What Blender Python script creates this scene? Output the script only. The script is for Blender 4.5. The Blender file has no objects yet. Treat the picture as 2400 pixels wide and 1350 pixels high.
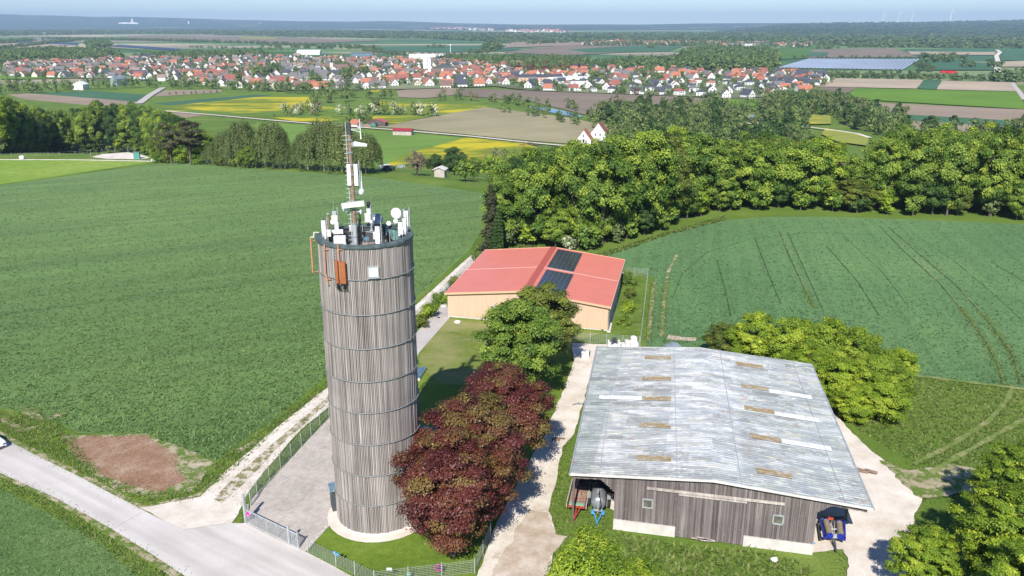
import bpy, math, random
import numpy as np
from mathutils import Vector, Matrix, noise, geometry
R = math.radians
random.seed(7)
RNG = np.random.default_rng(11)
F = 1950.0; PITCH = R(17.64); CAMH = 45.0
cp, sp = math.cos(PITCH), math.sin(PITCH)
SUN_AZ, SUN_EL = R(10.5), R(41.0)
VZ = -27.0                                   # height of the valley floor below the hilltop
C = bpy.context.scene.collection

def ray(u, v):
    a = (u-1200)/F; b = (v-675)/F
    return a, cp-b*sp, -sp-b*cp
def P(u, v, z=0.0):
    a, y, dz = ray(u, v); t = (CAMH-z)/-dz
    return Vector((a*t, y*t, z))
def PY(u, v, yy):
    a, y, dz = ray(u, v); t = yy/y
    return Vector((a*t, yy, CAMH+dz*t))
def PX(p):                                   # world point -> photo pixel
    x, y, z = p[0], p[1], p[2]-CAMH
    d = y*cp-z*sp; return (1200+F*x/d, 675+F*(-y*sp-z*cp)/d)
def hit(u, v, p0, n):                        # ray with a plane
    r = Vector(ray(u, v)); o = Vector((0, 0, CAMH)); n = Vector(n)
    t = (Vector(p0)-o).dot(n)/r.dot(n); return o+r*t

# ---------------------------------------------------------------- terrain
_cr = [(-900, 372), (-200, 366), (0, 366), (360, 372), (560, 388), (900, 411), (1140, 446), (1300, 470), (1700, 478), (2400, 492), (3200, 510)]
_az = [math.atan2(P(u, v).x, P(u, v).y) for u, v in _cr]
_rr = [math.hypot(P(u, v).x, P(u, v).y) for u, v in _cr]
SL = 190.0
def crest(az):
    return np.interp(az, _az, _rr)
def terr(x, y):
    r = np.hypot(x, y); az = np.arctan2(x, y)
    az = np.where(y < 0, np.sign(x)*1.2, az)
    t = np.clip((r-crest(az))/SL, 0, 1)
    s = np.where(t < .12, t*t/.24, np.where(t > .88, 1-(1-t)**2/.24-.12, t-.06))/.88
    return VZ*np.clip(s, 0, 1)
def tz(x, y): return float(terr(np.float64(x), np.float64(y)))
def PT(u, v):                                # ray with the terrain
    a, y, dz = ray(u, v); t = 40.0
    if dz > -0.004: dz = -0.004
    p = P(u, v, 0.0)
    if math.hypot(p.x, p.y) <= crest(math.atan2(p.x, p.y)): return p
    p = P(u, v, VZ)
    if math.hypot(p.x, p.y) >= crest(math.atan2(p.x, p.y))+SL: return p
    t = 60.0
    while t < 900:
        x, yy, z = a*t, y*t, CAMH+dz*t
        if z <= tz(x, yy): return Vector((x, yy, tz(x, yy)))
        t += .5
    return p

# ---------------------------------------------------------------- objects
def tag(o, label=None, cat=None, group=None, kind=None):
    if label: o['label'] = label
    if cat: o['category'] = cat
    if group: o['group'] = group
    if kind: o['kind'] = kind
    return o
def thing(name, label, cat, loc=(0, 0, 0), rz=0, group=None):
    o = bpy.data.objects.new(name, None); C.objects.link(o)
    o.location = loc; o.rotation_euler = (0, 0, rz); o.empty_display_size = .3
    return tag(o, label, cat, group)
def link(name, me, parent=None, loc=None, rz=None, sc=None):
    o = bpy.data.objects.new(name, me); C.objects.link(o)
    if parent: o.parent = parent
    if loc is not None: o.location = loc
    if rz is not None: o.rotation_euler = (0, 0, rz)
    if sc is not None: o.scale = sc
    return o

def wmat(o):
    m = Matrix.Translation(o.location) @ Matrix.Rotation(o.rotation_euler[2], 4, 'Z')
    return wmat(o.parent) @ m if o.parent else m

class MB:
    def __init__(s): s.v = []; s.f = []; s.m = []; s.mi = 0; s.sm = []; s.tn = []; s.t = 0.0; s.pr = []
    def add(s, vs, fs, smooth=False):
        n = len(s.v); s.v += [tuple(p) for p in vs]; s.tn += [s.t]*len(vs)
        for f in fs: s.f.append([i+n for i in f]); s.m.append(s.mi); s.sm.append(smooth)
        return s
    def quad(s, a, b, c, d): return s.add([a, b, c, d], [(0, 1, 2, 3)])
    def box(s, c, d, ax=None, rz=0):
        s.pr.append(len(s.f))
        c = Vector(c); hx, hy, hz = d[0]/2, d[1]/2, d[2]/2
        if ax is None:
            ex = Vector((math.cos(rz), math.sin(rz), 0)); ey = Vector((-math.sin(rz), math.cos(rz), 0)); ez = Vector((0, 0, 1))
        else: ex, ey, ez = ax
        vs = [c+ex*(hx*i)+ey*(hy*j)+ez*(hz*k) for k in (-1, 1) for j in (-1, 1) for i in (-1, 1)]
        return s.add(vs, [(0, 2, 3, 1), (4, 5, 7, 6), (0, 1, 5, 4), (2, 6, 7, 3), (0, 4, 6, 2), (1, 3, 7, 5)])
    def tube(s, p0, p1, r0, r1=None, n=8, caps=True, smooth=True):
        p0, p1 = Vector(p0), Vector(p1); r1 = r0 if r1 is None else r1; s.pr.append(len(s.f))
        d = (p1-p0)
        if d.length < 1e-6: return s
        d.normalize(); a = d.orthogonal().normalized(); b = d.cross(a)
        vs = []
        for p, r in ((p0, r0), (p1, r1)):
            for i in range(n):
                t = 2*math.pi*i/n; vs.append(p+a*(r*math.cos(t))+b*(r*math.sin(t)))
        s.add(vs, [(i, (i+1) % n, n+(i+1) % n, n+i) for i in range(n)], smooth)
        if caps:
            s.add(vs[:n], [tuple(range(n))[::-1]]); s.add(vs[n:], [tuple(range(n))])
        return s
    def path(s, pts, r, n=6):
        for a, b in zip(pts[:-1], pts[1:]): s.tube(a, b, r, r, n)
        return s
    def lathe(s, prof, c=(0, 0, 0), n=32, axis=None, smooth=True):   # prof: (r,z) list
        c = Vector(c); k = len(prof); s.pr.append(len(s.f))
        if axis is None: ex, ey, ez = Vector((1, 0, 0)), Vector((0, 1, 0)), Vector((0, 0, 1))
        else:
            ez = Vector(axis).normalized(); ex = ez.orthogonal().normalized(); ey = ez.cross(ex)
        vs = [c+ex*(r*math.cos(2*math.pi*i/n))+ey*(r*math.sin(2*math.pi*i/n))+ez*z for i in range(n) for r, z in prof]
        fs = [(i*k+j, ((i+1) % n)*k+j, ((i+1) % n)*k+j+1, i*k+j+1) for i in range(n) for j in range(k-1)]
        return s.add(vs, fs, smooth)
    def prism(s, pts, ext):                 # planar polygon (3d points) extruded by vector
        s.pr.append(len(s.f)); n = len(pts); e = Vector(ext); a = [Vector(p) for p in pts]; b = [p+e for p in a]
        s.add(a, [tuple(range(n))[::-1]]); s.add(b, [tuple(range(n))])
        for i in range(n):
            j = (i+1) % n; s.add([a[i], a[j], b[j], b[i]], [(0, 1, 2, 3)])
        return s
    def mesh(s, name, mats):
        me = bpy.data.meshes.new(name); me.from_pydata(s.v, [], s.f)
        if not isinstance(mats, (list, tuple)): mats = [mats]
        for m in mats: me.materials.append(m)
        me.polygons.foreach_set('material_index', s.m)
        me.polygons.foreach_set('use_smooth', s.sm)
        if any(s.tn): at = me.attributes.new('tint', 'FLOAT', 'POINT'); at.data.foreach_set('value', s.tn)
        me.update()
        return me
    def parts(s):                            # one builder per primitive
        out = []; cuts = s.pr+[len(s.f)]
        for a, e in zip(cuts[:-1], cuts[1:]):
            b = MB(); idx = {}
            for k in range(a, e):
                f = []
                for i in s.f[k]:
                    if i not in idx: idx[i] = len(b.v); b.v.append(s.v[i]); b.tn.append(s.tn[i])
                    f.append(idx[i])
                b.f.append(f); b.m.append(s.m[k]); b.sm.append(s.sm[k])
            if b.f: out.append(b)
        return out
    def build(s, name, mats, parent=None, world=True, split=False):
        if split: return [b.build(name, mats, parent, world) for b in s.parts()][-1]
        me = s.mesh(name, mats); o = link(name, me, parent)
        if parent and world: me.transform(wmat(parent).inverted())
        return o

def np_mesh(name, V, Fq, mat, tint=None, nv=4):
    me = bpy.data.meshes.new(name); n = len(V); m = len(Fq)
    me.vertices.add(n); me.vertices.foreach_set('co', V.astype(np.float32).ravel())
    me.loops.add(m*nv); me.loops.foreach_set('vertex_index', Fq.astype(np.int32).ravel())
    me.polygons.add(m); me.polygons.foreach_set('loop_start', np.arange(0, m*nv, nv, dtype=np.int32))
    if tint is not None:
        at = me.attributes.new('tint', 'FLOAT', 'POINT'); at.data.foreach_set('value', tint.astype(np.float32))
    me.materials.append(mat); me.update(calc_edges=True); me.validate()
    return me

# ---------------------------------------------------------------- materials
class NT:
    def __init__(s, name, rough=.8, spec=.25, metal=0):
        s.m = bpy.data.materials.new(name); s.m.use_nodes = True; s.t = s.m.node_tree; s.n = s.t.nodes
        s.b = s.n['Principled BSDF']; s.b.inputs['Roughness'].default_value = rough
        s.b.inputs['Specular IOR Level'].default_value = spec; s.b.inputs['Metallic'].default_value = metal
        s.g = None
    def L(s, a, b): s.t.links.new(a, b)
    def _in(s, sock, val):
        if val is None: return
        if hasattr(val, 'links') or isinstance(val, bpy.types.NodeSocket): s.L(val, sock)
        elif isinstance(val, (tuple, list)) and len(val) == 3 and sock.type == 'RGBA': sock.default_value = (*val, 1)
        else: sock.default_value = val
    def pos(s):
        if not s.g: s.g = s.n.new('ShaderNodeNewGeometry')
        return s.g.outputs['Position']
    def obj(s): return s.n.new('ShaderNodeTexCoord').outputs['Object']
    def mp(s, vec, sc=(1, 1, 1), rz=0, loc=(0, 0, 0)):
        k = s.n.new('ShaderNodeMapping'); s.L(vec, k.inputs['Vector']); k.inputs['Scale'].default_value = sc
        k.inputs['Rotation'].default_value = (0, 0, rz); k.inputs['Location'].default_value = loc; return k.outputs[0]
    def noise(s, vec, scale=1, det=3, rough=.55, out='Fac'):
        k = s.n.new('ShaderNodeTexNoise'); s.L(vec, k.inputs['Vector']); k.inputs['Scale'].default_value = scale
        k.inputs['Detail'].default_value = det; k.inputs['Roughness'].default_value = rough; return k.outputs[out]
    def vor(s, vec, scale=1, out='Color', feat='F1'):
        k = s.n.new('ShaderNodeTexVoronoi'); s.L(vec, k.inputs['Vector']); k.inputs['Scale'].default_value = scale; k.feature = feat
        return k.outputs[out]
    def wave(s, vec, scale, dist=0, det=2, dirn='X', dsc=1):
        k = s.n.new('ShaderNodeTexWave'); s.L(vec, k.inputs['Vector']); k.inputs['Scale'].default_value = scale
        k.inputs['Distortion'].default_value = dist; k.bands_direction = dirn; k.inputs['Detail'].default_value = det
        k.inputs['Detail Scale'].default_value = dsc; return k.outputs['Fac']
    def ramp(s, fac, stops, interp='LINEAR'):
        k = s.n.new('ShaderNodeValToRGB'); s._in(k.inputs[0], fac); e = k.color_ramp.elements; k.color_ramp.interpolation = interp
        while len(e) < len(stops): e.new(.5)
        for i, (p, c) in enumerate(stops):
            e[i].position = p; e[i].color = (*c, 1) if isinstance(c, (tuple, list)) else (c, c, c, 1)
        return k.outputs[0]
    def mix(s, fac, a, b, mode='MIX'):
        k = s.n.new('ShaderNodeMix'); k.data_type = 'RGBA'; k.blend_type = mode
        s._in(k.inputs[0], fac); s._in(k.inputs[6], a); s._in(k.inputs[7], b); return k.outputs[2]
    def mul(s, a, f):                        # color times scalar-ish
        return s.mix(1.0, a, f, 'MULTIPLY')
    def math(s, op, a, b=None):
        k = s.n.new('ShaderNodeMath'); k.operation = op; s._in(k.inputs[0], a)
        if b is not None: s._in(k.inputs[1], b)
        return k.outputs[0]
    def attr(s, name):
        k = s.n.new('ShaderNodeAttribute'); k.attribute_name = name; return k.outputs['Fac']
    def rnd(s): return s.n.new('ShaderNodeObjectInfo').outputs['Random']
    def bump(s, h, strength=.4, dist=.05):
        k = s.n.new('ShaderNodeBump'); s.L(h, k.inputs['Height']); k.inputs['Strength'].default_value = strength
        k.inputs['Distance'].default_value = dist; s.L(k.outputs[0], s.b.inputs['Normal']); return s
    def col(s, c): s._in(s.b.inputs['Base Color'], c); return s
def plain(name, col, rough=.6, metal=0, var=.12, scale=3, spec=.3):
    t = NT(name, rough, spec, metal); n = t.noise(t.obj(), scale, 4)
    lo = tuple(c*(1-var*1.6) for c in col); hi = tuple(min(1, c*(1+var)) for c in col)
    t.col(t.ramp(n, [(.3, lo), (.7, hi)])); return t.m

def field_mat(name, cols, big=.02, fine=5.0, bump=.5, rows=None, rowamt=.15, bd=.08, patch=None, sheen=0.0):
    # cols: dark, mid, light ; rows=(direction radians, spacing m)
    t = NT(name, .85, .1); p = t.pos()
    if sheen: t.b.inputs['Sheen Weight'].default_value = sheen; t.b.inputs['Sheen Roughness'].default_value = .45; t.b.inputs['Sheen Tint'].default_value = (.64, .85, .42, 1)
    a = t.noise(p, big, 4, .6); b = t.noise(p, fine, 5, .7)
    c = t.ramp(a, [(.3, cols[0]), (.52, cols[1]), (.72, cols[2])])
    c = t.mul(c, t.ramp(b, [(.28, .55), (.5, 1.0), (.75, 1.4)]))
    c2 = t.noise(p, fine*.16, 4, .6)
    c = t.mul(c, t.ramp(c2, [(.3, .82), (.7, 1.16)]))
    if rows:
        q = t.mp(p, (1, 1, 1), -rows[0])
        w = t.wave(q, 1/rows[1]*.1592*2*math.pi/ (2*math.pi) * 6.283/ 6.283, 1.2, 2, 'Y', .5) if False else t.noise(t.mp(q, (.02, 1/rows[1], 1)), 1.0, 3, .7)
        c = t.mul(c, t.ramp(w, [(.35, 1-rowamt), (.6, 1+rowamt*.6)]))
    if patch: c = patch(t, p, c)
    t.col(c)
    if bump: t.bump(b, bump, bd)
    return t.m
HAZE = 7e-5; EXPO = 0.5
def _rowdir(a, b):
    d = P(*b)-P(*a); return math.atan2(d.y, d.x)
RD_L = _rowdir((600, 478), (1000, 442)); RD_R = _rowdir((1905, 715), (1835, 545))
M = {}
def _tram(t, p, c):
    w = t.wave(t.mp(p, (1, 1, 1), -RD_L), 1/96, 1.5, 2, 'Y', .02); c = t.mul(c, t.ramp(w, [(0, .82), (.03, .98), (1, 1)]))
    return t.mul(c, t.ramp(t.noise(t.mp(t.mp(p, (1, 1, 1), -RD_L), (.01, .09, 1)), 1, 3), [(.35, .88), (.65, 1.1)]))
def _yellowgreen(t, p, c):                    # lusher yellower patches in the crop
    n = t.noise(p, .035, 3); return t.mix(t.ramp(n, [(.55, 0), (.72, .55)]), c, (.17, .235, .055))
M['wheat_left'] = field_mat('wheat_left', [(.072, .136, .036), (.098, .168, .042), (.136, .205, .054)], .012, 4.2, .45, (RD_L, 2.2), .15, .12, _tram, .3)
M['wheat_right'] = field_mat('wheat_right', [(.058, .132, .048), (.082, .168, .058), (.118, .205, .066)], .02, 4.2, .45, (RD_R, 1.6), .15, .12, None, .3)
M['wheat_low'] = field_mat('wheat_low', [(.075, .15, .045), (.115, .195, .06), (.19, .25, .095)], .05, 4.5, .9, None, .1, .14)
def _dry(t, p, c):
    n = t.noise(p, .22, 5, .65); n2 = t.noise(p, 1.3, 4, .7)
    c = t.mix(t.ramp(n, [(.56, 0), (.74, .7)]), c, (.26, .25, .10))
    return t.mix(t.ramp(n2, [(.60, 0), (.75, .5)]), c, (.30, .26, .14))
M['grass'] = field_mat('grass', [(.08, .14, .022), (.13, .20, .032), (.18, .245, .05)], .08, 6, .8, None, 0, .12, _dry)
M['verge'] = field_mat('verge', [(.07, .13, .018), (.125, .20, .028), (.19, .25, .05)], .2, 5, .9, None, 0, .15)
M['lawn'] = field_mat('lawn', [(.095, .155, .018), (.135, .205, .026), (.18, .24, .045)], .12, 8, .5, None, 0, .05)
def _lawndry(t, p, c):
    n = t.noise(t.mp(p, (.5, 1, 1), R(-10)), .16, 4, .6); return t.mix(t.ramp(n, [(.42, 0), (.62, .85)]), c, (.27, .26, .11))
M['lawn_dry'] = field_mat('lawn_dry', [(.12, .17, .03), (.17, .21, .045), (.23, .245, .08)], .1, 7, .5, None, 0, .05, _lawndry)
M['meadow_lime'] = field_mat('meadow_lime', [(.17, .27, .04), (.21, .31, .05), (.25, .34, .07)], .03, 2.5, .5, None, 0, .1)

# the big ground sheet: meadow on the hill and slope, patchwork of parcels out on the plain
t = NT('ground', .9, .1); p = t.pos()
a = t.noise(p, .05, 5, .6); b = t.noise(p, 4, 5, .7)
c = t.ramp(a, [(.3, (.085, .15, .022)), (.55, (.13, .20, .034)), (.75, (.19, .245, .055))])
c = t.mul(c, t.ramp(b, [(.3, .65), (.7, 1.3)]))
lin = t.n.new('ShaderNodeVectorMath'); lin.operation = 'LENGTH'; t.L(p, lin.inputs[0])
q = t.mp(p, (.0022, .0042, 0), R(14))
cell = t.n.new('ShaderNodeSeparateColor'); t.L(t.vor(q, 1), cell.inputs[0])
pc = t.ramp(cell.outputs[0], [(0, (.045, .105, .05)), (.2, (.10, .17, .06)), (.36, (.27, .235, .165)), (.48, (.06, .13, .045)), (.66, (.15, .20, .085)), (.78, (.21, .185, .14)), (.88, (.34, .30, .20)), (.95, (.05, .12, .045))], 'CONSTANT')
pc = t.mul(pc, t.ramp(t.noise(t.mp(p, (.003, .02, 0), R(14)), 1, 4), [(.3, 1.1), (.7, 1.5)]))
far = t.ramp(t.math('DIVIDE', lin.outputs['Value'], 3000.0), [(.40, 0), (.43, 1)])
c = t.mix(far, c, pc); t.col(c); t.bump(b, .6, .1); M['ground'] = t.m

def flat_field(name, col, rows=None, yellow=0.0, var=.12):
    t = NT(name, .9, .05); p = t.pos()
    c = t.ramp(t.noise(p, .012, 4), [(.3, tuple(x*(1-var) for x in col)), (.7, tuple(x*(1+var) for x in col))])
    c = t.mul(c, t.ramp(t.noise(p, .6, 5, .75), [(.3, .85), (.7, 1.13)]))
    if rows is not None:
        c = t.mul(c, t.ramp(t.noise(t.mp(t.mp(p, (1, 1, 1), -rows), (.006, .22, 1)), 1, 3), [(.35, .9), (.65, 1.07)]))
    if yellow:
        n = t.noise(t.mp(p, (.5, 1, 1), R(20)), .028, 5, .6); c = t.mix(t.ramp(n, [(.62-yellow*.3, 0), (.72-yellow*.3, .9)]), c, (.52, .43, .025))
    t.col(c); return t.m
M['f_teal'] = flat_field('f_teal', (.065, .145, .078), R(8)); M['f_green'] = flat_field('f_green', (.085, .17, .035), R(25))
M['f_bright'] = flat_field('f_bright', (.13, .24, .03), R(5)); M['f_brown'] = flat_field('f_brown', (.30, .235, .175), R(3))
M['f_dark'] = flat_field('f_dark', (.22, .175, .135), R(10)); M['f_beige'] = flat_field('f_beige', (.42, .34, .245), R(3))
M['f_sand'] = flat_field('f_sand', (.31, .275, .165), R(35), 0, .18); M['f_meadow'] = flat_field('f_meadow', (.125, .20, .035), R(25), .12)
M['f_yellow'] = flat_field('f_yellow', (.17, .22, .03), R(25), .55); M['f_olive'] = flat_field('f_olive', (.26, .28, .06), R(25), .2); M['f_lime'] = flat_field('f_lime', (.15, .25, .05), R(25))
M['village_ground'] = flat_field('village_ground', (.16, .19, .10), None, 0, .5)

def gravelly(name, cols, sc=7, bump=.4, patch=None):
    t = NT(name, .95, .1); p = t.pos()
    c = t.ramp(t.noise(p, .35, 5, .65), [(.32, cols[0]), (.5, cols[1]), (.68, cols[2])])
    b = t.noise(p, sc, 5, .8); c = t.mul(c, t.ramp(b, [(.3, .82), (.7, 1.12)]))
    if patch: c = patch(t, p, c)
    t.col(c); t.bump(b, bump, .03); return t.m
def _gp(t, p, c):
    c = t.mix(t.ramp(t.noise(p, .5, 5, .7), [(.60, 0), (.75, .6)]), c, (.30, .23, .13))
    return t.mix(t.ramp(t.noise(p, .28, 4, .6), [(.64, 0), (.72, .5)]), c, (.13, .17, .05))
M['gravel'] = gravelly('gravel', [(.56, .49, .41), (.68, .61, .53), (.76, .70, .63)], 9, .4)
M['gravel_worn'] = gravelly('gravel_worn', [(.50, .42, .33), (.65, .58, .49), (.75, .69, .61)], 6, .5, _gp)
M['dirt'] = gravelly('dirt', [(.38, .29, .21), (.49, .40, .31), (.62, .54, .46)], 4, .5)
def _mixg(t, p, c): return t.mix(t.ramp(t.noise(p, .9, 6, .8), [(.47, 0), (.54, 1)]), c, (.58, .51, .43))
M['track_grass'] = gravelly('track_grass', [(.12, .14, .045), (.24, .21, .10), (.34, .28, .17)], 4, .5, _mixg)
def _mixs(t, p, c): return t.mix(t.ramp(t.noise(p, .7, 6, .8), [(.46, 1), (.54, 0)]), c, (.115, .175, .035))
M['sandy'] = gravelly('sandy', [(.22, .20, .10), (.36, .31, .20), (.48, .41, .31)], 3, .6, _mixs)
def _sticks(t, p, c):
    n = t.noise(t.mp(p, (3, 14, 1), R(35)), 1, 4, .8); c = t.mul(c, t.ramp(n, [(.3, .5), (.5, 1), (.7, 1.45)]))
    n = t.noise(t.mp(p, (14, 3, 1), R(20)), 1, 4, .8); return t.mul(c, t.ramp(n, [(.3, .6), (.5, 1), (.7, 1.3)]))
M['brush'] = gravelly('brush', [(.24, .135, .085), (.31, .19, .125), (.40, .29, .21)], 5, 1, _sticks)
# concrete road with faint joints and tyre darkening
t = NT('concrete', .9, .15); p = t.pos()
c = t.ramp(t.noise(p, .15, 5, .6), [(.3, (.52, .48, .445)), (.7, (.62, .58, .545))])
c = t.mul(c, t.ramp(t.noise(p, 7, 5, .8), [(.3, .91), (.7, 1.06)]))
rd = _rowdir((0, 1065), (430, 1290)); q = t.mp(p, (.05, .9, 1), 0)
rot = t.mp(p, (1, 1, 1), -rd)
c = t.mul(c, t.ramp(t.noise(t.mp(rot, (.04, .7, 1)), 1, 3), [(.35, .86), (.6, 1.04)]))
t.col(c); M['concrete'] = t.m
# yard paving: small setts, grey beige with dark joints
t = NT('paving', .9, .15); p = t.mp(t.pos(), (1, 1, 1), R(-24))
k = t.n.new('ShaderNodeTexBrick'); t.L(p, k.inputs['Vector']); k.inputs['Scale'].default_value = 1
k.inputs['Brick Width'].default_value = .42; k.inputs['Row Height'].default_value = .30; k.inputs['Mortar Size'].default_value = .035
k.inputs['Mortar Smooth'].default_value = .4
k.inputs['Color1'].default_value = (.50, .445, .40, 1); k.inputs['Color2'].default_value = (.43, .385, .345, 1); k.inputs['Mortar'].default_value = (.36, .32, .27, 1)
c = t.mul(k.outputs['Color'], t.ramp(t.noise(t.pos(), .25, 4, .6), [(.3, .88), (.7, 1.14)]))
t.col(t.mul(c, t.ramp(t.noise(t.pos(), 1.7, 4, .6), [(.25, .85), (.6, 1.08)]))); M['paving'] = t.m
M['slab'] = gravelly('slab', [(.42, .38, .35), (.48, .44, .41), (.52, .48, .45)], 8, .1)

def wood(name, cols, hs=9.0, zs=.35, fleck=True, rough=.85, board=False):
    t = NT(name, rough, .15); p = t.obj()
    n = t.noise(t.mp(p, (hs, hs, zs)), 1, 4, .65); n2 = t.noise(t.mp(p, (hs*3, hs*3, zs*2)), 1, 4, .7)
    c = t.ramp(n, [(.28, cols[0]), (.5, cols[1]), (.72, cols[2])])
    c = t.mul(c, t.ramp(n2, [(.3, .68), (.7, 1.3)]))
    c = t.mul(c, t.ramp(t.noise(t.mp(p, (.5, .5, .3)), 1, 3), [(.3, .82), (.7, 1.14)]))
    if board: c = t.mul(c, t.ramp(t.attr('tint'), [(0, (.66, .63, .62)), (.5, (.95, .93, .92)), (1, (1.2, 1.19, 1.18))]))
    if fleck:
        f = t.noise(t.mp(p, (8, 8, 4)), 1, 3, .6); c = t.mix(t.ramp(f, [(.66, 0), (.74, .7)]), c, (.50, .46, .43))
    t.col(c); t.bump(n2, .3, .02); return t.m
M['clad'] = wood('clad', [(.225, .195, .18), (.345, .312, .295), (.49, .455, .435)], 5.5, .06, True, .85, True)
M['clad_dark'] = wood('clad_dark', [(.07, .055, .05), (.12, .10, .095), (.2, .18, .17)], 5.5, .22, False)
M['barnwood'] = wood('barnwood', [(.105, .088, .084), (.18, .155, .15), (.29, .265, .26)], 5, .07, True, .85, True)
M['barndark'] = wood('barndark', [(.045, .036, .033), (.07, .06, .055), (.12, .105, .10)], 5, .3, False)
M['oldwood'] = wood('oldwood', [(.22, .15, .11), (.30, .21, .16), (.40, .31, .25)], 3, 3)
M['palewood'] = wood('palewood', [(.34, .29, .25), (.46, .40, .36), (.55, .50, .46)], 2, .4, False)
M['steel'] = plain('steel', (.42, .45, .46), .45, .55); M['galv'] = plain('galv', (.50, .53, .54), .5, .35); M['hoop'] = plain('hoop', (.27, .285, .28), .6, .2)
M['white'] = plain('white', (.80, .80, .79), .5, 0, .04); M['offwhite'] = plain('offwhite', (.66, .62, .57), .7, 0, .1)
M['black'] = plain('black', (.02, .02, .022), .6); M['darkgrey'] = plain('darkgrey', (.07, .075, .08), .6)
M['rustbrown'] = plain('rustbrown', (.36, .12, .045), .6, 0, .1); M['rustpole'] = plain('rustpole', (.27, .19, .14), .8, 0, .3, 6)
M['pinkpipe'] = plain('pinkpipe', (.48, .24, .16), .7, 0, .15, 4)
M['rimgreen'] = plain('rimgreen', (.085, .115, .115), .7, 0, .3, 2); M['teal'] = plain('teal', (.13, .25, .235), .7, 0, .35, 3)
M['deck'] = plain('deck', (.34, .29, .255), .9, 0, .3, 1.5); M['plinth'] = plain('plinth', (.60, .56, .52), .85, 0, .1, 1.2)
M['bluepaint'] = plain('bluepaint', (.02, .035, .30), .4, 0, .1); M['lightblue'] = plain('lightblue', (.08, .30, .58), .5, 0, .2)
M['redpaint'] = plain('redpaint', (.42, .07, .04), .6, 0, .25); M['mint'] = plain('mint', (.22, .40, .29), .7, 0, .2)
M['tyre'] = plain('tyre', (.025, .025, .025), .9); M['tank'] = plain('tank', (.36, .39, .41), .35, .55, .1, 1.5)
M['mat_brown'] = plain('mat_brown', (.27, .22, .16), .9, 0, .15, 4); M['magenta'] = plain('magenta', (.55, .03, .30), .6)
M['trough'] = plain('trough', (.42, .48, .50), .4, .5, .15, 2); M['shedblue'] = plain('shedblue', (.17, .27, .34), .4, .3, .15, 2)  # on the tank covers this blue stands in for sky-lit shade
M['carwhite'] = plain('carwhite', (.78, .79, .80), .2, 0, .02, 1, .5); M['greenpaint'] = plain('greenpaint', (.10, .30, .25), .6)
M['rubble'] = plain('rubble', (.42, .38, .33), .9, 0, .35, 5); M['twigs'] = plain('twigs', (.17, .12, .095), .9, 0, .4, 3)
t = NT('glass', .08, .5); t.col((.03, .035, .035)); M['glass'] = t.m
t = NT('skyglass', .15, .5); t.col(t.ramp(t.noise(t.obj(), 2, 2), [(.4, (.10, .10, .08)), (.6, (.16, .155, .12))])); M['oldglass'] = t.m
# hall cladding: pale orange sandwich panels with fine vertical ribs
t = NT('hallwall', .55, .3); q = t.n.new('ShaderNodeUVMap')
w = t.wave(t.obj(), 1.55, 0, 0, 'X'); c = t.ramp(w, [(.0, (.46, .32, .21)), (.12, (.59, .425, .295)), (.95, (.63, .455, .315))])
t.col(t.mul(c, t.ramp(t.noise(t.mp(t.obj(), (3, 3, .3)), 1, 3), [(.3, .93), (.7, 1.05)]))); t.bump(w, .4, .03); M['hallwall'] = t.m
def roofpaint(name, col):
    t = NT(name, .45, .4); w = t.wave(t.obj(), 1.1, 0, 0, 'Y')
    c = t.ramp(w, [(0, tuple(x*.9 for x in col)), (.2, col)])
    t.col(t.mul(c, t.ramp(t.noise(t.obj(), .4, 4), [(.3, .95), (.7, 1.04)]))); t.bump(w, .25, .03); return t.m
M['hallroof'] = roofpaint('hallroof', (.67, .205, .15)); M['hallridge'] = plain('hallridge', (.42, .10, .075), .5, 0, .05)
M['verge_pink'] = plain('verge_pink', (.72, .50, .45), .6, 0, .05); M['verge_orange'] = plain('verge_orange', (.62, .40, .24), .6, 0, .05)
def pv(name, col, line, sx, sy):
    t = NT(name, .18, .6); k = t.n.new('ShaderNodeTexBrick'); t.L(t.mp(t.obj(), (1, 1, 1)), k.inputs['Vector']); k.offset = 0
    k.inputs['Scale'].default_value = 1; k.inputs['Brick Width'].default_value = sx; k.inputs['Row Height'].default_value = sy
    k.inputs['Mortar Size'].default_value = .02; k.inputs['Color1'].default_value = (*col, 1); k.inputs['Color2'].default_value = (col[0]*1.3, col[1]*1.3, col[2]*1.3, 1)
    k.inputs['Mortar'].default_value = (*line, 1); t.col(k.outputs['Color']); return t.m
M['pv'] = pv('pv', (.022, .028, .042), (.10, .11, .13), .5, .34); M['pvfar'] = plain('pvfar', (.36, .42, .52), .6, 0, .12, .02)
M['pvdark'] = plain('pvdark', (.035, .05, .10), .4, 0, .1, .02)
# barn roof: weathered corrugated sheets in lengths, each with its own greying, stains and rust
t = NT('barnroof', .5, .3, .1); p = t.obj()
sheets = t.n.new('ShaderNodeTexBrick'); t.L(p, sheets.inputs['Vector']); sheets.offset = .5; sheets.inputs['Scale'].default_value = 1
sheets.inputs['Brick Width'].default_value = 4.3; sheets.inputs['Row Height'].default_value = .95; sheets.inputs['Mortar Size'].default_value = .012
sheets.inputs['Color1'].default_value = (0, 0, 0, 1); sheets.inputs['Color2'].default_value = (1, 1, 1, 1); sheets.inputs['Mortar'].default_value = (.3, .3, .3, 1)
c = t.ramp(sheets.outputs['Color'], [(0, (.27, .285, .28)), (.3, (.40, .42, .42)), (.6, (.37, .395, .41)), (1, (.56, .57, .565))])
st = t.noise(t.mp(p, (.45, 1.1, 1)), 1, 8, .8); c = t.mix(t.ramp(st, [(.50, 0), (.58, .7)]), c, (.66, .67, .65))
st2 = t.noise(t.mp(p, (.4, .9, 1), 0, (7, 3, 0)), 1, 7, .8); c = t.mix(t.ramp(st2, [(.54, 0), (.66, .8)]), c, (.55, .52, .37))
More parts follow.
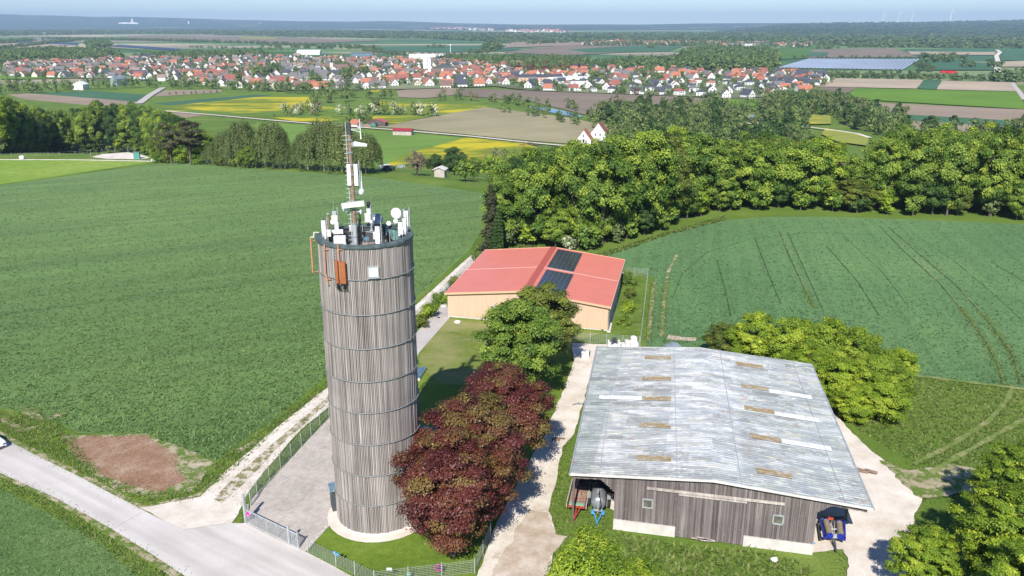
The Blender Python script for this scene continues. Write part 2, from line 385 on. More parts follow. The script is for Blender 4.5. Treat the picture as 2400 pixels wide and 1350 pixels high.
st3 = t.noise(t.mp(p, (.35, .8, 1), 0, (17, 9, 0)), 1, 7, .75); c = t.mix(t.ramp(st3, [(.52, 0), (.66, .75)]), c, (.29, .32, .36))
sx = t.n.new('ShaderNodeSeparateXYZ'); t.L(p, sx.inputs[0]); bx_ = t.math('ADD', t.math('MULTIPLY', sx.outputs[0], 1/27.0), .185)
c = t.mul(c, t.ramp(bx_, [(0, (.80, .84, .82)), (.10, (.80, .84, .82)), (.105, (1, 1, 1)), (.34, (1, 1, .99)), (.345, (1.10, 1.10, 1.10)), (.60, (1.05, 1.06, 1.08)), (.61, (.93, .95, .94)), (1, (.90, .93, .92))]))
c = t.mul(c, t.ramp(t.noise(t.mp(p, (.5, 12, 1)), 1, 5, .75), [(.3, .58), (.66, 1.12)]))
ru = t.noise(t.mp(p, (.8, 7, 1), 0, (3, 1, 0)), 1, 5, .8); ru2 = t.noise(t.mp(p, (.12, .12, 1), 0, (2, 11, 0)), 1, 3)
c = t.mix(t.math('MULTIPLY', t.ramp(ru, [(.59, 0), (.63, 1)]), t.ramp(ru2, [(.42, 0), (.52, 1)])), c, (.28, .11, .07)); t.col(c)
t._in(t.b.inputs['Roughness'], t.ramp(st, [(.4, .38), (.7, .75)])); M['barnroof'] = t.m
t = NT('sky_brown', .55, .3); p = t.obj(); c = t.ramp(t.noise(t.mp(p, (.6, 4, 1)), 1, 5, .7), [(.3, (.20, .145, .075)), (.7, (.32, .24, .135))]); t.col(t.mix(t.ramp(t.noise(t.mp(p, (.7, 1.6, 1)), 1, 7, .85), [(.50, 0), (.60, .85)]), c, (.40, .41, .39))); M['sky_brown'] = t.m; M['sky_white'] = plain('sky_white', (.60, .62, .63), .5, 0, .22, 1.2)

def leafmat(name, cols, trans=.25, rough=.55, rv=.16):
    t = NT(name, rough, .3); a = t.attr('tint')
    c = t.ramp(a, [(0.0, cols[0]), (.5, cols[1]), (1.0, cols[2])])
    c = t.mul(c, t.ramp(t.rnd(), [(0, tuple([1-rv, 1-rv*.8, 1-rv])), (1, tuple([1+rv, 1+rv*.8, 1-rv*.3]))]))
    t.col(c); tr = t.n.new('ShaderNodeBsdfTranslucent'); t.L(t.mul(c, (1.3, 1.35, .6)), tr.inputs['Color'])
    mx = t.n.new('ShaderNodeMixShader'); mx.inputs[0].default_value = trans
    out = t.n['Material Output']; t.L(t.b.outputs[0], mx.inputs[1]); t.L(tr.outputs[0], mx.inputs[2]); t.L(mx.outputs[0], out.inputs['Surface'])
    return t.m
LF = {
 'green': leafmat('leaf_green', [(.042, .098, .014), (.13, .215, .028), (.31, .39, .055)], .1),
 'lime': leafmat('leaf_lime', [(.08, .145, .012), (.20, .295, .022), (.39, .46, .05)], .12),
 'olive': leafmat('leaf_olive', [(.06, .09, .018), (.145, .18, .03), (.27, .31, .055)], .2),
 'dark': leafmat('leaf_dark', [(.026, .058, .014), (.05, .10, .022), (.09, .155, .035)], .12),
 'grey': leafmat('leaf_grey', [(.06, .09, .03), (.125, .165, .055), (.22, .26, .10)], .1),
 'red': leafmat('leaf_red', [(.065, .017, .016), (.145, .037, .032), (.19, .165, .04)], .08, .45, .08),
 'pine': leafmat('leaf_pine', [(.045, .045, .022), (.075, .08, .04), (.12, .12, .065)], .1),
 'twig': leafmat('leaf_twig', [(.16, .125, .085), (.23, .19, .125), (.30, .245, .165)], .1),
 'blossom': leafmat('leaf_blossom', [(.10, .16, .05), (.36, .40, .28), (.66, .67, .58)], .12),
 'far': leafmat('leaf_far', [(.048, .09, .03), (.10, .155, .045), (.19, .24, .075)], .1),
 'grass': leafmat('leaf_grass', [(.075, .13, .02), (.125, .19, .032), (.24, .26, .09)], .25, .7, .0),
 'wheat': leafmat('leaf_wheat', [(.05, .11, .03), (.11, .19, .055), (.20, .29, .10)], .2, .6, .0),
 'wheat2': leafmat('leaf_wheat_blue', [(.04, .10, .04), (.095, .185, .075), (.165, .275, .11)], .2, .6, .0),
}
M['bark'] = wood('bark', [(.07, .055, .045), (.13, .11, .09), (.22, .20, .17)], 3, .8, False)
M['birchbark'] = plain('birchbark', (.5, .48, .44), .8, 0, .3, 4)
# ---------------------------------------------------------------- tree prototypes (leaf clouds)
def leaf_quads(pos, nrm, size, rng, asp=.62):
    n = len(pos); r = rng.normal(size=(n, 3)); a = np.cross(nrm, r); a /= np.linalg.norm(a, axis=1, keepdims=True)+1e-9
    b = np.cross(nrm, a); s = size[:, None]*.5
    bend = nrm*s*.35
    V = np.stack([pos+a*s, pos+b*s*asp-bend, pos-a*s, pos-b*s*asp-bend], 1).reshape(-1, 3)
    return V, np.arange(4*n).reshape(n, 4)
def crown(seed, n, Rr, Hh, z0, ncl, cr, leaf, flat=.62, top=1.0, zb=.15, inner=.12, tvar=.5, low=-1.0, cone=0.0, tj=.11):
    """leaves gathered in clumps over an ellipsoid (radius Rr, half height Hh, centre z0)"""
    rng = np.random.default_rng(seed)
    d = rng.normal(size=(ncl, 3)); d[:, 2] += zb*1.5; d /= np.linalg.norm(d, axis=1, keepdims=True)
    d[:, 2] = np.maximum(d[:, 2], low)
    f = rng.uniform(.62, 1.0, ncl)**.8; f[:int(ncl*.2)] *= rng.uniform(.3, .8, int(ncl*.2))
    lob = 1+.16*np.sin(np.arctan2(d[:, 1], d[:, 0])*3+seed)+.10*np.sin(np.arctan2(d[:, 1], d[:, 0])*5+seed*2)
    cc = d*np.array([Rr, Rr, Hh])*f[:, None]*.86; cc[:, :2] *= lob[:, None]
    if cone: k = 1-cone*np.clip((cc[:, 2]+Hh)/(2*Hh), 0, 1); cc[:, :2] *= k[:, None]
    rad = cr*Rr*rng.uniform(.65, 1.35, ncl)*(1-.35*cone*(cc[:, 2]+Hh)/(2*Hh))
    w = rad**2; idx = rng.choice(ncl, n, p=w/w.sum())
    l = rng.normal(size=(n, 3)); l[:, 2] += .35; l /= np.linalg.norm(l, axis=1, keepdims=True)
    rr = rng.uniform(.4, 1.0, n)**.5*(1+.27*rng.normal(size=n))
    pos = cc[idx]+l*(rad[idx]*rr)[:, None]*np.array([1, 1, flat])
    out = pos/np.array([Rr, Rr, Hh]); out /= np.linalg.norm(out, axis=1, keepdims=True)+1e-9
    nrm = l*.45+out*.45+rng.normal(size=(n, 3))*.42+np.array([0, 0, .45]); nrm /= np.linalg.norm(nrm, axis=1, keepdims=True)
    tint = np.clip(rng.uniform(.5-tvar*.5, .5+tvar*.5, ncl)[idx]+rng.normal(size=n)*tj, 0, 1)
    pos[:, 2] += z0
    pos[:, 2] = np.maximum(pos[:, 2], .15+rng.uniform(0, .3, n))
    size = leaf*rng.uniform(.6, 1.35, n)
    V, Q = leaf_quads(pos, nrm, size, rng); return V, Q, np.repeat(tint, 4), cc+np.array([0, 0, z0])
def drape(seed, n, Rr, H, leaf):            # birch: hanging strands
    rng = np.random.default_rng(seed); ns = 420
    th = rng.uniform(0, 6.283, ns); rf = rng.uniform(.1, 1, ns)**.6*rng.uniform(.85, 1.12, ns); zt = H*(.34+.66*np.sqrt(np.clip(1-(rf*.93)**2, 0, 1)))*rng.uniform(.75, 1.0, ns)
    x = Rr*rf*np.cos(th); y = Rr*rf*np.sin(th); ln = rng.uniform(.18, .5, ns)*H
    i = rng.integers(0, ns, n); t = rng.uniform(0, 1, n)
    pos = np.stack([x[i]*(1+.12*t)+rng.normal(size=n)*.22, y[i]*(1+.12*t)+rng.normal(size=n)*.22, np.maximum(zt[i]-t*ln[i], .8)], 1)
    nrm = np.stack([x[i]/Rr, y[i]/Rr, .25+0*t], 1)+rng.normal(size=(n, 3))*.5; nrm /= np.linalg.norm(nrm, axis=1, keepdims=True)
    tint = np.clip(rng.uniform(.2, .8, ns)[i]+rng.normal(size=n)*.15, 0, 1)
    V, Q = leaf_quads(pos, nrm, leaf*rng.uniform(.6, 1.3, n), rng); cc = np.stack([x[:40]*.7, y[:40]*.7, zt[:40]*.9], 1)
    return V, Q, np.repeat(tint, 4), cc
def conifer(seed, n, Rr, H, leaf, base=.08, tiers=14):
    rng = np.random.default_rng(seed); t = rng.uniform(0, 1, n)**1.3; tier = np.floor(t*tiers)/tiers; th = rng.uniform(0, 6.283, n)
    star = (.5+.5*np.abs(np.sin(th*2.5+tier*47)))*(.75+.25*np.sin(tier*91+th)); rf = rng.uniform(.15, 1, n)**.55
    rad = Rr*(1-tier)**.75*rf*star+.15; z = H*(base+(1-base)*tier)-rad*.22+rng.normal(size=n)*.12+H*.03*(1-rf)
    pos = np.stack([rad*np.cos(th), rad*np.sin(th), np.maximum(z, .2)], 1)
    nrm = np.stack([np.cos(th)*.4, np.sin(th)*.4, .8+0*th], 1)+rng.normal(size=(n, 3))*.35; nrm /= np.linalg.norm(nrm, axis=1, keepdims=True)
    V, Q = leaf_quads(pos, nrm, leaf*rng.uniform(.6, 1.3, n), rng)
    return V, Q, np.repeat(np.clip(.5+rng.normal(size=n)*.2, 0, 1), 4), np.zeros((0, 3))
def trunk_mesh(name, H, r, cc, z0, mat, seed=0, nl=9, lean=0):
    b = MB(); rnd = random.Random(seed); pts = [Vector((rnd.uniform(-.1, .1)*k*lean, rnd.uniform(-.1, .1)*k*lean, H*k/5)) for k in range(6)]
    pts[0] = Vector((0, 0, -.5))
    for k in range(5): b.tube(pts[k], pts[k+1], r*(1-k/5.6), r*(1-(k+1)/5.6), 7, False)
    if len(cc):
        for k in range(nl):
            c = Vector(cc[rnd.randrange(len(cc))]); h = min(max(c.z*.55, z0*.5), H*.85); m = Vector((c.x*.45, c.y*.45, h+(c.z-h)*.6))
            b.tube((0, 0, h*.8), m, r*.42, r*.26, 5, False); b.tube(m, c, r*.26, r*.06, 5, False)
    return b.mesh(name, mat)
PROTO = {}
def proto(key, data, leafm, H, r, z0=2, bark='bark', nl=9, seed=1, lean=.5):
    V, Q, T, cc = data; me = np_mesh('crown_'+key, V, Q, LF[leafm], T)
    tm = trunk_mesh('trunk_'+key, H, r, cc, z0, M[bark], seed, nl, lean)
    PROTO.setdefault(key.split('#')[0], []).append((me, tm, H, V, Q, T))
for i in range(3):
    proto(f'red#{i}', crown(20+i, 80000, 5.1, 5.6, 6.6, 230, .155, .19, .5, tvar=.85, low=-.85, tj=.06), 'red', 9, .32, 3, seed=i)
for i in range(2):
    proto(f'maple#{i}', crown(30+i, 60000, 4.9, 5.6, 6.5, 190, .16, .24, .5, tvar=.6, low=-.8), 'green', 9, .3, 2.5, seed=i, nl=14)
proto('mapleolive#0', crown(34, 40000, 4.4, 5.2, 6.3, 150, .17, .26, .5, tvar=.6, low=-.8), 'olive', 9, .28, 2.5, seed=5, nl=14)
for i in range(3):
    proto(f'hedge#{i}', crown(40+i, 50000, 3.6, 3.9, 3.7, 190, .16, .19, .6, tvar=.7, low=-.95, zb=0), 'lime', 6, .2, 1, seed=i)
proto('hedgeolive#0', crown(44, 36000, 3.4, 3.6, 3.4, 150, .17, .2, .6, tvar=.7, low=-.95, zb=0), 'olive', 6, .2, 1, seed=8)
for i in range(2):
    proto(f'near#{i}', crown(50+i, 70000, 4.4, 5.2, 5.8, 260, .135, .19, .38, tvar=.8, low=-.9, zb=0), 'lime', 9, .28, 1.5, seed=i, nl=16)
proto('spiky#0', crown(55, 30000, 5.4, 4.6, 4.2, 230, .10, .2, 1.3, tvar=.8, low=-.9, zb=.1, cone=.42), 'lime', 8, .2, 1, seed=3, nl=30)
for i, lf in enumerate(['green', 'dark', 'green', 'lime', 'green', 'olive', 'green', 'green', 'lime', 'green']):
    proto(f'wood#{i}', crown(60+i, 24000, 6.3, 9.5, 10.0, 105, .2, .47, .62, tvar=.8, low=-.97, zb=-.05), lf, 15, .34, 5, seed=i, nl=12)
for i in range(3):
    proto(f'birch#{i}', drape(80+i, 19000, 5.4, 14.5, .36), 'grey', 13, .2, 2, 'birchbark', 9, i)
for i in range(2):
    proto(f'pine#{i}', crown(84+i, 9000, 5.2, 5.6, 8.6, 42, .27, .42, .32, tvar=.6, low=-.8), 'pine', 13, .35, 3, seed=i, nl=18)
proto('spruce#0', conifer(88, 14000, 3.4, 15, .36, .03, 19), 'pine', 14, .22, 1, nl=0); proto('spruce#1', conifer(89, 9000, 3.0, 11, .34, .03, 15), 'dark', 10, .22, 1, nl=0)
for i in range(2): proto(f'round#{i}', crown(90+i, 12000, 5.6, 5.8, 6.6, 60, .25, .5, .6, tvar=.5, low=-.9), 'green' if i else 'dark', 10, .35, 2, seed=i)
proto('bare#0', crown(94, 5200, 4.3, 4.4, 5.0, 90, .17, .34, 1, tvar=.9, low=-.6), 'twig', 8, .25, 2, seed=2, nl=40)
for i, lf in enumerate(['green', 'grey', 'green', 'dark', 'lime', 'grey']):
    proto(f'mid#{i}', crown(100+i, 1700, 4.4, 5.2, 6.0, 26, .34, 1.15, .7, tvar=.6, low=-.95, zb=0), lf, 9, .3, 1, seed=i, nl=5)
for i in range(2): proto(f'tall#{i}', crown(110+i, 1600, 2.9, 6.8, 7.6, 30, .42, 1.0, .9, tvar=.6, low=-.95, zb=0), 'grey' if i else 'dark', 12, .25, 1, seed=i, nl=5)
proto('midbare#0', crown(114, 900, 4.6, 5.0, 6.0, 40, .25, .8, .9, tvar=.6), 'twig', 9, .25, 2, nl=20)
proto('midred#0', crown(115, 900, 3.4, 4.0, 4.8, 20, .36, 1.1, .8, tvar=.2), 'red', 7, .25, 1, nl=4)
proto('thin#0', crown(116, 420, 1.9, 3.0, 8.0, 14, .42, .9, .8, tvar=.5), 'grey', 10, .16, 4, nl=6)
for i in range(2): proto(f'white#{i}', crown(118+i, 1300, 2.6, 2.2, 2.4, 22, .34, .55, .8, tvar=1.0, low=-.9), 'blossom', 3, .15, 1, seed=i, nl=5)
for i, lf in enumerate(['green', 'olive', 'lime']): proto(f'bush#{i}', crown(122+i, 1500, 1.5, 1.2, 1.2, 16, .4, .26, .8, tvar=.6, low=-.9), lf, 1.6, .06, .3, seed=i, nl=5)
FARP = [crown(130+i, 70, 5.0, 5.4, 5.6, 9, .5, 3.0, .8, tvar=.6, low=-.95, zb=0) for i in range(5)]

def place_tree(key, i, x, y, z, s, rz, label, group=None, name='tree', cat='tree', sz=1.0):
    me, tm, H = PROTO[key][i % len(PROTO[key])][:3]
    t = thing(name, label, cat, (x, y, z), rz, group)
    t.scale = (s, s, s*sz)
    link('crown', me, t); link('trunk', tm, t); return t
def merged(name, items, mat, label=None, cat=None, protos=FARP):   # items: x,y,z,scale,tint ; one stuff mesh
    Vs, Qs, Ts = [], [], []; off = 0
    for k, (x, y, z, s, sz, tt) in enumerate(items):
        V, Q, T, _ = protos[k % len(protos)]; a = (k*2.399) % 6.283; ca, sa = math.cos(a), math.sin(a)
        W = np.empty_like(V); W[:, 0] = (V[:, 0]*ca-V[:, 1]*sa)*s+x; W[:, 1] = (V[:, 0]*sa+V[:, 1]*ca)*s+y; W[:, 2] = V[:, 2]*sz+z
        Vs.append(W); Qs.append(Q+off); Ts.append(np.clip(T*.6+tt*.55-.1, 0, 1)); off += len(V)
    o = link(name, np_mesh(name, np.concatenate(Vs), np.concatenate(Qs), LF[mat], np.concatenate(Ts)))
    return tag(o, label, cat, None, 'stuff')
def blades(name, pts, h, w, mat, label, seed=1):                   # pts: Nx3 ; crossed blades
    rng = np.random.default_rng(seed); n = len(pts); V = []
    for k in range(2):
        th = rng.uniform(0, 6.2832, n); d = np.stack([np.cos(th), np.sin(th), 0*th], 1)*(w*rng.uniform(.5, 1.3, n))[:, None]*.5; le = rng.uniform(.5, 1.7, n)
        tip = np.stack([-np.sin(th)*le, np.cos(th)*le, np.full(n, .75)], 1)*(h*rng.uniform(.45, 1.3, n))[:, None]
        V.append(np.stack([pts-d, pts+d, pts+tip], 1).reshape(-1, 3))
    V = np.concatenate(V); T = np.repeat(np.clip(np.tile(rng.uniform(0, 1, n), 2), 0, 1), 3)
    return tag(link(name, np_mesh(name, V, np.arange(len(V)).reshape(-1, 3), LF[mat], T, 3)), label, 'grass', None, 'stuff')
def in_poly(x, y, poly):
    c = np.zeros(len(x), bool); n = len(poly); j = n-1
    for i in range(n):
        xi, yi = poly[i][:2]; xj, yj = poly[j][:2]
        c ^= ((yi > y) != (yj > y)) & (x < (xj-xi)*(y-yi)/(yj-yi+1e-12)+xi); j = i
    return c
def scatter(poly, dens, seed, falloff=None):                      # random points in a ground polygon, thinner far away
    rng = np.random.default_rng(seed); xs = [p[0] for p in poly]; ys = [p[1] for p in poly]
    n = int((max(xs)-min(xs))*(max(ys)-min(ys))*dens); x = rng.uniform(min(xs), max(xs), n); y = rng.uniform(min(ys), max(ys), n)
    k = in_poly(x, y, poly)
    if falloff: k &= rng.uniform(0, 1, n) < np.clip((falloff/np.hypot(x, y))**3.0, 0, 1)
    return np.stack([x[k], y[k], np.zeros(k.sum())], 1)
# ---------------------------------------------------------------- ground
def polar_ground():
    rs = list(np.arange(0, 200, 20))+list(np.arange(200, 520, 6))+list(np.geomspace(520, 24000, 46))
    na = 240; V = [(0, 0, 0)]
    for r in rs[1:]:
        for k in range(na):
            a = 2*math.pi*k/na; x, y = r*math.sin(a), r*math.cos(a); V.append((x, y, tz(x, y)))
    Fs = [(0, 1+(k+1) % na, 1+k) for k in range(na)]
    for i in range(len(rs)-2):
        for k in range(na):
            a = 1+i*na+k; b = 1+i*na+(k+1) % na; Fs.append((a, b, b+na, a+na))
    me = bpy.data.meshes.new('ground'); me.from_pydata(V, [], Fs); me.materials.append(M['ground'])
    me.polygons.foreach_set('use_smooth', [True]*len(Fs)); me.update()
    me.flip_normals() if me.polygons[0].normal.z < 0 else None
    tag(link('ground', me), 'grass covered hilltop falling away to the wide plain', kind='structure')
polar_ground()
LV = [0]; EDGES = []
def dens(pts, step, amp, seed):
    out = []; n = len(pts)
    for i in range(n):
        a, b = pts[i], pts[(i+1) % n]; L = (b-a).length; far = (a+b).length > 600; st = step if far or amp < .09 else .3+.002*(a+b).length; k = max(1, int(L/st)); d = (b-a).normalized() if L > 0 else Vector((1, 0, 0)); q = Vector((-d.y, d.x, 0))
        for j in range(k):
            p = a+(b-a)*(j/k); w = 0 if j == 0 else 1
            nn = noise.noise(Vector((p.x*.3/max(step, .3), p.y*.3/max(step, .3), seed)))*.9+.6*noise.noise(Vector((p.x*.8, p.y*.8, seed+5)))+.7*noise.noise(Vector((p.x*3.1, p.y*3.1, seed+9)))
            out.append(p+q*(nn*amp*w*(1 if far else .62)))
    return out
def sheet(name, px, mat, z=None, ground=0.0, step=1.0, amp=.25, label=None, kind='structure', world=None):
    LV[0] += 1; z = ground+.0025*LV[0]+.003 if z is None else z
    pts = [P(u, v, ground) for u, v in px] if world is None else [Vector((*p[:2], ground)) for p in world]
    pts = dens(pts, step, amp, LV[0]*3.7)
    if ground == 0 and amp >= .07 and name in ('path', 'road', 'brush_patch', 'wheel_track') and not (name == 'road' and mat == 'sandy'): EDGES.append([Vector(p) for p in pts])
    ps = [Vector((p.x, p.y, z)) for p in pts]
    tri = geometry.tessellate_polygon([ps]); me = bpy.data.meshes.new(name)
    fs = []
    for a, b, c in tri:
        nz = (ps[b]-ps[a]).cross(ps[c]-ps[a]).z
        fs.append((a, b, c) if nz > 0 else (a, c, b))
    me.from_pydata([tuple(p) for p in ps], [], fs); me.materials.append(M[mat]); me.update()
    return tag(link(name, me), label, kind=kind)
def strip(px, wpx=None, wm=1.0, ground=0.0):                       # centre line in pixels -> outline (world) of a track wm metres wide
    c = [P(u, v, ground) for u, v in px]; l, r = [], []
    for i, p in enumerate(c):
        d = (c[min(i+1, len(c)-1)]-c[max(i-1, 0)]).normalized(); q = Vector((-d.y, d.x, 0))*wm/2
        l.append(p+q); r.append(p-q)
    return l+r[::-1]
# --- hilltop, near to far
WL = [(-420, 505), (-40, 440), (120, 418), (350, 386), (410, 382), (560, 393), (880, 415), (1136, 453), (1128, 540), (1098, 590), (985, 690), (760, 885), (640, 985), (560, 1040), (505, 1082), (445, 1062), (400, 1040), (345, 1020), (180, 1018), (120, 985), (0, 962), (-420, 880)]
sheet('field', WL, 'wheat_left', label='young green wheat field left of the tower')
sheet('field', [(-420, 385), (-40, 374), (200, 374), (358, 379), (120, 415), (-40, 437), (-420, 498)], 'meadow_lime', label='bright lime mown meadow at the far left')
sheet('path', None, 'gravel', world=strip([(-400, 374), (0, 374), (180, 374.5), (300, 376.5), (355, 378)], wm=1.6), label='thin pale track along the far meadow edge')
WR = [(1420, 602), (1470, 580), (1560, 553), (1640, 526), (1700, 516), (1800, 508), (1950, 508), (2150, 515), (2400, 525), (2900, 548), (2900, 1010), (2400, 914), (2140, 880), (1950, 855), (1800, 830), (1650, 812), (1512, 812), (1522, 740), (1535, 652), (1460, 622)]
sheet('field', WR, 'wheat_right', label='blue green wheat field behind the barn')
def tracks(lines, wm, mat, amp=.12, name='wheel_track'):
    for l in lines: sheet(name, None, mat, world=strip(l, wm=wm), step=.8, amp=amp, label='narrow wheel rut running through the crop')
M['rut'] = gravelly('rut', [(.03, .07, .025), (.05, .10, .035), (.12, .15, .06)], 3, .6)
M['rutpale'] = gravelly('rutpale', [(.12, .18, .06), (.24, .24, .11), (.36, .31, .19)], 3, .6, lambda t, p, c: t.mix(t.ramp(t.noise(p, .5, 5, .8), [(.44, 1), (.52, 0)]), c, (.085, .17, .08)))
tracks([[(1826, 540), (1850, 600), (1878, 660), (1907, 722)], [(2062, 530), (2120, 590), (2200, 662), (2262, 735), (2310, 800), (2340, 860), (2352, 905)],
        [(2082, 532), (2160, 600), (2240, 668), (2310, 745), (2372, 830), (2392, 900)]], .42, 'rut', .08)
tracks([[(1827, 540), (1852, 600), (1880, 660), (1909, 722)], [(2063, 530), (2122, 590), (2202, 662), (2264, 735), (2312, 800), (2342, 860), (2354, 905)], [(2084, 532), (2162, 600), (2242, 668), (2312, 745), (2375, 830), (2395, 900)]], .16, 'rutpale', .05)
tracks([[(2160, 560), (2240, 615), (2330, 690), (2420, 775)], [(1985, 560), (2070, 640), (2130, 720)], [(1600, 640), (1660, 590), (1760, 560), (1900, 545), (2050, 550)], [(1575, 700), (1600, 640)]], .16, 'rut', .05)
tracks([[(1846, 545), (1872, 602), (1898, 660), (1926, 722)], [(2320, 612), (2400, 660)], [(1770, 560), (1800, 640), (1830, 712)], [(1680, 610), (1700, 680), (1712, 740)],
        [(1935, 575), (2010, 660), (2060, 740)]], .22, 'rut', .06)
tracks([[(1587, 597), (1565, 640), (1557, 700), (1550, 790)], [(1533, 662), (1527, 720), (1519, 800)]], .55, 'sandy', .2)
sheet('path', [(1565, 785), (1600, 790), (1632, 792), (1630, 800), (1590, 799), (1562, 796)], 'dirt', amp=.15, label='bare soil strip at the corner of the crop')
sheet('verge', [(-420, 870), (0, 958), (120, 983), (180, 1016), (345, 1020), (440, 1062), (505, 1084), (560, 1042), (640, 987), (760, 888), (770, 905), (655, 1010), (585, 1075), (520, 1135), (440, 1172), (350, 1190), (210, 1128), (0, 1020), (-420, 820)], 'verge', label='rough grass verge between field and road')
sheet('verge', [(140, 1022), (345, 1018), (430, 1050), (500, 1086), (450, 1150), (360, 1168), (280, 1150), (200, 1100)], 'sandy', amp=.7, step=.7, label='thin dry grass round the brushwood patch')
sheet('brush_patch', [(152, 1034), (210, 1022), (345, 1022), (382, 1050), (418, 1066), (414, 1088), (436, 1128), (385, 1154), (300, 1140), (228, 1108), (172, 1066)], 'brush', amp=.45, step=.6, label='reddish brown patch of chopped brushwood', kind='stuff')
sheet('road', [(-420, 780), (0, 1012), (200, 1114), (340, 1187), (460, 1160), (560, 1080), (600, 1120), (560, 1190), (540, 1232), (430, 1260), (500, 1400), (400, 1352), (240, 1245), (120, 1173), (0, 1118), (-420, 930)], 'sandy', amp=.35, label='sandy shoulder of the concrete road')
sheet('field', [(-420, 965), (0, 1134), (110, 1186), (240, 1262), (400, 1362), (440, 1440), (-500, 1440)], 'wheat_low', label='grassy green crop in the bottom left corner')
sheet('verge', [(-420, 945), (0, 1122), (120, 1180), (240, 1255), (400, 1360), (470, 1440), (400, 1440), (300, 1330), (230, 1275), (130, 1215), (0, 1146), (-420, 972)], 'verge', amp=.4, step=.6, label='grass verge below the concrete road')
tracks([[(50, 957), (70, 970), (94, 986)], [(70, 958), (84, 972), (98, 986)], [(108, 986), (130, 976), (154, 969)], [(6, 982), (30, 998), (52, 1008)], [(552, 1062), (580, 1046), (612, 1030)], [(20, 1012), (60, 1010), (90, 998)]], .8, 'sandy', .3)
# farm track with two wheel lines
TL = [(330, 1192), (470, 1166), (545, 1092), (650, 1002), (772, 905), (975, 716), (1080, 620), (1105, 598)]
TRr = [(1112, 622), (1050, 672), (985, 742), (778, 948), (700, 1015), (620, 1105), (580, 1160), (572, 1190), (540, 1232), (440, 1250)]
sheet('path', TL+TRr, 'gravel', amp=.22, step=.8, label='pale gravel farm track running along the fence')
sheet('path', [(500, 1172), (560, 1112), (640, 1040), (775, 927), (978, 738), (1080, 642), (1098, 622), (1084, 640), (982, 746), (777, 938), (650, 1052), (575, 1132), (520, 1182)], 'track_grass', amp=.22, step=.6, label='worn grass strip between the track wheel lines')
sheet('verge', [(560, 1200), (575, 1168), (620, 1108), (778, 950), (985, 745), (1050, 680), (1052, 690), (985, 760), (776, 968), (630, 1120), (592, 1162), (578, 1226), (555, 1226)], 'verge', amp=.2, step=.7, label='grass strip under the track side fence')
sheet('road', [(-420, 795), (0, 1026), (200, 1126), (340, 1200), (432, 1243), (530, 1228), (576, 1228), (700, 1287), (722, 1298), (880, 1375), (1000, 1440), (560, 1440), (430, 1350), (265, 1243), (130, 1168), (0, 1110), (-420, 915)], 'concrete', amp=.08, step=1.5, label='pale concrete road with an apron at the gate')
M['joint'] = plain('joint', (.33, .30, .27), .9)
for a, b in (((262, 1242), (332, 1204)), ((118, 1158), (128, 1154)), ((432, 1243), (530, 1229)), ((120, 1098), (130, 1092))):
    sheet('road_joint', None, 'joint', world=strip([a, b], wm=.05), amp=0, label='thin seam across the concrete road')
# compound
YARD = [(578, 1230), (590, 1172), (778, 975), (985, 772), (1046, 706), (1052, 744), (984, 824), (945, 900), (960, 1100), (800, 1205), (716, 1296), (640, 1262)]
sheet('lawn', [(712, 1292), (800, 1190), (950, 900), (984, 822), (1050, 744), (1425, 777), (1440, 640), (1512, 640), (1497, 808), (1345, 806), (1330, 900), (1240, 1080), (1135, 1290), (1115, 1352), (880, 1382)], 'lawn', amp=.1, label='mown lawn inside the fenced compound')
sheet('lawn', [(1052, 748), (1420, 780), (1345, 802), (1335, 820), (1100, 905), (1030, 900), (985, 860), (985, 822)], 'lawn_dry', amp=.5, label='drier yellowish lawn in front of the orange hall')
sheet('lawn', [(1445, 640), (1512, 640), (1497, 808), (1428, 790)], 'grass', amp=.2, label='rough grass strip beside the hall')
sheet('path', [(1452, 640), (1462, 640), (1430, 782), (1422, 780)], 'gravel', amp=.15, label='pale gravel strip along the hall side wall')
sheet('yard', YARD, 'paving', amp=.03, label='grey beige paved yard left of the tower')
sheet('path', [(984, 772), (1046, 706), (1054, 746), (984, 826), (970, 850), (955, 810)], 'slab', amp=.02, label='smooth grey paved path leading to the hall')
M['kerbstone'] = plain('kerbstone', (.50, .46, .42), .9, 0, .25, 5)
sheet('kerb', None, 'kerbstone', world=strip([(716, 1290), (745, 1258), (792, 1210)], wm=.35), amp=.1, step=.4, label='light kerb stones between yard and lawn')
# right-hand tracks
sheet('path', [(1100, 1400), (1128, 1330), (1150, 1260), (1205, 1150), (1240, 1090), (1285, 1000), (1325, 905), (1345, 850), (1340, 806), (1495, 812), (1400, 830), (1345, 1020), (1318, 1050), (1306, 1120), (1285, 1200), (1300, 1250), (1285, 1400)], 'gravel_worn', amp=.3, step=.7, label='pale gravel drive between red trees and barn')
sheet('path', [(1225, 1105), (1290, 1000), (1330, 905), (1392, 850), (1350, 1000), (1330, 1030), (1290, 1090), (1250, 1150), (1200, 1240), (1150, 1262)], 'gravel', amp=.25, step=.6, label='cleaner gravel lane of the drive')
sheet('path', [(1130, 1400), (1160, 1330), (1240, 1195), (1285, 1205), (1302, 1255), (1330, 1260), (1290, 1310), (1300, 1400)], 'dirt', amp=.5, step=.5, label='brown bare soil in the bottom of the drive')
sheet('path', [(1400, 1180), (1350, 1100), (1400, 830), (1900, 880), (1950, 968), (1992, 1010), (2045, 1062), (2110, 1110), (2160, 1165), (2130, 1260), (2120, 1400), (1975, 1400), (1990, 1330), (1975, 1290), (1905, 1298), (1880, 1240), (1440, 1200)], 'gravel', amp=.35, step=.7, label='pale gravel yard under and beside the barn')
sheet('path', [(2060, 1080), (2130, 1105), (2230, 1090), (2290, 1100), (2300, 1150), (2160, 1170), (2110, 1130)], 'sandy', amp=.8, step=.6, label='sandy worn ground beside the barn yard')
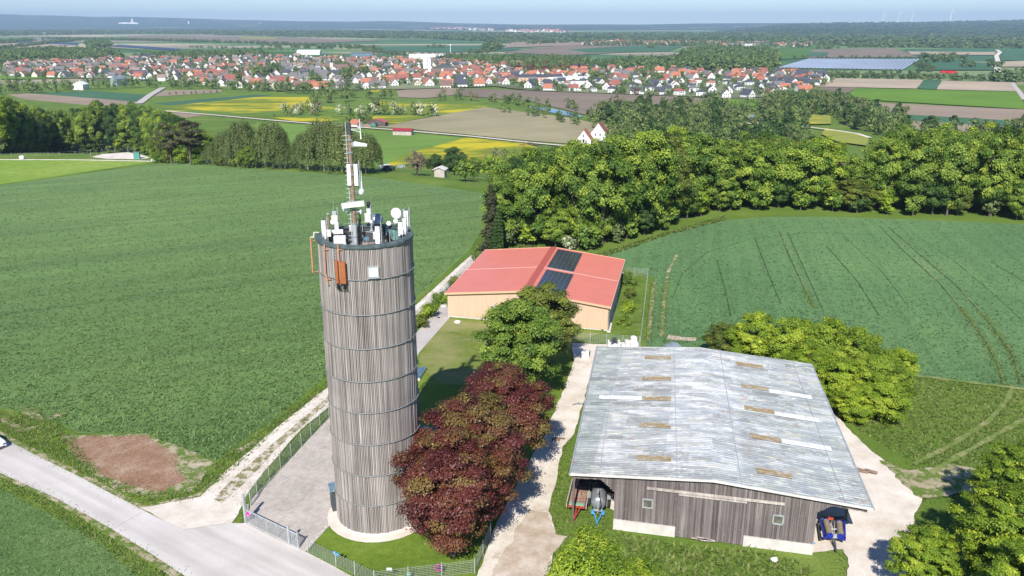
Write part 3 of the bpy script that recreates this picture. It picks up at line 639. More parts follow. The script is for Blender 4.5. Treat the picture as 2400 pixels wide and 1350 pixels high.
tracks([[(2140, 1090), (2230, 1045), (2320, 985), (2362, 935), (2372, 905)], [(2180, 1110), (2300, 1040), (2400, 985), (2470, 930)]], .7, 'trk', .3) if 'trk' in M else None
M['trk'] = gravelly('trk', [(.14, .20, .05), (.22, .25, .09), (.32, .29, .15)], 3, .5, lambda t, p, c: t.mix(t.ramp(t.noise(p, .8, 6, .8), [(.44, 1), (.54, 0)]), c, (.12, .185, .035)))
tracks([[(2140, 1090), (2230, 1045), (2320, 985), (2362, 935), (2372, 905)], [(2180, 1110), (2300, 1040), (2400, 985), (2470, 930)]], .6, 'trk', .3)
sheet('verge', None, 'trk', world=strip([(2045, 862), (2140, 882), (2400, 914), (2700, 968)], wm=.7), amp=.2, label='dry straw coloured edge of the crop')
# --- valley floor, drawn on z = VZ
LV[0] = 0
def vf(name, px, mat, label, amp=.8, step=12, **k): return sheet(name, px, mat, z=VZ+.03*(LV[0]+1), ground=VZ, step=step, amp=amp, label=label, **k)
def vt(px, wm, mat, label, name='path'): return sheet(name, None, mat, z=VZ+.03*(LV[0]+1), world=strip(px, wm=wm, ground=VZ), ground=VZ, step=12, amp=.3, label=label)
vf('field', [(15, 221), (65, 219), (330, 237), (313, 247), (200, 246), (60, 233)], 'f_brown', 'light brown field at the far left')
vf('field', [(75, 219), (215, 213), (352, 223), (326, 239)], 'f_teal', 'blue green field left of the straight road')
vf('field', [(215, 213), (372, 208), (352, 223)], 'f_meadow', 'green meadow with a little yellow by the road')
vf('field', [(385, 212), (520, 210), (520, 216), (405, 224), (360, 226)], 'f_brown', 'small brown plot right of the straight road')
vf('field', [(350, 240), (420, 226), (650, 214), (740, 228), (735, 258), (820, 290), (600, 276), (385, 260)], 'f_meadow', 'green meadow strip below the village')
vf('field', [(370, 250), (480, 240), (600, 228), (720, 228), (735, 245), (640, 262), (560, 266), (460, 258)], 'f_yellow', 'yellow flowering meadow left of the blossom bushes')
vf('field', [(360, 243), (480, 232), (600, 222), (640, 224), (500, 238), (400, 248)], 'f_teal', 'thin dark green strip above the yellow meadow')
vf('field', [(390, 262), (482, 270), (436, 277)], 'f_brown', 'small brown triangle field by the track')
vf('field', [(800, 238), (1000, 238), (1200, 250), (1070, 268), (1000, 276), (880, 278), (740, 270), (740, 250)], 'f_meadow', 'green meadow right of the blossom bushes')
vf('field', [(880, 240), (990, 240), (1150, 248), (1090, 262), (1000, 270), (900, 262)], 'f_yellow', 'yellow flowering meadow beside the river')
vf('field', [(860, 272), (960, 270), (1000, 275), (930, 290), (880, 288)], 'f_yellow', 'yellow flowering strip behind the small farm')
vf('field', [(640, 276), (700, 278), (810, 280), (760, 286), (690, 285)], 'f_yellow', 'narrow yellow strip above the track')
vf('field', [(880, 299), (1137, 252), (1200, 260), (1330, 276), (1400, 291), (1460, 300), (1440, 312), (1360, 340), (1230, 330), (960, 303)], 'f_sand', 'large olive beige field in the valley', amp=1.5)
vf('field', [(600, 287), (810, 301), (1100, 326), (1100, 372), (900, 395), (600, 330)], 'f_lime', 'light green mown meadow behind the birches')
vf('field', [(1095, 324), (1225, 336), (1262, 348), (1240, 372), (1180, 396), (1060, 372), (900, 392), (950, 362)], 'f_yellow', 'yellow flowering meadow behind the dark round tree')
vf('field', [(930, 213), (1010, 206), (1080, 204), (1075, 222), (1000, 231), (935, 229)], 'f_brown', 'light brown field in front of the village')
vf('field', [(857, 212), (960, 207), (925, 213), (870, 217)], 'f_yellow', 'small yellow plot in front of the village')
vf('field', [(1075, 208), (1205, 212), (1440, 219), (1665, 232), (1650, 252), (1500, 262), (1380, 272), (1240, 238), (1070, 224)], 'f_dark', 'grey brown ploughed field below the white houses')
vf('field', [(1120, 202), (1240, 196), (1300, 208), (1440, 214), (1700, 230), (1860, 232), (1860, 226), (1700, 222), (1500, 216), (1300, 202)], 'f_green', 'green strip in front of the white houses')
vf('field', [(1690, 234), (1800, 236), (1745, 257), (1690, 250)], 'f_bright', 'small bright green plot right of the ploughed field')
vf('river', [(1240, 250), (1262, 252), (1300, 258), (1340, 266), (1362, 274), (1350, 277), (1318, 269), (1280, 262), (1250, 256)], 'sky_white', 'narrow river between bushes') if False else None
t = NT('water', .08, .5); t.col((.07, .11, .12)); M['water'] = t.m
vf('river', [(1236, 250), (1262, 252), (1300, 257), (1340, 265), (1366, 275), (1350, 279), (1314, 270), (1276, 262), (1244, 256)], 'water', 'narrow blue river between bushes')
vt([(382, 206), (352, 224), (325, 244)], 7, 'slab', 'straight paved road to the village', 'road')
vt([(380, 261), (500, 271), (620, 282), (815, 298), (936, 307), (1100, 321), (1240, 336), (1340, 345)], 3.6, 'gravel', 'pale gravel track crossing the valley meadows')
vt([(1120, 204), (1180, 196), (1240, 205), (1440, 217), (1700, 231), (1850, 235)], 4, 'slab', 'road along the front of the new houses', 'road')
vf('field', [(1940, 184), (2165, 188), (2148, 209), (1905, 204)], 'f_beige', 'pale stubble field right of the village')
vf('field', [(2165, 188), (2208, 190), (2195, 211), (2150, 209)], 'f_teal', 'small dark green plot between stubble fields')
vf('field', [(2208, 190), (2378, 195), (2385, 216), (2195, 211)], 'f_beige', 'pale stubble field at the right edge')
vf('field', [(1925, 206), (2007, 207), (1968, 231), (1900, 222)], 'f_dark', 'grey brown field beside the last houses')
vf('field', [(2007, 208), (2388, 217), (2402, 258), (1970, 232)], 'f_bright', 'large bright green field on the right')
vf('field', [(1975, 240), (2120, 246), (2420, 260), (2420, 288), (2060, 267), (2010, 262)], 'f_brown', 'long brown field below the bright green one')
vf('field', [(2060, 267), (2420, 288), (2420, 302), (2085, 283)], 'f_teal', 'long dark green strip on the right')
vf('field', [(2100, 284), (2420, 303), (2420, 320), (2150, 308)], 'f_brown', 'brown field behind the right wood')
vt([(2372, 196), (2388, 216), (2402, 236)], 5, 'slab', 'paved lane at the right edge', 'road')
vf('field', [(1885, 272), (1945, 273), (1948, 293), (1888, 294)], 'f_olive', 'yellowish meadow plot between the trees on the right'); vf('field', [(1935, 304), (2000, 316), (2036, 326), (2030, 345), (1960, 335), (1925, 318)], 'f_olive', 'olive meadow below the curving gravel path')
vt([(1885, 300), (1960, 309), (2010, 317), (2038, 326)], 3.5, 'gravel', 'gravel path curving between the trees')
vf('field', [(0, 178), (200, 174), (200, 184), (0, 188)], 'f_bright', 'bright green meadow in front of the left houses')
vf('village_green', [(20, 180), (30, 152), (200, 138), (600, 133), (820, 138), (1000, 142), (1240, 160), (1350, 163), (1700, 163), (1940, 176), (1935, 195), (1850, 228), (1740, 232), (1500, 224), (1240, 214), (1160, 204), (960, 211), (650, 214), (450, 192)], 'village_ground', 'gardens and lanes between the village houses', amp=3)
for px, mt, lb in (
    ([(0, 103), (90, 100), (170, 106), (40, 113), (0, 113)], 'f_beige', 'beige strip left of the first solar farm'),
    ([(250, 112), (420, 121), (600, 117), (700, 124), (420, 128)], 'f_green', 'green field behind the village'),
    ([(860, 112), (1120, 108), (1240, 118), (1060, 124), (880, 120)], 'f_teal', 'dark green field behind the church'),
    ([(1180, 123), (1380, 100), (1600, 102), (1520, 120), (1320, 132)], 'f_dark', 'grey brown field in the middle distance'),
    ([(1330, 117), (1480, 108), (1600, 110), (1560, 122), (1380, 125)], 'f_teal', 'blue green field in the middle distance'),
    ([(1810, 115), (1920, 105), (1960, 107), (1900, 137), (1820, 141)], 'f_green', 'green field left of the big solar farm'),
    ([(1905, 117), (2090, 113), (2150, 135), (1885, 137)], 'f_dark', 'grey brown field behind the solar farm'),
    ([(1900, 123), (1945, 123), (1935, 133), (1885, 135)], 'f_teal', 'small dark field behind the solar farm'),
    ([(2120, 116), (2340, 116), (2330, 124), (2130, 122)], 'f_teal', 'dark strip on the far right'),
    ([(2125, 122), (2335, 123), (2330, 130), (2135, 129)], 'f_beige', 'pale strip on the far right'),
    ([(2350, 118), (2420, 119), (2420, 145), (2345, 143)], 'f_teal', 'dark green field at the right edge'),
    ([(2250, 148), (2420, 144), (2420, 158), (2260, 158)], 'f_beige', 'pale field at the right edge'),
    ([(2180, 148), (2330, 148), (2330, 166), (2150, 166)], 'f_teal', 'teal field right of the solar farm'),
    ([(300, 84), (620, 88), (900, 96), (700, 103), (300, 94)], 'f_dark', 'grey field band in the far plain'),
    ([(560, 88), (640, 89), (650, 92), (570, 91)], 'f_yellow', 'yellow rape field in the far plain'),
    ([(1200, 100), (1440, 94), (1460, 103), (1180, 113)], 'f_brown', 'light brown field in the far plain')):
    vf('field', px, mt, lb, amp=2, step=40)
vt([(2336, 118), (2344, 124), (2335, 132), (2338, 145), (2337, 170), (2336, 180)], 9, 'gravel', 'white lane running through the right fields')
# ---------------------------------------------------------------- tower
TC = Vector((-12.7, 69.9, 0)); TR = 4.02; TOPZ = 27.6
tower = thing('water_tower', 'tall round tower clad in grey weathered vertical boards with antennas on its roof', 'tower', TC)
b = MB(); b.lathe([(TR-.12, .2), (TR-.12, TOPZ-.1), (TR-.35, TOPZ-.1), (TR-.35, 25.7)], (0, 0, 0), 96)
b.build('core_wall', M['clad_dark'], tower, world=False)
RZ = [24.75, 21.65, 18.6, 15.55, 12.6, 9.5, 6.4, 3.35]
edges = [TOPZ-.12]+RZ+[.38]
b = MB(); rnd = random.Random(3)
for k in range(9):
    z1, z0 = edges[k], edges[k+1]; n = 176; a = rnd.uniform(0, .02)
    for i in range(n):
        th = a+2*math.pi*i/n; ra = TR-.03+rnd.choice([0, 0, .035, .05])+rnd.uniform(-.008, .008); w = 2*math.pi*TR/n*rnd.uniform(.62, .84)
        er = Vector((math.cos(th), math.sin(th), 0)); et = Vector((-er.y, er.x, 0))
        b.t = min(1, max(.02, rnd.gauss(.5, .24))); b.box(er*ra+Vector((0, 0, (z0+z1)/2)), (.07, w, z1-z0-.03), (er, et, Vector((0, 0, 1))))
b.build('board_cladding', M['clad'], tower, world=False)
for z in RZ:
    b = MB(); n = 96; r = TR+.11
    pts = [Vector((r*math.cos(2*math.pi*i/n), r*math.sin(2*math.pi*i/n), z)) for i in range(n+1)]
    b.path(pts, .042, 6); b.build('ring', M['hoop'], tower, world=False)
b = MB(); b.lathe([(TR-.5, TOPZ-.16), (TR-.5, TOPZ+.02), (TR-.3, TOPZ+.06), (TR+.13, TOPZ), (TR+.15, TOPZ-.05), (TR+.15, TOPZ-.2), (TR+.06, TOPZ-.2)], (0, 0, 0), 96, smooth=False)
b.build('roof_rim', M['rimgreen'], tower, world=False)
b = MB(); b.lathe([(0, 26.0), (TR-.3, 26.0)], (0, 0, 0), 64); b.build('roof_deck', M['deck'], tower, world=False)
b = MB(); b.lathe([(TR-.36, 26.0), (TR-.4, 26.6), (TR-.4, TOPZ-.1)], (0, 0, 0), 64); b.build('parapet_lining', M['darkgrey'], tower, world=False)
b = MB()
for k in range(7):
    th = R(28+k*6.5); b.box((3.57*math.cos(th), 3.57*math.sin(th), 26.85), (.05, .36, .95), rz=th)
b.build('parapet_panel', M['teal'], tower, world=False)
b = MB(); b.lathe([(TR-.05, .02), (TR+.05, .4), (TR-.1, .42)], (0, 0, 0), 64); b.build('base_ring', M['plinth'], tower, world=False)
def on_tower(u, v, rr=TR+.06):                                   # point of the front of the tower surface seen at a pixel
    o = Vector((0, 0, CAMH)); r = Vector(ray(u, v)); a = r.x**2+r.y**2; dx, dy = o.x-TC.x, o.y-TC.y
    bq = 2*(dx*r.x+dy*r.y); c_ = dx*dx+dy*dy-rr*rr; D = bq*bq-4*a*c_
    if D < 0: D = 0
    return o+r*((-bq-math.sqrt(D))/(2*a))
def tframe(p):
    er = Vector((p.x-TC.x, p.y-TC.y, 0)).normalized(); return er, Vector((-er.y, er.x, 0)), Vector((0, 0, 1))
p = on_tower(875, 637); er, et, ez = tframe(p); fr = (et, er, ez)
b = MB(); b.box(p, (.88, .16, .9), fr); w = b.build('window', M['galv'], tower)
b = MB(); b.box(p+er*.09-ez*.04, (.72, .05, .68), fr); b.build('pane', M['white'], w)
b = MB(); b.box(p+er*.10-ez*.5, (1.0, .25, .06), fr); b.build('sill', M['galv'], w)
sheet('gravel_ring', None, 'gravel', world=[TC+Vector((5.0*math.cos(R(a)), 5.0*math.sin(R(a)), 0)) for a in range(0, 360, 12)], amp=.12, step=.5, label='pale gravel ring round the tower foot')
# entrance box on the left side of the tower
p0 = P(792, 1207); shed = thing('entrance_shed', 'small dark grey pitched porch leaning on the left side of the tower', 'shed', p0)
ex = Vector((math.cos(R(20)), math.sin(R(20)), 0)); ey = Vector((-ex.y, ex.x, 0))
b = MB(); o = p0+Vector((-.55, .35, 0)); b.prism([o, o+ex*1.6, o+ex*1.6+ey*1.4, o+ey*1.4], (0, 0, 2.35)); b.build('wall', M['darkgrey'], shed)
b = MB(); a = o-ex*.12-ey*.15+Vector((0, 0, 2.36)); A, B_, C_, D_ = a, a+ex*1.8, a+ex*1.8+ey*1.7, a+ey*1.7; ap = a+ex*1.7+ey*.85+Vector((0, 0, .75))
b.add([A, B_, C_, D_, ap], [(0, 1, 4), (1, 2, 4), (2, 3, 4), (3, 0, 4), (3, 2, 1, 0)]); b.build('roof', M['shedblue'], shed)
# low covers in the tower's shade; bluish sky-lit shade painted into the panel colour
for (pts, lb) in (([(984, 1000), (1046, 1003), (1040, 1062), (984, 1058)], 'low flat tank cover with bluish shade painted in, half hidden by the red tree'), ([(960, 862), (1000, 861), (984, 886), (958, 886)], 'low flat cover with bluish shade painted in, just behind the tower edge')):
    q = [P(u, v, .5) for u, v in pts]; cv = thing('tank_cover', lb, 'cover', Vector((sum(p.x for p in q)/4, sum(p.y for p in q)/4, 0)))
    b = MB(); b.prism([p-Vector((0, 0, .5)) for p in q][::-1], (0, 0, .46)); b.build('base', M['plinth'], cv)
    b = MB(); b.prism([p+Vector((0, 0, .0)) for p in q][::-1], (0, 0, .06))
    for k in range(1, 6):
        s = q[0].lerp(q[1], k/6); e = q[3].lerp(q[2], k/6); b.tube(s+Vector((0, 0, .09)), e+Vector((0, 0, .09)), .03, n=5)
    b.build('panel', M['shedblue'], cv)
# ---------------------------------------------------------------- antenna mast
MY = 67.5; mb0 = PY(834, 577, MY); mx = mb0.x; mtop = PY(816, 288, MY).z
mast = thing('antenna_mast', 'tall brown and grey tubular antenna mast rising above the tower roof', 'mast', (mx, MY, 26.0))
def at(u, v, y=MY): return PY(u, v, y)
def seg(z0, z1, mat, r=.17): b = MB(); b.tube((mx, MY, z0), (mx, MY, z1), r, r*.97, 12); b.build('pole', mat, mast)
seg(26.0, 29.2, M['galv'], .2); seg(29.2, 33.0, M['rustpole']); seg(33.0, mtop-.9, M['rustpole'], .155); seg(mtop-.9, mtop, M['darkgrey'], .18)
b = MB(); b.tube((mx-.27, MY, 27.2), (mx-.27, MY, mtop+.1), .045, n=6)
z = 27.4
while z < mtop-1: b.tube((mx-.52, MY, z), (mx-.02, MY, z), .022, n=4); z += .36
b.build('ladder', M['galv'], mast)
b = MB()
for z in (28.0, 29.1, 30.4, 31.0, 33.2, 34.0, 35.0, 36.0): b.tube((mx, MY, z), (mx, MY, z+.12), .22, n=10)
b.build('clamp', M['steel'], mast, split=True)
b = MB(); rnd = random.Random(5)
for k in range(6):
    xx = mx+.24+.05*k; pts = [Vector((xx, MY+.05*(k % 3), 26.1+i*.7)) for i in range(int(5+k*.5))]; b.path([q+Vector((rnd.uniform(-.03, .03), 0, 0)) for q in pts], .035, 5)
for z in np.arange(27, 32, .42): b.tube((mx+.15, MY, z), (mx+.6, MY, z), .025, n=4)
b.build('cable', M['black'], mast, split=True)
b = MB(); b.tube(at(822, 293), at(844, 300), .03); b.tube(at(822, 303), at(846, 302), .03); b.build('arm', M['galv'], mast, split=True)
def panel(name, label, u0, v0, u1, v1, y, w=.3, d=.16, mat='white', pole=True, tip=None, group=None):
    a, e = PY(u0, v0, y), PY(u1, v1, y); c = (a+e)/2; t = thing(name, label, 'antenna', (c.x, y, min(a.z, e.z)), 0, group); h = abs(a.z-e.z)
    n = Vector((c.x-TC.x, y-TC.y, 0)); n = n.normalized() if n.length > .5 else Vector((0, -1, 0)); tt = Vector((-n.y, n.x, 0))
    b = MB(); b.box(Vector((c.x, y, c.z))-Vector((0, d*.3, 0)), (w, d, h)); b.build('radome', M[mat], t)
    b = MB(); b.box(Vector((c.x, y-d*.3, c.z+h/2+.02)), (w*.9, d*.8, .05)); b.box(Vector((c.x, y-d*.3, c.z-h/2-.06)), (w*.7, d*.6, .12)); b.build('end_cap', M['darkgrey'], t, split=True)
    if pole: b = MB(); b.tube((c.x+w*.75, y+.12, c.z-h/2-.9), (c.x+w*.75, y+.12, c.z+h/2+.25), .045, n=8); b.box((c.x+w*.4, y+.05, c.z+h*.3), (w*.8, .08, .08)); b.box((c.x+w*.4, y+.05, c.z-h*.3), (w*.8, .08, .08)); b.build('bracket', M['galv'], t, split=True)
    return t
def dish(label, u, v, y, r, axis, pole_to=None, mat='white'):
    c = PY(u, v, y); t = thing('dish_antenna', label, 'dish', (c.x, c.y, c.z-r)); ax = Vector(axis).normalized()
    b = MB(); b.lathe([(0, .30*r), (r*.5, .26*r), (r*.85, .16*r), (r, 0), (r, -.22*r), (r*.7, -.32*r), (r*.25, -.45*r), (0, -.45*r)], c, 28, ax); b.build('drum', M[mat], t)
    b = MB(); b.tube(c-ax*r*.4, c-ax*(r*.4+.35), .09, n=8); q = c-ax*(r*.4+.35); b.tube(q, q-Vector((0, 0, .5)), .05, n=6)
    if pole_to: b.tube(q, PY(*pole_to), .035, n=6)
    b.build('mount', M['steel'], t); return t
panel('panel_antenna', 'long white ribbed panel antenna on the left of the mast', 817.5, 384, 819.5, 434, MY-.1, .30, .2, pole=False)
panel('panel_antenna', 'long white round panel antenna on the right of the mast', 834, 384, 836.5, 434, MY-.1, .30, .3)
c = at(830, 338); t = thing('cone_antenna', 'white tapered horizontal antenna pointing right from the upper mast', 'antenna', (c.x, c.y, c.z-.3))
b = MB(); e = at(860, 341); b.tube(c, e, .24, .13, 16); b.build('radome', M['white'], t)
b = MB(); b.tube((mx, MY, c.z), c, .07); b.box(c-Vector((.06, 0, 0)), (.2, .3, .35)); b.tube(at(825, 331), at(825, 345), .06); b.build('mount', M['steel'], t)
def whip(label, u0, v0, u1, v1, y, r=.022, arm=None, mat='galv'):
    a, e = PY(u0, v0, y), PY(u1, v1, y); t = thing('whip_antenna', label, 'antenna', a)
    b = MB(); m = a.lerp(e, .35); b.tube(a, m, r*1.8, r*1.4, 6); b.tube(m, e, r, r*.6, 6); b.build('rod', M[mat], t)
    if arm: b = MB(); b.tube(PY(*arm), m, .035, n=6); b.build('arm', M['galv'], t)
whip('slim whip antenna hanging and rising on the top right arm of the mast', 846, 326, 842, 278, MY, .035, (820, 303.5, MY), 'white')
whip('slim whip antenna on the short arm beside the small round dish', 848, 442, 846, 400, MY, .035, (828, 426, MY), 'white')
dish('small white round dish on the right side of the mast', 848, 450, MY-.1, .27, (.75, -.65, 0), (829, 451, MY))
dish('white dish below the sign board, left of the mast', 810, 490, MY-.1, .28, (-.3, -1, .05), (828, 488, MY))
dish('white horn shaped dish right of the mast below the board', 847, 496, MY, .28, (1, -.1, 0), (830, 497, MY))
c = at(830, 477); t = thing('sector_panel', 'tilted cream coloured long box antenna across the mast', 'antenna', (c.x, c.y-.3, c.z-.25))
b = MB(); a, e = at(804, 480), at(856.5, 473.5); d = (e-a).normalized(); up = Vector((0, 0, 1)); nn = d.cross(up).normalized(); up = nn.cross(d); 
b.box(c-Vector((0, .42, 0)), ((e-a).length, .28, .42), (d, nn, -up)); b.build('housing', M['offwhite'], t)
b = MB(); b.box(c-Vector((.06, .2, 0)), (.4, .25, .3)); b.build('bracket', M['steel'], t, split=True)
# antennas on the tower rim (back rim first)
BY, FY = 73.3, 66.6
panel('panel_antenna', 'white panel antenna at the far left of the tower rim', 758, 516, 761, 560, 69.4, .34, .2)
panel('panel_antenna', 'grey panel antenna standing tall behind the left rim', 783, 493, 785, 520, 72.2, .34, .2, 'galv')
panel('panel_antenna', 'tall white panel on the back rim just right of the mast', 864, 488, 866, 522, BY, .32, .22)
panel('panel_antenna', 'white panel antenna standing inside the front of the rim', 884, 530, 887, 574, 67.0, .36, .22)
panel('panel_antenna', 'rightmost tall white panel antenna on the rim', 952, 493, 953, 540, 71.6, .34, .22)
panel('panel_antenna', 'thin white panel in front of the rightmost antenna', 947, 511, 949, 548, 70.2, .26, .2)
panel('panel_antenna', 'short white panel left of the right hand cluster', 938, 520, 939, 552, 70.6, .36, .22)
dish('large white dish on a pole at the right of the rim', 928, 501, 72.4, .52, (-.35, -1, 0), (935, 503, 72.5))
dish('grey shaded dish on the back rim', 884, 513, BY, .52, (.15, -.8, .5), (888, 520, BY), 'tank')
for i, (u, v, y, lb) in enumerate(((872, 521, 72.6, 'small white drum antenna under the grey dish'), (911, 524, 72.6, 'small white drum antenna on the back right rim'), (927, 519, 72.2, 'small white drum antenna beside the right pole'),
                     (779, 521, 71.0, 'small white drum antenna on the left back rim'))): dish(lb, u, v, y, .22, (-.2, -1, 0))
def pole(label, u0, v0, u1, v1, y, r, mat): a, e = PY(u0, v0, y), PY(u1, v1, y); t = thing('pole', label, 'pole', a); b = MB(); b.tube(a, (a.x, y, e.z), r, r*.8, 8); b.build('tube', M[mat], t); b = MB(); b.tube((a.x, y, e.z-.02), (a.x, y, e.z+.08), r*1.3, n=8); b.box(a, (.3, .3, .06)); b.build('cap', M['galv'], t, split=True)
pole('rust brown tapered pole on the left rim', 771, 538, 769, 502, 70.8, .10, 'rustpole'); pole('grey pole carrying the black and white antenna at the back', 871, 540, 869, 482, BY, .09, 'galv')
pole('slim grey pole holding the large white dish', 937, 548, 935, 490, 72.5, .06, 'galv'); pole('grey pole inside the right antenna cluster', 948, 545, 947, 492, 71.8, .09, 'galv')
whip('hair thin whip aerial on the left rim', 781, 493, 781, 470, 72.2, .012); whip('hair thin whip aerial behind the mast', 869, 484, 869, 462, BY, .012); whip('hair thin whip aerial over the right cluster', 941, 520, 939, 486, 71.8, .014)
c = PY(864, 480, BY); t = thing('spotlight', 'small black lamp head on the back rim pole', 'lamp', c); b = MB(); b.lathe([(0, .3), (.16, .26), (.2, 0), (.12, -.22), (0, -.25)], c, 14); b.build('head', M['black'], t)
def cabinet(label, u, v, y, w, d, h, mat='white', rz=.2, legs=False):
    c = PY(u, v, y); z = max(c.z, 26.05); t = thing('equipment_box', label, 'cabinet', (c.x, y, z)); b = MB(); b.box((c.x, y, z+h/2), (w, d, h), rz=rz); b.build('housing', M[mat], t)
    b = MB(); b.box((c.x, y-d/2-.02, z+h*.5), (w*.8, .03, h*.8), rz=rz); b.build('door', M['offwhite' if mat == 'white' else mat], t)
cabinet('white rounded box on the left back pole', 784, 519, 71.4, .5, .4, .5); cabinet('narrow white box below the left back pole', 789, 538, 71.0, .35, .3, .65); cabinet('pair of small white boxes joined on the left deck', 791, 548, 69.5, .95, .3, .35)
cabinet('white flat box beside the far left panel', 771, 554, 68.7, .35, .3, .55); cabinet('wide white box near the front rim on the left', 797, 571, 67.0, .95, .5, .65, 'white', .1); cabinet('white box on the back rim pole', 862, 520, BY-.2, .5, .35, .75)
cabinet('white box hanging low in the right cluster', 939, 549, 69.8, .42, .35, .55); cabinet('small white box left of the mast foot', 823, 540, 69.5, .3, .25, .45); cabinet('grey blue junction box on the deck centre', 857, 563, 68.2, .55, .4, .25, 'shedblue'); cabinet('white slim box left of the front panel', 879, 560, 67.6, .3, .25, .6)
t = thing('deck_clutter', 'dark cables, trays and steel frames lying on the tower roof deck', 'cable tray', (TC.x, TC.y, 26.0)); rnd = random.Random(9); b = MB(); g = MB()
for k in range(46):
    a = rnd.uniform(0, 6.28); r = rnd.uniform(.3, 3.3); q = TC+Vector((r*math.cos(a), r*math.sin(a)*.9, 26.05)); d = Vector((rnd.uniform(-1, 1), rnd.uniform(-.5, .5), 0))*rnd.uniform(.3, .9)
    (b if k % 3 else g).tube(q, q+d, rnd.uniform(.025, .06), n=5)
for k in range(34):
    a = R(rnd.uniform(-30, 210)); r = rnd.uniform(3.0, 3.45); q = TC+Vector((r*math.cos(a), r*math.sin(a), 26.0)); h = rnd.uniform(.5, 1.7); g.tube(q, q+Vector((0, 0, h)), .03, n=5)
    if k % 2: b.box(q+Vector((0, 0, h*.6)), (rnd.uniform(.15, .4), .2, rnd.uniform(.2, .5)), rz=a)
b.build('cable', M['black'], t, split=True); g.build('frame', M['galv'], t, split=True)
t = thing('guard_rail', 'thin steel rail running round the inside of the tower rim', 'railing', (TC.x, TC.y, TOPZ)); b = MB()
for k in range(18): a = R(-20+k*13); a2 = R(-20+(k+1)*13); q = TC+Vector((3.62*math.cos(a), 3.62*math.sin(a), 0)); q2 = TC+Vector((3.62*math.cos(a2), 3.62*math.sin(a2), 0)); b.tube(q+Vector((0, 0, TOPZ)), q+Vector((0, 0, TOPZ+.3)), .02, n=4); b.tube(q+Vector((0, 0, TOPZ+.3)), q2+Vector((0, 0, TOPZ+.3)), .022, n=4)
b.build('rail', M['galv'], t)
t = thing('roof_frame', 'grey bent pipe handrail around the roof hatch beside the mast', 'railing', PY(850, 560, 68)); b = MB(); q = [PY(838, 563, 68), PY(838, 549, 68), PY(846, 542, 68.5), PY(880, 545, 68.8), PY(881, 560, 68.6)]; b.path(q, .04, 6); b.build('pipe', M['galv'], t)
# brown antennas and pipes hanging on the tower's outside
def outp(u, v, off=.25): return on_tower(u, v, TR+off)
def hang(label, u0, v0, u1, v1, w, d, off, mat):
    a, e = outp(u0, v0, off), outp(u1, v1, off); c = (a+e)/2; er, et, ez = tframe(c); h = abs(a.z-e.z); t = thing('wall_antenna', label, 'antenna', (c.x, c.y, c.z-h/2))
    b = MB(); b.box(c, (w, d, h), (et, er, ez)); b.build('radome', M[mat], t)
    b = MB(); b.box(c-ez*(h/2+.1), (w*.7, d*.6, .2), (et, er, ez))
    for k in range(4): s = c-ez*(h/2+.1)+et*(w*.25*(k-1.5)); b.path([s, s-ez*.35+er*.03, s-ez*.6-er*.12+et*.1*(k-1.5)], .03, 5)
    b.build('connector', M['black'], t); b = MB(); b.box(c+ez*h*.3-er*(d*.5+off*.3), (.1, off, .08), (et, er, ez)); b.box(c-ez*h*.3-er*(d*.5+off*.3), (.1, off, .08), (et, er, ez)); b.build('bracket', M['steel'], t, split=True)
hang('narrow rust brown box antenna on the tower wall', 789, 611, 792.5, 663, .24, .24, .35, 'rustbrown'); hang('wide rust brown box antenna on the tower wall', 803, 614, 806, 664, .46, .2, .38, 'rustbrown')
for lb, pts in (('pink brown pipe running down the wall left of the brown antennas', [(760, 573), (763, 640), (769, 668)]), ('short pink brown pipe carrying the wide brown antenna', [(792, 574), (795, 618), (797, 668)])):
    q = [outp(u, v, .2) for u, v in pts]; t = thing('wall_pipe', lb, 'pipe', q[-1]); b = MB(); b.path(q, .075, 8); b.build('tube', M['pinkpipe'], t)
    b = MB()
    for f in (.12, .85): s = q[0].lerp(q[-1], f); er, et, ez = tframe(s); b.tube(s, s-er*.2, .04); b.tube(s-er*.02, s+et*.35-er*.1, .04)
    b.build('bracket', M['pinkpipe'], t, split=True)
q = [PY(747, 545, 69.6), PY(736, 545, 69.3), PY(735, 556, 69.3), PY(728, 556, 69.2), PY(733.5, 638, 69.2), PY(748, 637, 69.6)]
t = thing('pipe_bracket', 'square pipe frame sticking out from the left of the tower top', 'pipe frame', q[4]); b = MB(); b.path(q[:4], .06, 8); b.build('arm', M['offwhite'], t); b = MB(); b.path([q[3], q[4]], .085, 8); b.path([q[3].lerp(q[4], .1), PY(748, 563, 69.7)], .05, 8); b.path(q[4:], .06, 8); b.build('frame', M['pinkpipe'], t)
t = thing('wall_ladder', 'thin dark ladder hanging on the tower wall beside the pipes', 'ladder', outp(786, 668, .12)); b = MB()
a0, a1, e0, e1 = outp(781, 578, .12), outp(786, 578, .12), outp(786, 672, .12), outp(791, 672, .12); b.path([a0, e0], .02, 4); b.path([a1, e1], .02, 4)
for k in range(14): b.tube(a0.lerp(e0, k/13), a1.lerp(e1, k/13), .018, n=4)
b.build('rung', M['steel'], t)
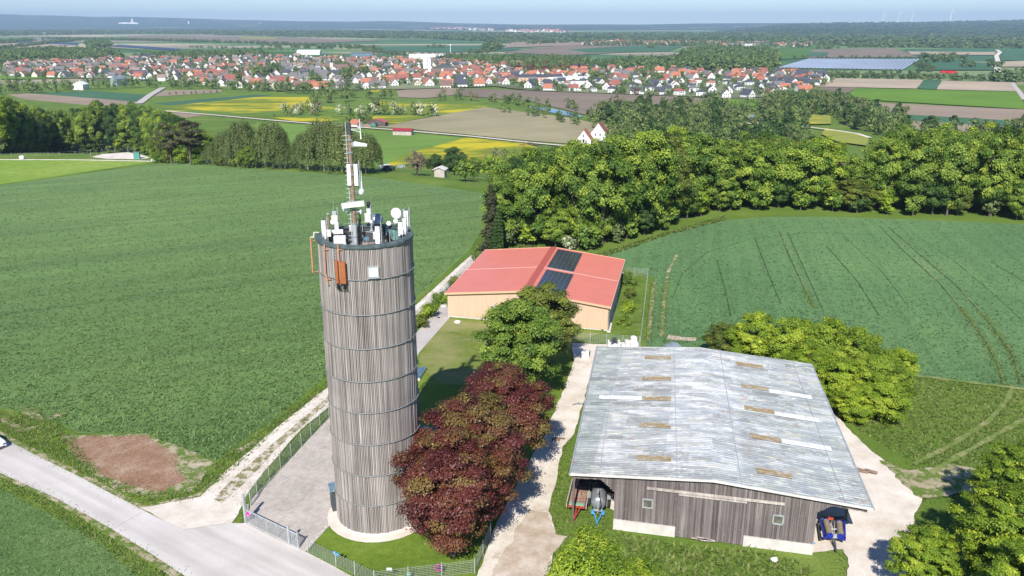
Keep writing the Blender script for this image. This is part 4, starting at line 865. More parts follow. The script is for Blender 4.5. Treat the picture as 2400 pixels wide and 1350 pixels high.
# ---------------------------------------------------------------- orange hall
A0 = P(1050, 743); A1 = P(1424, 777.5); EH = 4.0
fx = (A1-A0).normalized(); HW = (A1-A0).length
bl = P(1138, 590.5, EH); side = Vector((bl.x-A0.x, bl.y-A0.y, 0)); HD = side.length*1.02; fy = side.normalized()
hall = thing('hall', 'large low hall with orange ribbed walls and a salmon red gabled roof', 'hall', A0, math.atan2(fx.y, fx.x))
def HPt(s, t_, z): return A0+fx*s+fy*t_+Vector((0, 0, z))
RH = 5.45
b = MB(); pr = [HPt(0, 0, .32), HPt(HW, 0, .32), HPt(HW, 0, EH), HPt(HW/2, 0, RH), HPt(0, 0, EH)]; b.prism(pr, fy*HD); b.build('wall', M['hallwall'], hall)
b = MB(); b.prism([HPt(.05, .05, 0), HPt(HW-.05, .05, 0), HPt(HW-.05, HD-.05, 0), HPt(.05, HD-.05, 0)][::-1], (0, 0, .36)); b.add([], []); b.build('plinth', M['plinth'], hall)
def hroof(s0, s1, z0, z1): 
    th = Vector((0, 0, .14)); b = MB(); q = [HPt(s0, -.35, z0), HPt(s1, -.35, z1), HPt(s1, HD+.35, z1), HPt(s0, HD+.35, z0)]; b.prism([p+Vector((0, 0, .03)) for p in q], th); return b
sl = (RH-EH)/(HW/2)
hroof(-.35, HW/2, EH-.35*sl, RH).build('roof', M['hallroof'], hall); hroof(HW/2, HW+.35, RH, EH-.35*sl).build('roof', M['hallroof'], hall)
b = MB()
for sg in (-1, 1): q = [HPt(HW/2, -.4, RH+.2), HPt(HW/2+sg*.55, -.4, RH+.2-.55*sl), HPt(HW/2+sg*.55, HD+.4, RH+.2-.55*sl), HPt(HW/2, HD+.4, RH+.2)]; b.prism(q, (0, 0, .04))
b.build('ridge_cap', M['hallridge'], hall)
b = MB()
for (s0, z0, s1, z1) in ((-.38, EH-.38*sl, HW/2, RH), (HW/2, RH, HW+.38, EH-.38*sl)):
    for tt in (-.42, HD+.30): b.prism([HPt(s0, tt, z0-.1), HPt(s1, tt, z1-.1), HPt(s1, tt, z1+.23), HPt(s0, tt, z0+.23)], fy*.12)
b.build('verge_trim', M['verge_orange'], hall, split=True)
b = MB()
for s in (-.42, HW+.30): b.prism([HPt(s, -.4, EH-.2), HPt(s+.12, -.4, EH-.2), HPt(s+.12, HD+.4, EH-.2), HPt(s, HD+.4, EH-.2)], (0, 0, .3))
b.build('eaves_trim', M['verge_pink'], hall, split=True)
b = MB(); b.box(HPt(HW+.1, .1, 2), (.09, .09, 3.9)); b.build('downpipe', M['steel'], hall)
b = MB()
for tt in (HD*.5,):
    for sg in (-1, 1): q0 = HPt(HW/2+sg*.6, tt, RH+.185-.6*sl); q1 = HPt(HW/2+sg*(HW/2+.3), tt, EH+.185-.3*sl); b.prism([q0-fy*.06, q1-fy*.06, q1+fy*.06, q0+fy*.06], (0, 0, .03))
b.build('roof_seam', M['verge_pink'], hall, split=True)
q = hit(1161, 721, A0, Vector((fx.y, -fx.x, 0))); axs = (fx, Vector((fx.y, -fx.x, 0)), Vector((0, 0, 1)))
b = MB(); b.box(q, (.85, .14, .85), axs); w = b.build('window', M['galv'], hall); b = MB(); b.box(q+axs[1]*.08, (.66, .04, .66), axs); b.build('pane', M['white'], w)
b = MB(); q = hit(1412, 773, A0, axs[1]); b.box(q, (.3, .1, .2), axs); b.build('vent', M['darkgrey'], hall)
rn = fy.cross(Vector((fx.x, fx.y, -sl)).normalized()); rn = rn if rn.z > 0 else -rn
rp = HPt(HW/2, 0, RH+.2)
for cs in (((1304.5, 584.5), (1361.7, 595), (1344, 639), (1282, 626.5)), ((1278, 633), (1340, 645), (1321, 693), (1254, 677))):
    c4 = [hit(u, v, rp, rn) for u, v in cs]; e1 = ((c4[1]-c4[0]).length+(c4[2]-c4[3]).length)/2; 
    dx = Vector((fx.x, fx.y, -sl)).normalized(); o0 = c4[3]; L2 = ((c4[0]-c4[3]).length+(c4[1]-c4[2]).length)/2
    arr = MB(); arr.prism([o0, o0+dx*e1, o0+dx*e1+fy*L2, o0+fy*L2], rn*.05); ar = arr.build('solar_array', M['steel'], hall)
    for i in range(6):
        for j in range(3):
            g = MB(); a = o0+dx*(e1*(i+.03)/6)+fy*(L2*(j+.02)/3)+rn*.06; g.prism([a, a+dx*(e1*.94/6), a+dx*(e1*.94/6)+fy*(L2*.96/3), a+fy*(L2*.96/3)], rn*.04); g.build('solar_panel', M['pv'], ar)
# ---------------------------------------------------------------- grey barn
B0 = hit(1337, 1115, Vector((5.4, 68.5, 0)), (0, 1, 0)); B0.z = 0
wa, wb = P(1437, 1238), P(1903, 1298)
bx = (wb-wa).normalized(); bn = Vector((bx.y, -bx.x, 0))           # bn points to the camera
Z1 = Vector((0, 0, 1))
def bs(p): return (p-wa).dot(bx)
pl = hit(1337, 1112, wa+bn*.5, bn); pr_ = hit(2045, 1194, wa+bn*.5, bn); pm = hit(1673, 1128, wa+bn*.5, bn)
S0, S1, SM = bs(pl), bs(pr_), bs(pm); ZE, ZM = (pl.z+pr_.z)/2, pm.z
ZEL, ZER = pl.z, pr_.z
bb = P(1401, 812, ZEL); o_ = wa+bx*S0; sd = Vector((bb.x-o_.x, bb.y-o_.y, 0)); BD = sd.length; by = sd.normalized()
print('BARN', S0, SM, S1, ZEL, ZM, ZER, BD, 'HALL', HW, HD)
def BP(s, t_, z): return wa+bx*s+by*t_+Z1*z
barn = thing('barn', 'big old barn with a corrugated grey roof and dark weathered board walls', 'barn', wa, math.atan2(bx.y, bx.x))
def rz_(s): return ZEL+(ZM-ZEL)*(s-S0)/(SM-S0) if s < SM else ZM+(ZER-ZM)*(s-SM)/(S1-SM)
def corr(s0, s1, t0, t1, off, mat, name, amp=.035, pit=.34, parent=barn, th=True):
    V = []; Fs = []; nt = max(2, int((t1-t0)/pit*8)); ss = [s0]+[s for s in (SM,) if s0 < s < s1]+[s1]
    seg = []; 
    for a, b_ in zip(ss[:-1], ss[1:]):
        k = max(1, int((b_-a)/3)); seg += [a+(b_-a)*i/k for i in range(k)]
    seg.append(s1); m = len(seg)
    for i in range(nt+1):
        tt = t0+(t1-t0)*i/nt; w = amp*math.sin(2*math.pi*tt/pit)
        for s in seg:
            sag = .05*noise.noise(Vector((s*.3, tt*.25, 2)))+.02*noise.noise(Vector((s*.8, math.floor(tt/.95)*7.3, 5)))
            V.append(tuple(BP(s, tt, rz_(s)+w+off+sag)))
    for i in range(nt):
        for j in range(m-1): a = i*m+j; Fs.append((a, a+1, a+m+1, a+m))
    b = MB(); b.add(V, Fs, True); return b.build(name, mat, parent)
corr(S0, S1, -.5, BD, .05, M['barnroof'], 'roof')
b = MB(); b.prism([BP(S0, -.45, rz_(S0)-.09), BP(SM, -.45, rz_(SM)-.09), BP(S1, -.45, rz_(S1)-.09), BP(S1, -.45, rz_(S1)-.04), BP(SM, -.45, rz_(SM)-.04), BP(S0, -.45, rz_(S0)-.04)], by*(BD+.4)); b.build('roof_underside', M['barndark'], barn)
b = MB(); b.prism([BP(S0-.03, -.54, rz_(S0)-.10), BP(SM, -.54, ZM-.10), BP(S1+.03, -.54, rz_(S1)-.10), BP(S1+.03, -.54, rz_(S1)+.12), BP(SM, -.54, ZM+.12), BP(S0-.03, -.54, rz_(S0)+.12)], by*.05); b.build('barge_board', M['offwhite'], barn)
b = MB()
for s, sg in ((S0, -1), (S1, 1)): b.tube(BP(s+sg*.1, -.5, rz_(s)-.03), BP(s+sg*.1, BD, rz_(s)-.03), .09, n=8)
b.build('gutter', M['galv'], barn, split=True)
slp = (ZM-ZEL)/(SM-S0); rnl = by.cross((bx+Z1*slp)).normalized(); rnl = rnl if rnl.z > 0 else -rnl
slr = (ZER-ZM)/(S1-SM); rnr = by.cross((bx+Z1*slr)).normalized(); rnr = rnr if rnr.z > 0 else -rnr
def rst(u, v, right):
    p = hit(u, v, BP(SM, 0, ZM+.08), rnr if right else rnl); d = p-wa; det = bx.x*by.y-bx.y*by.x
    return (d.x*by.y-d.y*by.x)/det, (bx.x*d.y-bx.y*d.x)/det
for (u0, v0, u1, v1, rt, mt, lb) in ((1511, 833, 1573, 841, 0, 'sky_brown', ''), (1506, 883, 1573, 892, 0, 'sky_brown', ''), (1504, 930, 1573, 939, 0, 'sky_brown', ''), (1405, 926, 1504, 938, 0, 'sky_white', ''), (1497, 994, 1572, 1003, 0, 'sky_brown', ''), (1493, 1069, 1573, 1078, 0, 'sky_brown', ''),
        (1724, 849, 1789, 861, 1, 'sky_brown', ''), (1737, 903, 1801, 915, 1, 'sky_brown', ''), (1802, 912, 1903, 933, 1, 'sky_white', ''), (1744, 951, 1815, 967, 1, 'sky_brown', ''), (1815, 966, 1920, 986, 1, 'sky_white', ''), (1758, 1020, 1832, 1037, 1, 'sky_brown', ''), (1833, 1033, 1950, 1056, 1, 'sky_white', ''), (1772, 1098, 1856, 1116, 1, 'sky_brown', '')):
    sa, ta = rst(u0, v0, rt); sb, tb = rst(u1, v1, rt); sa, sb = sorted((sa, sb)); tm_ = (ta+tb)/2
    tm_ = round(tm_/.34)*.34; o = corr(sa, sb, tm_-.51, tm_+.51, .085, M[mt], 'skylight'); tag(o, 'brown translucent skylight strip' if mt == 'sky_brown' else 'white skylight strip')
b = MB()
for s in (S0+2.6, (S0+SM)/2+3.2, S1-2.2, SM+2.4):
    zz = rz_(s); b.prism([BP(s-.03, -.5, zz+.092), BP(s+.03, -.5, zz+.092), BP(s+.03, BD, rz_(s)+.092), BP(s-.03, BD, rz_(s)+.092)], (0, 0, .012))
b.build('sheet_lap', M['galv'], barn, split=True)
# front wall with boards; W0..W1 closed part, open bays left and right
W0, W1 = 0.0, (wb-wa).length
def wz(u, v): p = hit(u, v, wa, bn); return bs(p), p.z
d0, _ = wz(1585, 1200); d1, _ = wz(1745, 1230)
b = MB(); w = .6
def wallpoly(s0, s1, z0, t_=0.0, th=.12): b.prism([BP(s0, t_, z0), BP(s1, t_, z0), BP(s1, t_, rz_(s1)-.1), BP(s0, t_, rz_(s0)-.1)] if not s0 < SM < s1 else [BP(s0, t_, z0), BP(s1, t_, z0), BP(s1, t_, rz_(s1)-.1), BP(SM, t_, ZM-.1), BP(s0, t_, rz_(s0)-.1)], by*th)
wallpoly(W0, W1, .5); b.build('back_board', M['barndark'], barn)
def boards(s0, s1, zf0, zf1, off, seed, mat='barnwood', name='board_wall', y0=0, pitch=.17):
    b = MB(); rnd = random.Random(seed); s = s0
    while s < s1-.02:
        w = min(pitch*rnd.uniform(.75, 1.15), s1-s); z0, z1 = zf0(s+w/2), zf1(s+w/2)-rnd.uniform(0, .03); o = off+rnd.choice([0, .018, .03])
        z0 -= rnd.uniform(0, .05); c = BP(s+w/2, y0, (z0+z1)/2)+bn*o; b.t = min(1, max(.02, rnd.gauss(.5, .25))); b.box(c, (w*.93, .03, z1-z0), (bx, bn, Z1)); s += w
    return b.build(name, M[mat], barn)
boards(W0, d0, lambda s: 1.05, lambda s: rz_(s)-.12, .03, 1); boards(d1, W1, lambda s: 1.0, lambda s: rz_(s)-.12, .03, 2); 
zt0 = wz(1590, 1155)[1]
boards(d0, d1, lambda s: zt0, lambda s: rz_(s)-.12, .03, 3)
boards(d0+.02, d1-.02, lambda s: .12, lambda s: zt0+.05, .13, 4, name='sliding_door')
pi = MB(); pi.box(BP((W0+d0)/2, .0, .5)+bn*.04, (d0-W0, .3, 1.12), (bx, bn, Z1)); pi.box(BP((W1+d1)/2, .0, .5)+bn*.04, (W1-d1, .3, 1.08), (bx, bn, Z1)); pi.build('plinth', M['plinth'], barn, split=True)
ra, rb = wz(1517, 1141), wz(1838, 1184); rc, rd2 = wz(1591, 1157), wz(1750, 1177)
def bar(a, e, h, off, name, mat): b = MB(); p0 = BP(a[0], 0, (a[1]+e[1])/2)+bn*off; p1 = BP(e[0], 0, (a[1]+e[1])/2)+bn*off; b.prism([p0, p1, p1+Z1*h, p0+Z1*h], bn*.08); b.build(name, M[mat], barn)
bar(ra, rb, .26, .2, 'door_rail', 'palewood'); bar(rc, rd2, .16, .2, 'door_rail', 'palewood')
for u, v in ((1518, 1179), (1823.5, 1217)):
    s, z = wz(u, v); c = BP(s, 0, z)+bn*.1; b = MB()
    for dx_, dz_, w_, h_ in ((-.42, 0, .1, .95), (.42, 0, .1, .95), (0, .43, .94, .1), (0, -.43, .94, .1)): b.box(c+bx*dx_+Z1*dz_, (w_, .1, h_), (bx, bn, Z1))
    wo = b.build('window', M['galv'], barn); b = MB(); b.box(c-bn*.02, (.78, .03, .78), (bx, bn, Z1)); b.build('pane', M['oldglass'], wo)
# header boards over the open bays, side and rear walls, posts
def brace(s, za, zb, sa, sb): return max(0, min(1, (s-sa)/(sb-sa)))*(zb-za)+za
hz = wz(1345, 1125)[1]
boards(S0+.15, W0, lambda s: rz_(s)-.62-(max(0, (s+1.3)/1.3)**1)*1.25, lambda s: rz_(s)-.12, .03, 6, name='header_board')
boards(W1, S1-.3, lambda s: rz_(s)-.6-max(0, (W1+1.1-s)/1.1)*.9, lambda s: rz_(s)-.12, .03, 7, name='header_board')
b = MB()
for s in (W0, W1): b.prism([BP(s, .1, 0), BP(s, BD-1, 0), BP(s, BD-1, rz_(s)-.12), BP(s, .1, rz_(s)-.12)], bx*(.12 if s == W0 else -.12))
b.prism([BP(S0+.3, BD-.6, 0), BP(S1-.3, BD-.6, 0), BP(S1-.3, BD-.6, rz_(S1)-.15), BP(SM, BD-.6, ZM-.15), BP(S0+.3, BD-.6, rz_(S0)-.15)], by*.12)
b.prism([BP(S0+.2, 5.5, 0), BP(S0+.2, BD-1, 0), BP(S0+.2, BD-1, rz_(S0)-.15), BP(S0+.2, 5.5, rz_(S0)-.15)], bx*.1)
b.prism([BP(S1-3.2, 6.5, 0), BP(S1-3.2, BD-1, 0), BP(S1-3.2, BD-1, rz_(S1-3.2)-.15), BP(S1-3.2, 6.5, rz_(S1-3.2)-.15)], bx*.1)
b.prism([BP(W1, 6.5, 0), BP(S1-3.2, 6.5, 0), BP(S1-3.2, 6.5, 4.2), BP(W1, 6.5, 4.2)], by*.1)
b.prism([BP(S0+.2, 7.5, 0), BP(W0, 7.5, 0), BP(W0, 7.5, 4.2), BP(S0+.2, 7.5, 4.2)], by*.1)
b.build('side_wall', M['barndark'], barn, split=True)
for s, t_ in ((S0+.25, .1), (S0+.25, 5.2), (S1-3.2, 6.3), (S1-.35, 0.1 if False else 6.0)):
    b = MB(); b.box(BP(s, t_, (rz_(s)-.2)/2), (.2, .2, rz_(s)-.25), (bx, bn, Z1)); b.build('post', M['barnwood'], barn)
# ---------------------------------------------------------------- fences and gate
def fence(label, px, h=1.65, sp_=2.5, rod=.2, grp=None, posts=True, vs=0.0):
    pts = [P(u, v) for u, v in px]; t = thing('wire_fence', label, 'fence', pts[0], 0, grp)
    for a, e in zip(pts[:-1], pts[1:]):
        L = (e-a).length; n = max(1, round(L/sp_))
        for k in range(n):
            p, q = a.lerp(e, k/n), a.lerp(e, (k+1)/n); b = MB(); b.box(p+Z1*(h+.05)/2, (.06, .06, h+.05)); b.build('post', M['galv'], t)
            b = MB(); z = .06
            while z <= h: b.tube(p+Z1*z, q+Z1*z, .011, n=4, caps=False); z += rod
            if vs:
                m = int((q-p).length/vs)
                for i in range(1, m): s = p.lerp(q, i/m); b.tube(s, s+Z1*h, .007, n=3, caps=False)
            b.build('wire_panel', M['galv'], t)
    b = MB(); b.box(pts[-1]+Z1*(h+.05)/2, (.06, .06, h+.05)); b.build('post', M['galv'], t); return t
fence('long wire fence between gravel track and paved yard', [(588, 1188), (603.5, 1162), (632, 1132), (683, 1075.6), (771, 980), (876, 866), (976, 751), (1044, 687), (1111, 619)], 1.8, 2.5, .2, vs=.25)
fence('low wire fence along the road in front of the tower lawn', [(722, 1297), (788, 1330), (878, 1374), (1113, 1346), (1150, 1262)], 1.55, 2.5, .17, vs=.3)
fence('wire fence round the far side of the orange hall', [(1457, 646), (1518, 650), (1500, 813)], 1.7, 2.5, .2, vs=.3)
fence('wire fence between hall lawn and barn', [(1345, 803), (1498, 814)], 1.7, 2.5, .2, vs=.3)
g0, g1, g2 = P(577, 1226), P(679, 1276), P(700, 1287); gd = (g2-g0).normalized(); gn = Vector((gd.y, -gd.x, 0))
gate = thing('sliding_gate', 'grey steel sliding gate with vertical bars at the yard entrance', 'gate', g0)
for p, h, w in ((g0, 3.1, .22), (g1, 1.95, .2), (g2, 1.75, .14), (g0+gd*.1-gn*.3, 1.9, .12)):
    b = MB(); b.box(p+Z1*h/2, (w, w, h), (gd, gn, Z1)); b.build('post', M['galv'], gate)
for a, e in ((g0+gd*.15, g1-gd*.12), (g1+gd*.12, g2)):
    b = MB(); L = (e-a).length
    for z in (.12, 1.5): b.box((a+e)/2+Z1*z, (L, .07, .09), (gd, gn, Z1))
    m = int(L/.13)
    for i in range(m+1): b.box(a.lerp(e, i/m)+Z1*.8, (.025, .03, 1.35), (gd, gn, Z1))
    for f in (.25, .5, .75): b.box(a.lerp(e, f)+Z1*.8, (.06, .06, 1.4), (gd, gn, Z1))
    b.build('leaf', M['galv'], gate)
b = MB(); b.box((g0+g2)/2+Z1*.03-gn*.1, ((g2-g0).length, .35, .06), (gd, gn, Z1)); b.build('track_rail', M['plinth'], gate)
s = P(577, 1226)+gd*.55+gn*.06+Z1*1.2
t = thing('no_stopping_sign', 'round magenta and red traffic sign with a pale rim on the gate', 'sign', s); b = MB(); b.lathe([(0, .02), (.30, .02), (.30, 0), (0, 0)], s, 24, gn, False); b.build('rim', M['offwhite'], t)
b = MB(); b.lathe([(0, .035), (.275, .035), (.275, .021), (.2, .021)], s, 24, gn, False); b.build('disc', M['magenta'], t); b = MB(); b.box(s+gn*.05-Z1*.12, (.16, .02, .05), (gd, gn, Z1)); b.build('stripe', M['white'], t)
for lb, u, v, mt in (('small blue cloth tied on the top wire of the road fence', 783, 1294, 'lightblue'), ('second small blue cloth just right on the same wire', 791, 1298, 'lightblue')):
    p = P(u, v, 1.5); t = thing('cloth', lb, 'cloth', p); b = MB(); b.lathe([(0, .09), (.1, .07), (.16, 0), (.05, -.09), (0, -.1)], p, 7, smooth=False); b.box(p-Z1*.15, (.14, .03, .2)); b.build('knot', M[mt], t)
p = P(912, 1334, 1.4); t = thing('notice_board', 'small white notice plate on the road fence', 'sign', p); b = MB(); b.box(p, (.42, .03, .26)); b.build('plate', M['white'], t)
p = P(958, 1345, .8); t = thing('notice_board', 'small pale green plate with a dark stick on the road fence', 'sign', p); b = MB(); b.box(p, (.36, .03, .3)); b.build('plate', M['mint'], t); b = MB(); b.tube(p-Z1*.8, p+Z1*.7+Vector((.2, 0, 0)), .025); b.build('stick', M['darkgrey'], t)
p = P(1028, 1330, .7); t = thing('flower_wreath', 'round magenta wreath hanging on the fence below the red tree', 'wreath', p); b = MB()
pts = [p+Vector((.3*math.cos(R(a)), -.05, .3*math.sin(R(a)))) for a in range(0, 361, 24)]; b.path(pts, .075, 6); b.build('ring', M['magenta'], t)
b = MB(); [b.tube(p+Vector((0, -.05, 0)), q, .02, n=4) for q in pts[::2]]; b.build('spoke', M['darkgrey'], t)
# yard details
def flatdisc(name, label, u, v, r, mat, cat, sq=False):
    p = P(u, v); t = thing(name, label, cat, p); b = MB()
    if sq: b.box(p+Z1*.25, (r*2, r*1.4, .06)); b.build('grate', M[mat], t)
    else: b.lathe([(0, .30), (r*.9, .30), (r, .27), (r, .1)], p, 20, smooth=False); b.build('lid', M[mat], t)
flatdisc('manhole_cover', 'white round manhole cover on the hall lawn', 1072, 757, .5, 'white', 'manhole'); flatdisc('manhole_cover', 'grey round manhole ring on the paved path', 1040, 719, .55, 'plinth', 'manhole')
flatdisc('drain_grate', 'upper small dark drain grate on the paved path', 1026, 738, .2, 'darkgrey', 'drain', True); flatdisc('drain_grate', 'lower small dark drain grate on the paved path', 1028, 747, .22, 'darkgrey', 'drain', True)
# ---------------------------------------------------------------- farm trailer in the left bay
def wheel(b, c, r, w, ax): b.lathe([(0, -w/2), (r*.85, -w/2), (r, -w*.3), (r, w*.3), (r*.85, w/2), (0, w/2)], c, 18, ax)
f0 = P(1332, 1183, .95); f1 = P(1370, 1187, .95); tx = (f1-f0).normalized(); ty = Vector((-tx.y, tx.x, 0)); tw = (f1-f0).length; o = Vector((f0.x, f0.y, 0))
tr = thing('farm_trailer', 'old red and brown wooden flatbed trailer parked in the left bay of the barn', 'trailer', o)
fr = (tx, ty, Z1)
b = MB(); b.box(o+tx*tw/2+ty*2.6+Z1*.86, (tw, 5.0, .08), fr); b.build('bed', M['oldwood'], tr)
b = MB(); b.box(o+tx*tw/2+ty*.02+Z1*.82, (tw+.06, .12, .2), fr); b.box(o+tx*tw/2+ty*.5+Z1*.6, (.16, 4, .18), fr)
for yy in (1.4, 2.6, 3.8): b.box(o+tx*tw/2+ty*yy+Z1*.91, (tw, .05, .03), fr)
for xx in (.33, .66): b.box(o+tx*tw*xx+ty*2.5+Z1*.91, (.04, 4.9, .03), fr)
b.build('frame', M['redpaint'], tr)
b = MB(); b.box(o+tx*tw/2+ty*.22+Z1*.97, (tw*.92, .34, .16), fr); b.build('front_board', M['mint'], tr)
for xx in (-.16, tw+.16): b = MB(); b.box(o+tx*xx+ty*2.2+Z1*.95, (.09, 4.6, .42), fr); b.build('side_board', M['palewood'], tr)
b = MB(); h = o+tx*tw/2-ty*1.15+Z1*.35; b.tube(o+tx*(tw/2-.35)+Z1*.7, h, .06); b.tube(o+tx*(tw/2+.35)+Z1*.7, h, .06); b.tube(h, h-ty*.25, .05); b.tube(h, (h.x, h.y, 0), .035); b.build('drawbar', M['redpaint'], tr)
for xx in (.1, tw-.1):
    for yy in (.9, 4.1): b = MB(); wheel(b, o+tx*xx+ty*yy+Z1*.42, .42, .2, tx); b.build('wheel', M['tyre'], tr)
# slurry tank
e0 = PY(1402, 1186, P(1402, 1200, .4).y); e0.z = 1.35; tnk = thing('slurry_tanker', 'grey cylindrical slurry tanker with a light blue hitch in the left bay', 'tanker', (e0.x, e0.y, 0)); tr_ = .72
ax_ = Vector((by.x*.8, by.y, 0)).normalized(); axx = Vector((ax_.y, -ax_.x, 0))
b = MB(); b.lathe([(0, -.28), (tr_*.5, -.22), (tr_*.86, -.08), (tr_, .08), (tr_, 3.2), (tr_*.8, 3.4), (0, 3.5)], e0, 28, ax_); b.build('tank', M['tank'], tnk)
b = MB(); b.path([e0+Z1*.78+ax_*1.3, e0+Z1*.95+ax_*1.0, e0+Z1*.8-ax_*.1+axx*.1, e0+Z1*.1-ax_*.5+axx*.3, e0-Z1*.4-ax_*.45+axx*.15], .06, 8); b.build('hose', M['black'], tnk)
b = MB(); b.tube(e0+Z1*.70+ax_*.9, e0+Z1*.98+ax_*.9, .16, n=14); b.box(e0+Z1*.5-ax_*.3, (.05, .05, 1.1), (axx, ax_, Z1)); b.tube(e0+Z1*.1-ax_*.32, e0-Z1*.7-ax_*.6, .04); b.build('hatch', M['galv'], tnk)
b = MB(); h = Vector((e0.x, e0.y, .35))-ax_*1.75
for sgn in (-1, 1): b.tube(Vector((e0.x, e0.y, .6))+axx*.45*sgn-ax_*.15, h, .07); b.box(Vector((e0.x, e0.y, .62))+axx*.5*sgn-ax_*.4, (.25, .35, .3), (axx, ax_, Z1))
b.tube(h, h-ax_*.4, .05); b.tube(h+ax_*.3, (h+ax_*.3-Z1*.35), .04); b.build('hitch', M['lightblue'], tnk)
b = MB(); b.box(Vector((e0.x, e0.y, .6))+ax_*1.7, (.9, 3.6, .14), (axx, ax_, Z1)); b.box(Vector((e0.x, e0.y, 1.05))+ax_*1.9+axx*.98, (.35, 1.1, .06), (axx, ax_, Z1)); b.box(Vector((e0.x, e0.y, 1.05))+ax_*1.9-axx*.98, (.35, 1.1, .06), (axx, ax_, Z1)); b.build('chassis', M['galv'], tnk)
for sgn in (-1, 1):
    b = MB(); wheel(b, Vector((e0.x, e0.y, .48))+ax_*1.6+axx*.98*sgn, .48, .32, axx); wl = b.build('wheel', M['tyre'], tnk); b = MB(); wheel(b, Vector((e0.x, e0.y, .48))+ax_*1.6+axx*1.0*sgn, .22, .32, axx); b.build('rim', M['galv'], wl)
# roller implement in the right bay
q = P(1954, 1262, .9); im = thing('field_roller', 'dark blue folded farm implement with two tan rollers in the right bay', 'farm implement', (q.x, q.y, 0))
def pz(u, v, z): return P(u, v, z)
for a, e in (((1936, 1222), (1945, 1255)), ((1967, 1226), (1970, 1257))):
    b = MB(); b.tube(pz(*a, 1.2), pz(*e, 1.1), .27, n=20); r_ = b.build('roller', M['mat_brown'], im)
    b = MB(); d = (pz(*e, 1.1)-pz(*a, 1.2)).normalized(); b.tube(pz(*e, 1.1)+d*.01, pz(*e, 1.1)+d*.08, .3, n=20); b.tube(pz(*a, 1.2)-d*.08, pz(*a, 1.2)-d*.01, .3, n=20); b.build('end_plate', M['bluepaint'], r_, split=True)
for pts in ([(1923, 1218), (1932, 1259), (1950, 1254)], [(1979, 1220), (1980, 1264), (1964, 1256)]):
    b = MB(); k = [pz(u, v, 1.0) for u, v in pts]
    for a, e in zip(k[:-1], k[1:]): d = (e-a).normalized(); b.box((a+e)/2, ((e-a).length+.1, .16, .26), (d, Vector((-d.y, d.x, 0)), Z1))
    b.build('side_arm', M['bluepaint'], im)
b = MB(); b.box(pz(1954, 1256, 1.0), (.75, .3, .3)); b.tube(pz(1948, 1225, 1.1), pz(1950, 1248, 1.0), .05); b.tube(pz(1956, 1225, 1.1), pz(1955, 1248, 1.0), .05); b.tube(pz(1945, 1240, 1.1), pz(1962, 1240, 1.1), .06); b.build('cross_beam', M['galv'], im)
b = MB(); b.tube(pz(1955, 1260, .8), pz(1960, 1292, .35), .08); b.tube(pz(1948, 1258, .8), pz(1959, 1286, .4), .05); b.tube(pz(1959, 1288, .4), pz(1959, 1296, .02), .06); b.build('drawbar', M['darkgrey'], im)
b = MB(); b.path([pz(1916, 1225, .5), pz(1922, 1265, .5), pz(1934, 1262, .5)], .07, 6); b.box(pz(1950, 1218, .7), (2.2, .3, .5)); b.build('lower_frame', M['darkgrey'], im)
b = MB(); b.box(pz(1946, 1214, 1.5), (.5, .3, .25)); b.build('reflector', M['redpaint'], im)
for u in (1925, 1977): b = MB(); wheel(b, pz(u, 1236, .35), .35, .22, bx); b.build('wheel', M['tyre'], im)
# ---------------------------------------------------------------- things around the barn
def block(name, label, cat, u, vb, vt, wpx, d, mat, rz=.1, extra=None):
    p = P(u, vb); top = PY(u, vt, p.y).z; w = wpx/F*(p.y*cp+45*sp); t = thing(name, label, cat, p); b = MB(); b.box(p+Z1*top/2, (w, d, top), rz=rz); return t, b, p, top, w
t, b, p, h, w = block('white_crate', 'white plastic box filled with a dark grey bundle behind the barn', 'crate', 1438, 826, 800, 28, 1.3, 'white')
b = MB(); b.box(p+Z1*h*.4, (w, 1.2, h*.8)); 
for sg in (-1, 1): b.box(p+Z1*h*.5+Vector((sg*(w/2-.12), 0, 0)), (.22, 1.22, h))
b.build('box', M['white'], t); b = MB(); rnd = random.Random(2)
for k in range(14): b.tube(p+Vector((rnd.uniform(-w*.3, w*.3), rnd.uniform(-.4, .4), h*.75)), p+Vector((rnd.uniform(-w*.34, w*.34), rnd.uniform(-.4, .4), h*1.3)), .07, n=6)
b.build('bundle', M['darkgrey'], t)
t, b, p, h, w = block('white_crate', 'low white plastic container in the middle of the row behind the barn', 'crate', 1459, 826, 806, 9, 1.0, 'white'); b.build('box', M['white'], t); b = MB(); b.box(p+Z1*(h+.03), (w*1.08, 1.06, .05), rz=.1); b.build('lid', M['offwhite'], t)
t, b, p, h, w = block('white_crate', 'tall narrow white container behind the barn', 'crate', 1469, 826, 799, 9, .9, 'white'); b.build('box', M['white'], t); b = MB(); b.box(p+Z1*(h+.03), (w*1.08, .96, .05), rz=.1); b.build('lid', M['offwhite'], t)
t, b, p, h, w = block('white_crate', 'rightmost white container with a second one tilted on top', 'crate', 1484, 826, 801, 18, 1.2, 'white'); b.build('box', M['white'], t); b = MB(); b.box(p+Z1*(h+.4), (w*.5, .8, .8), rz=.35); b.build('upper_box', M['white'], t)
p = P(1372, 838); t = thing('old_freezer', 'white discarded box appliance lying on the gravel by the barn', 'appliance', p); b = MB(); b.box(p+Z1*.55, (1.05, .9, 1.05), rz=-.25); b.build('body', M['white'], t); b = MB(); b.box(p+Z1*1.1+Vector((0, .03, 0)), (1.12, .95, .07), rz=-.2); b.build('lid', M['offwhite'], t); b = MB(); b.box(p+Z1*.55+Vector((.56, .1, 0)), (.05, .7, .8), rz=-.25); b.build('back_panel', M['darkgrey'], t)
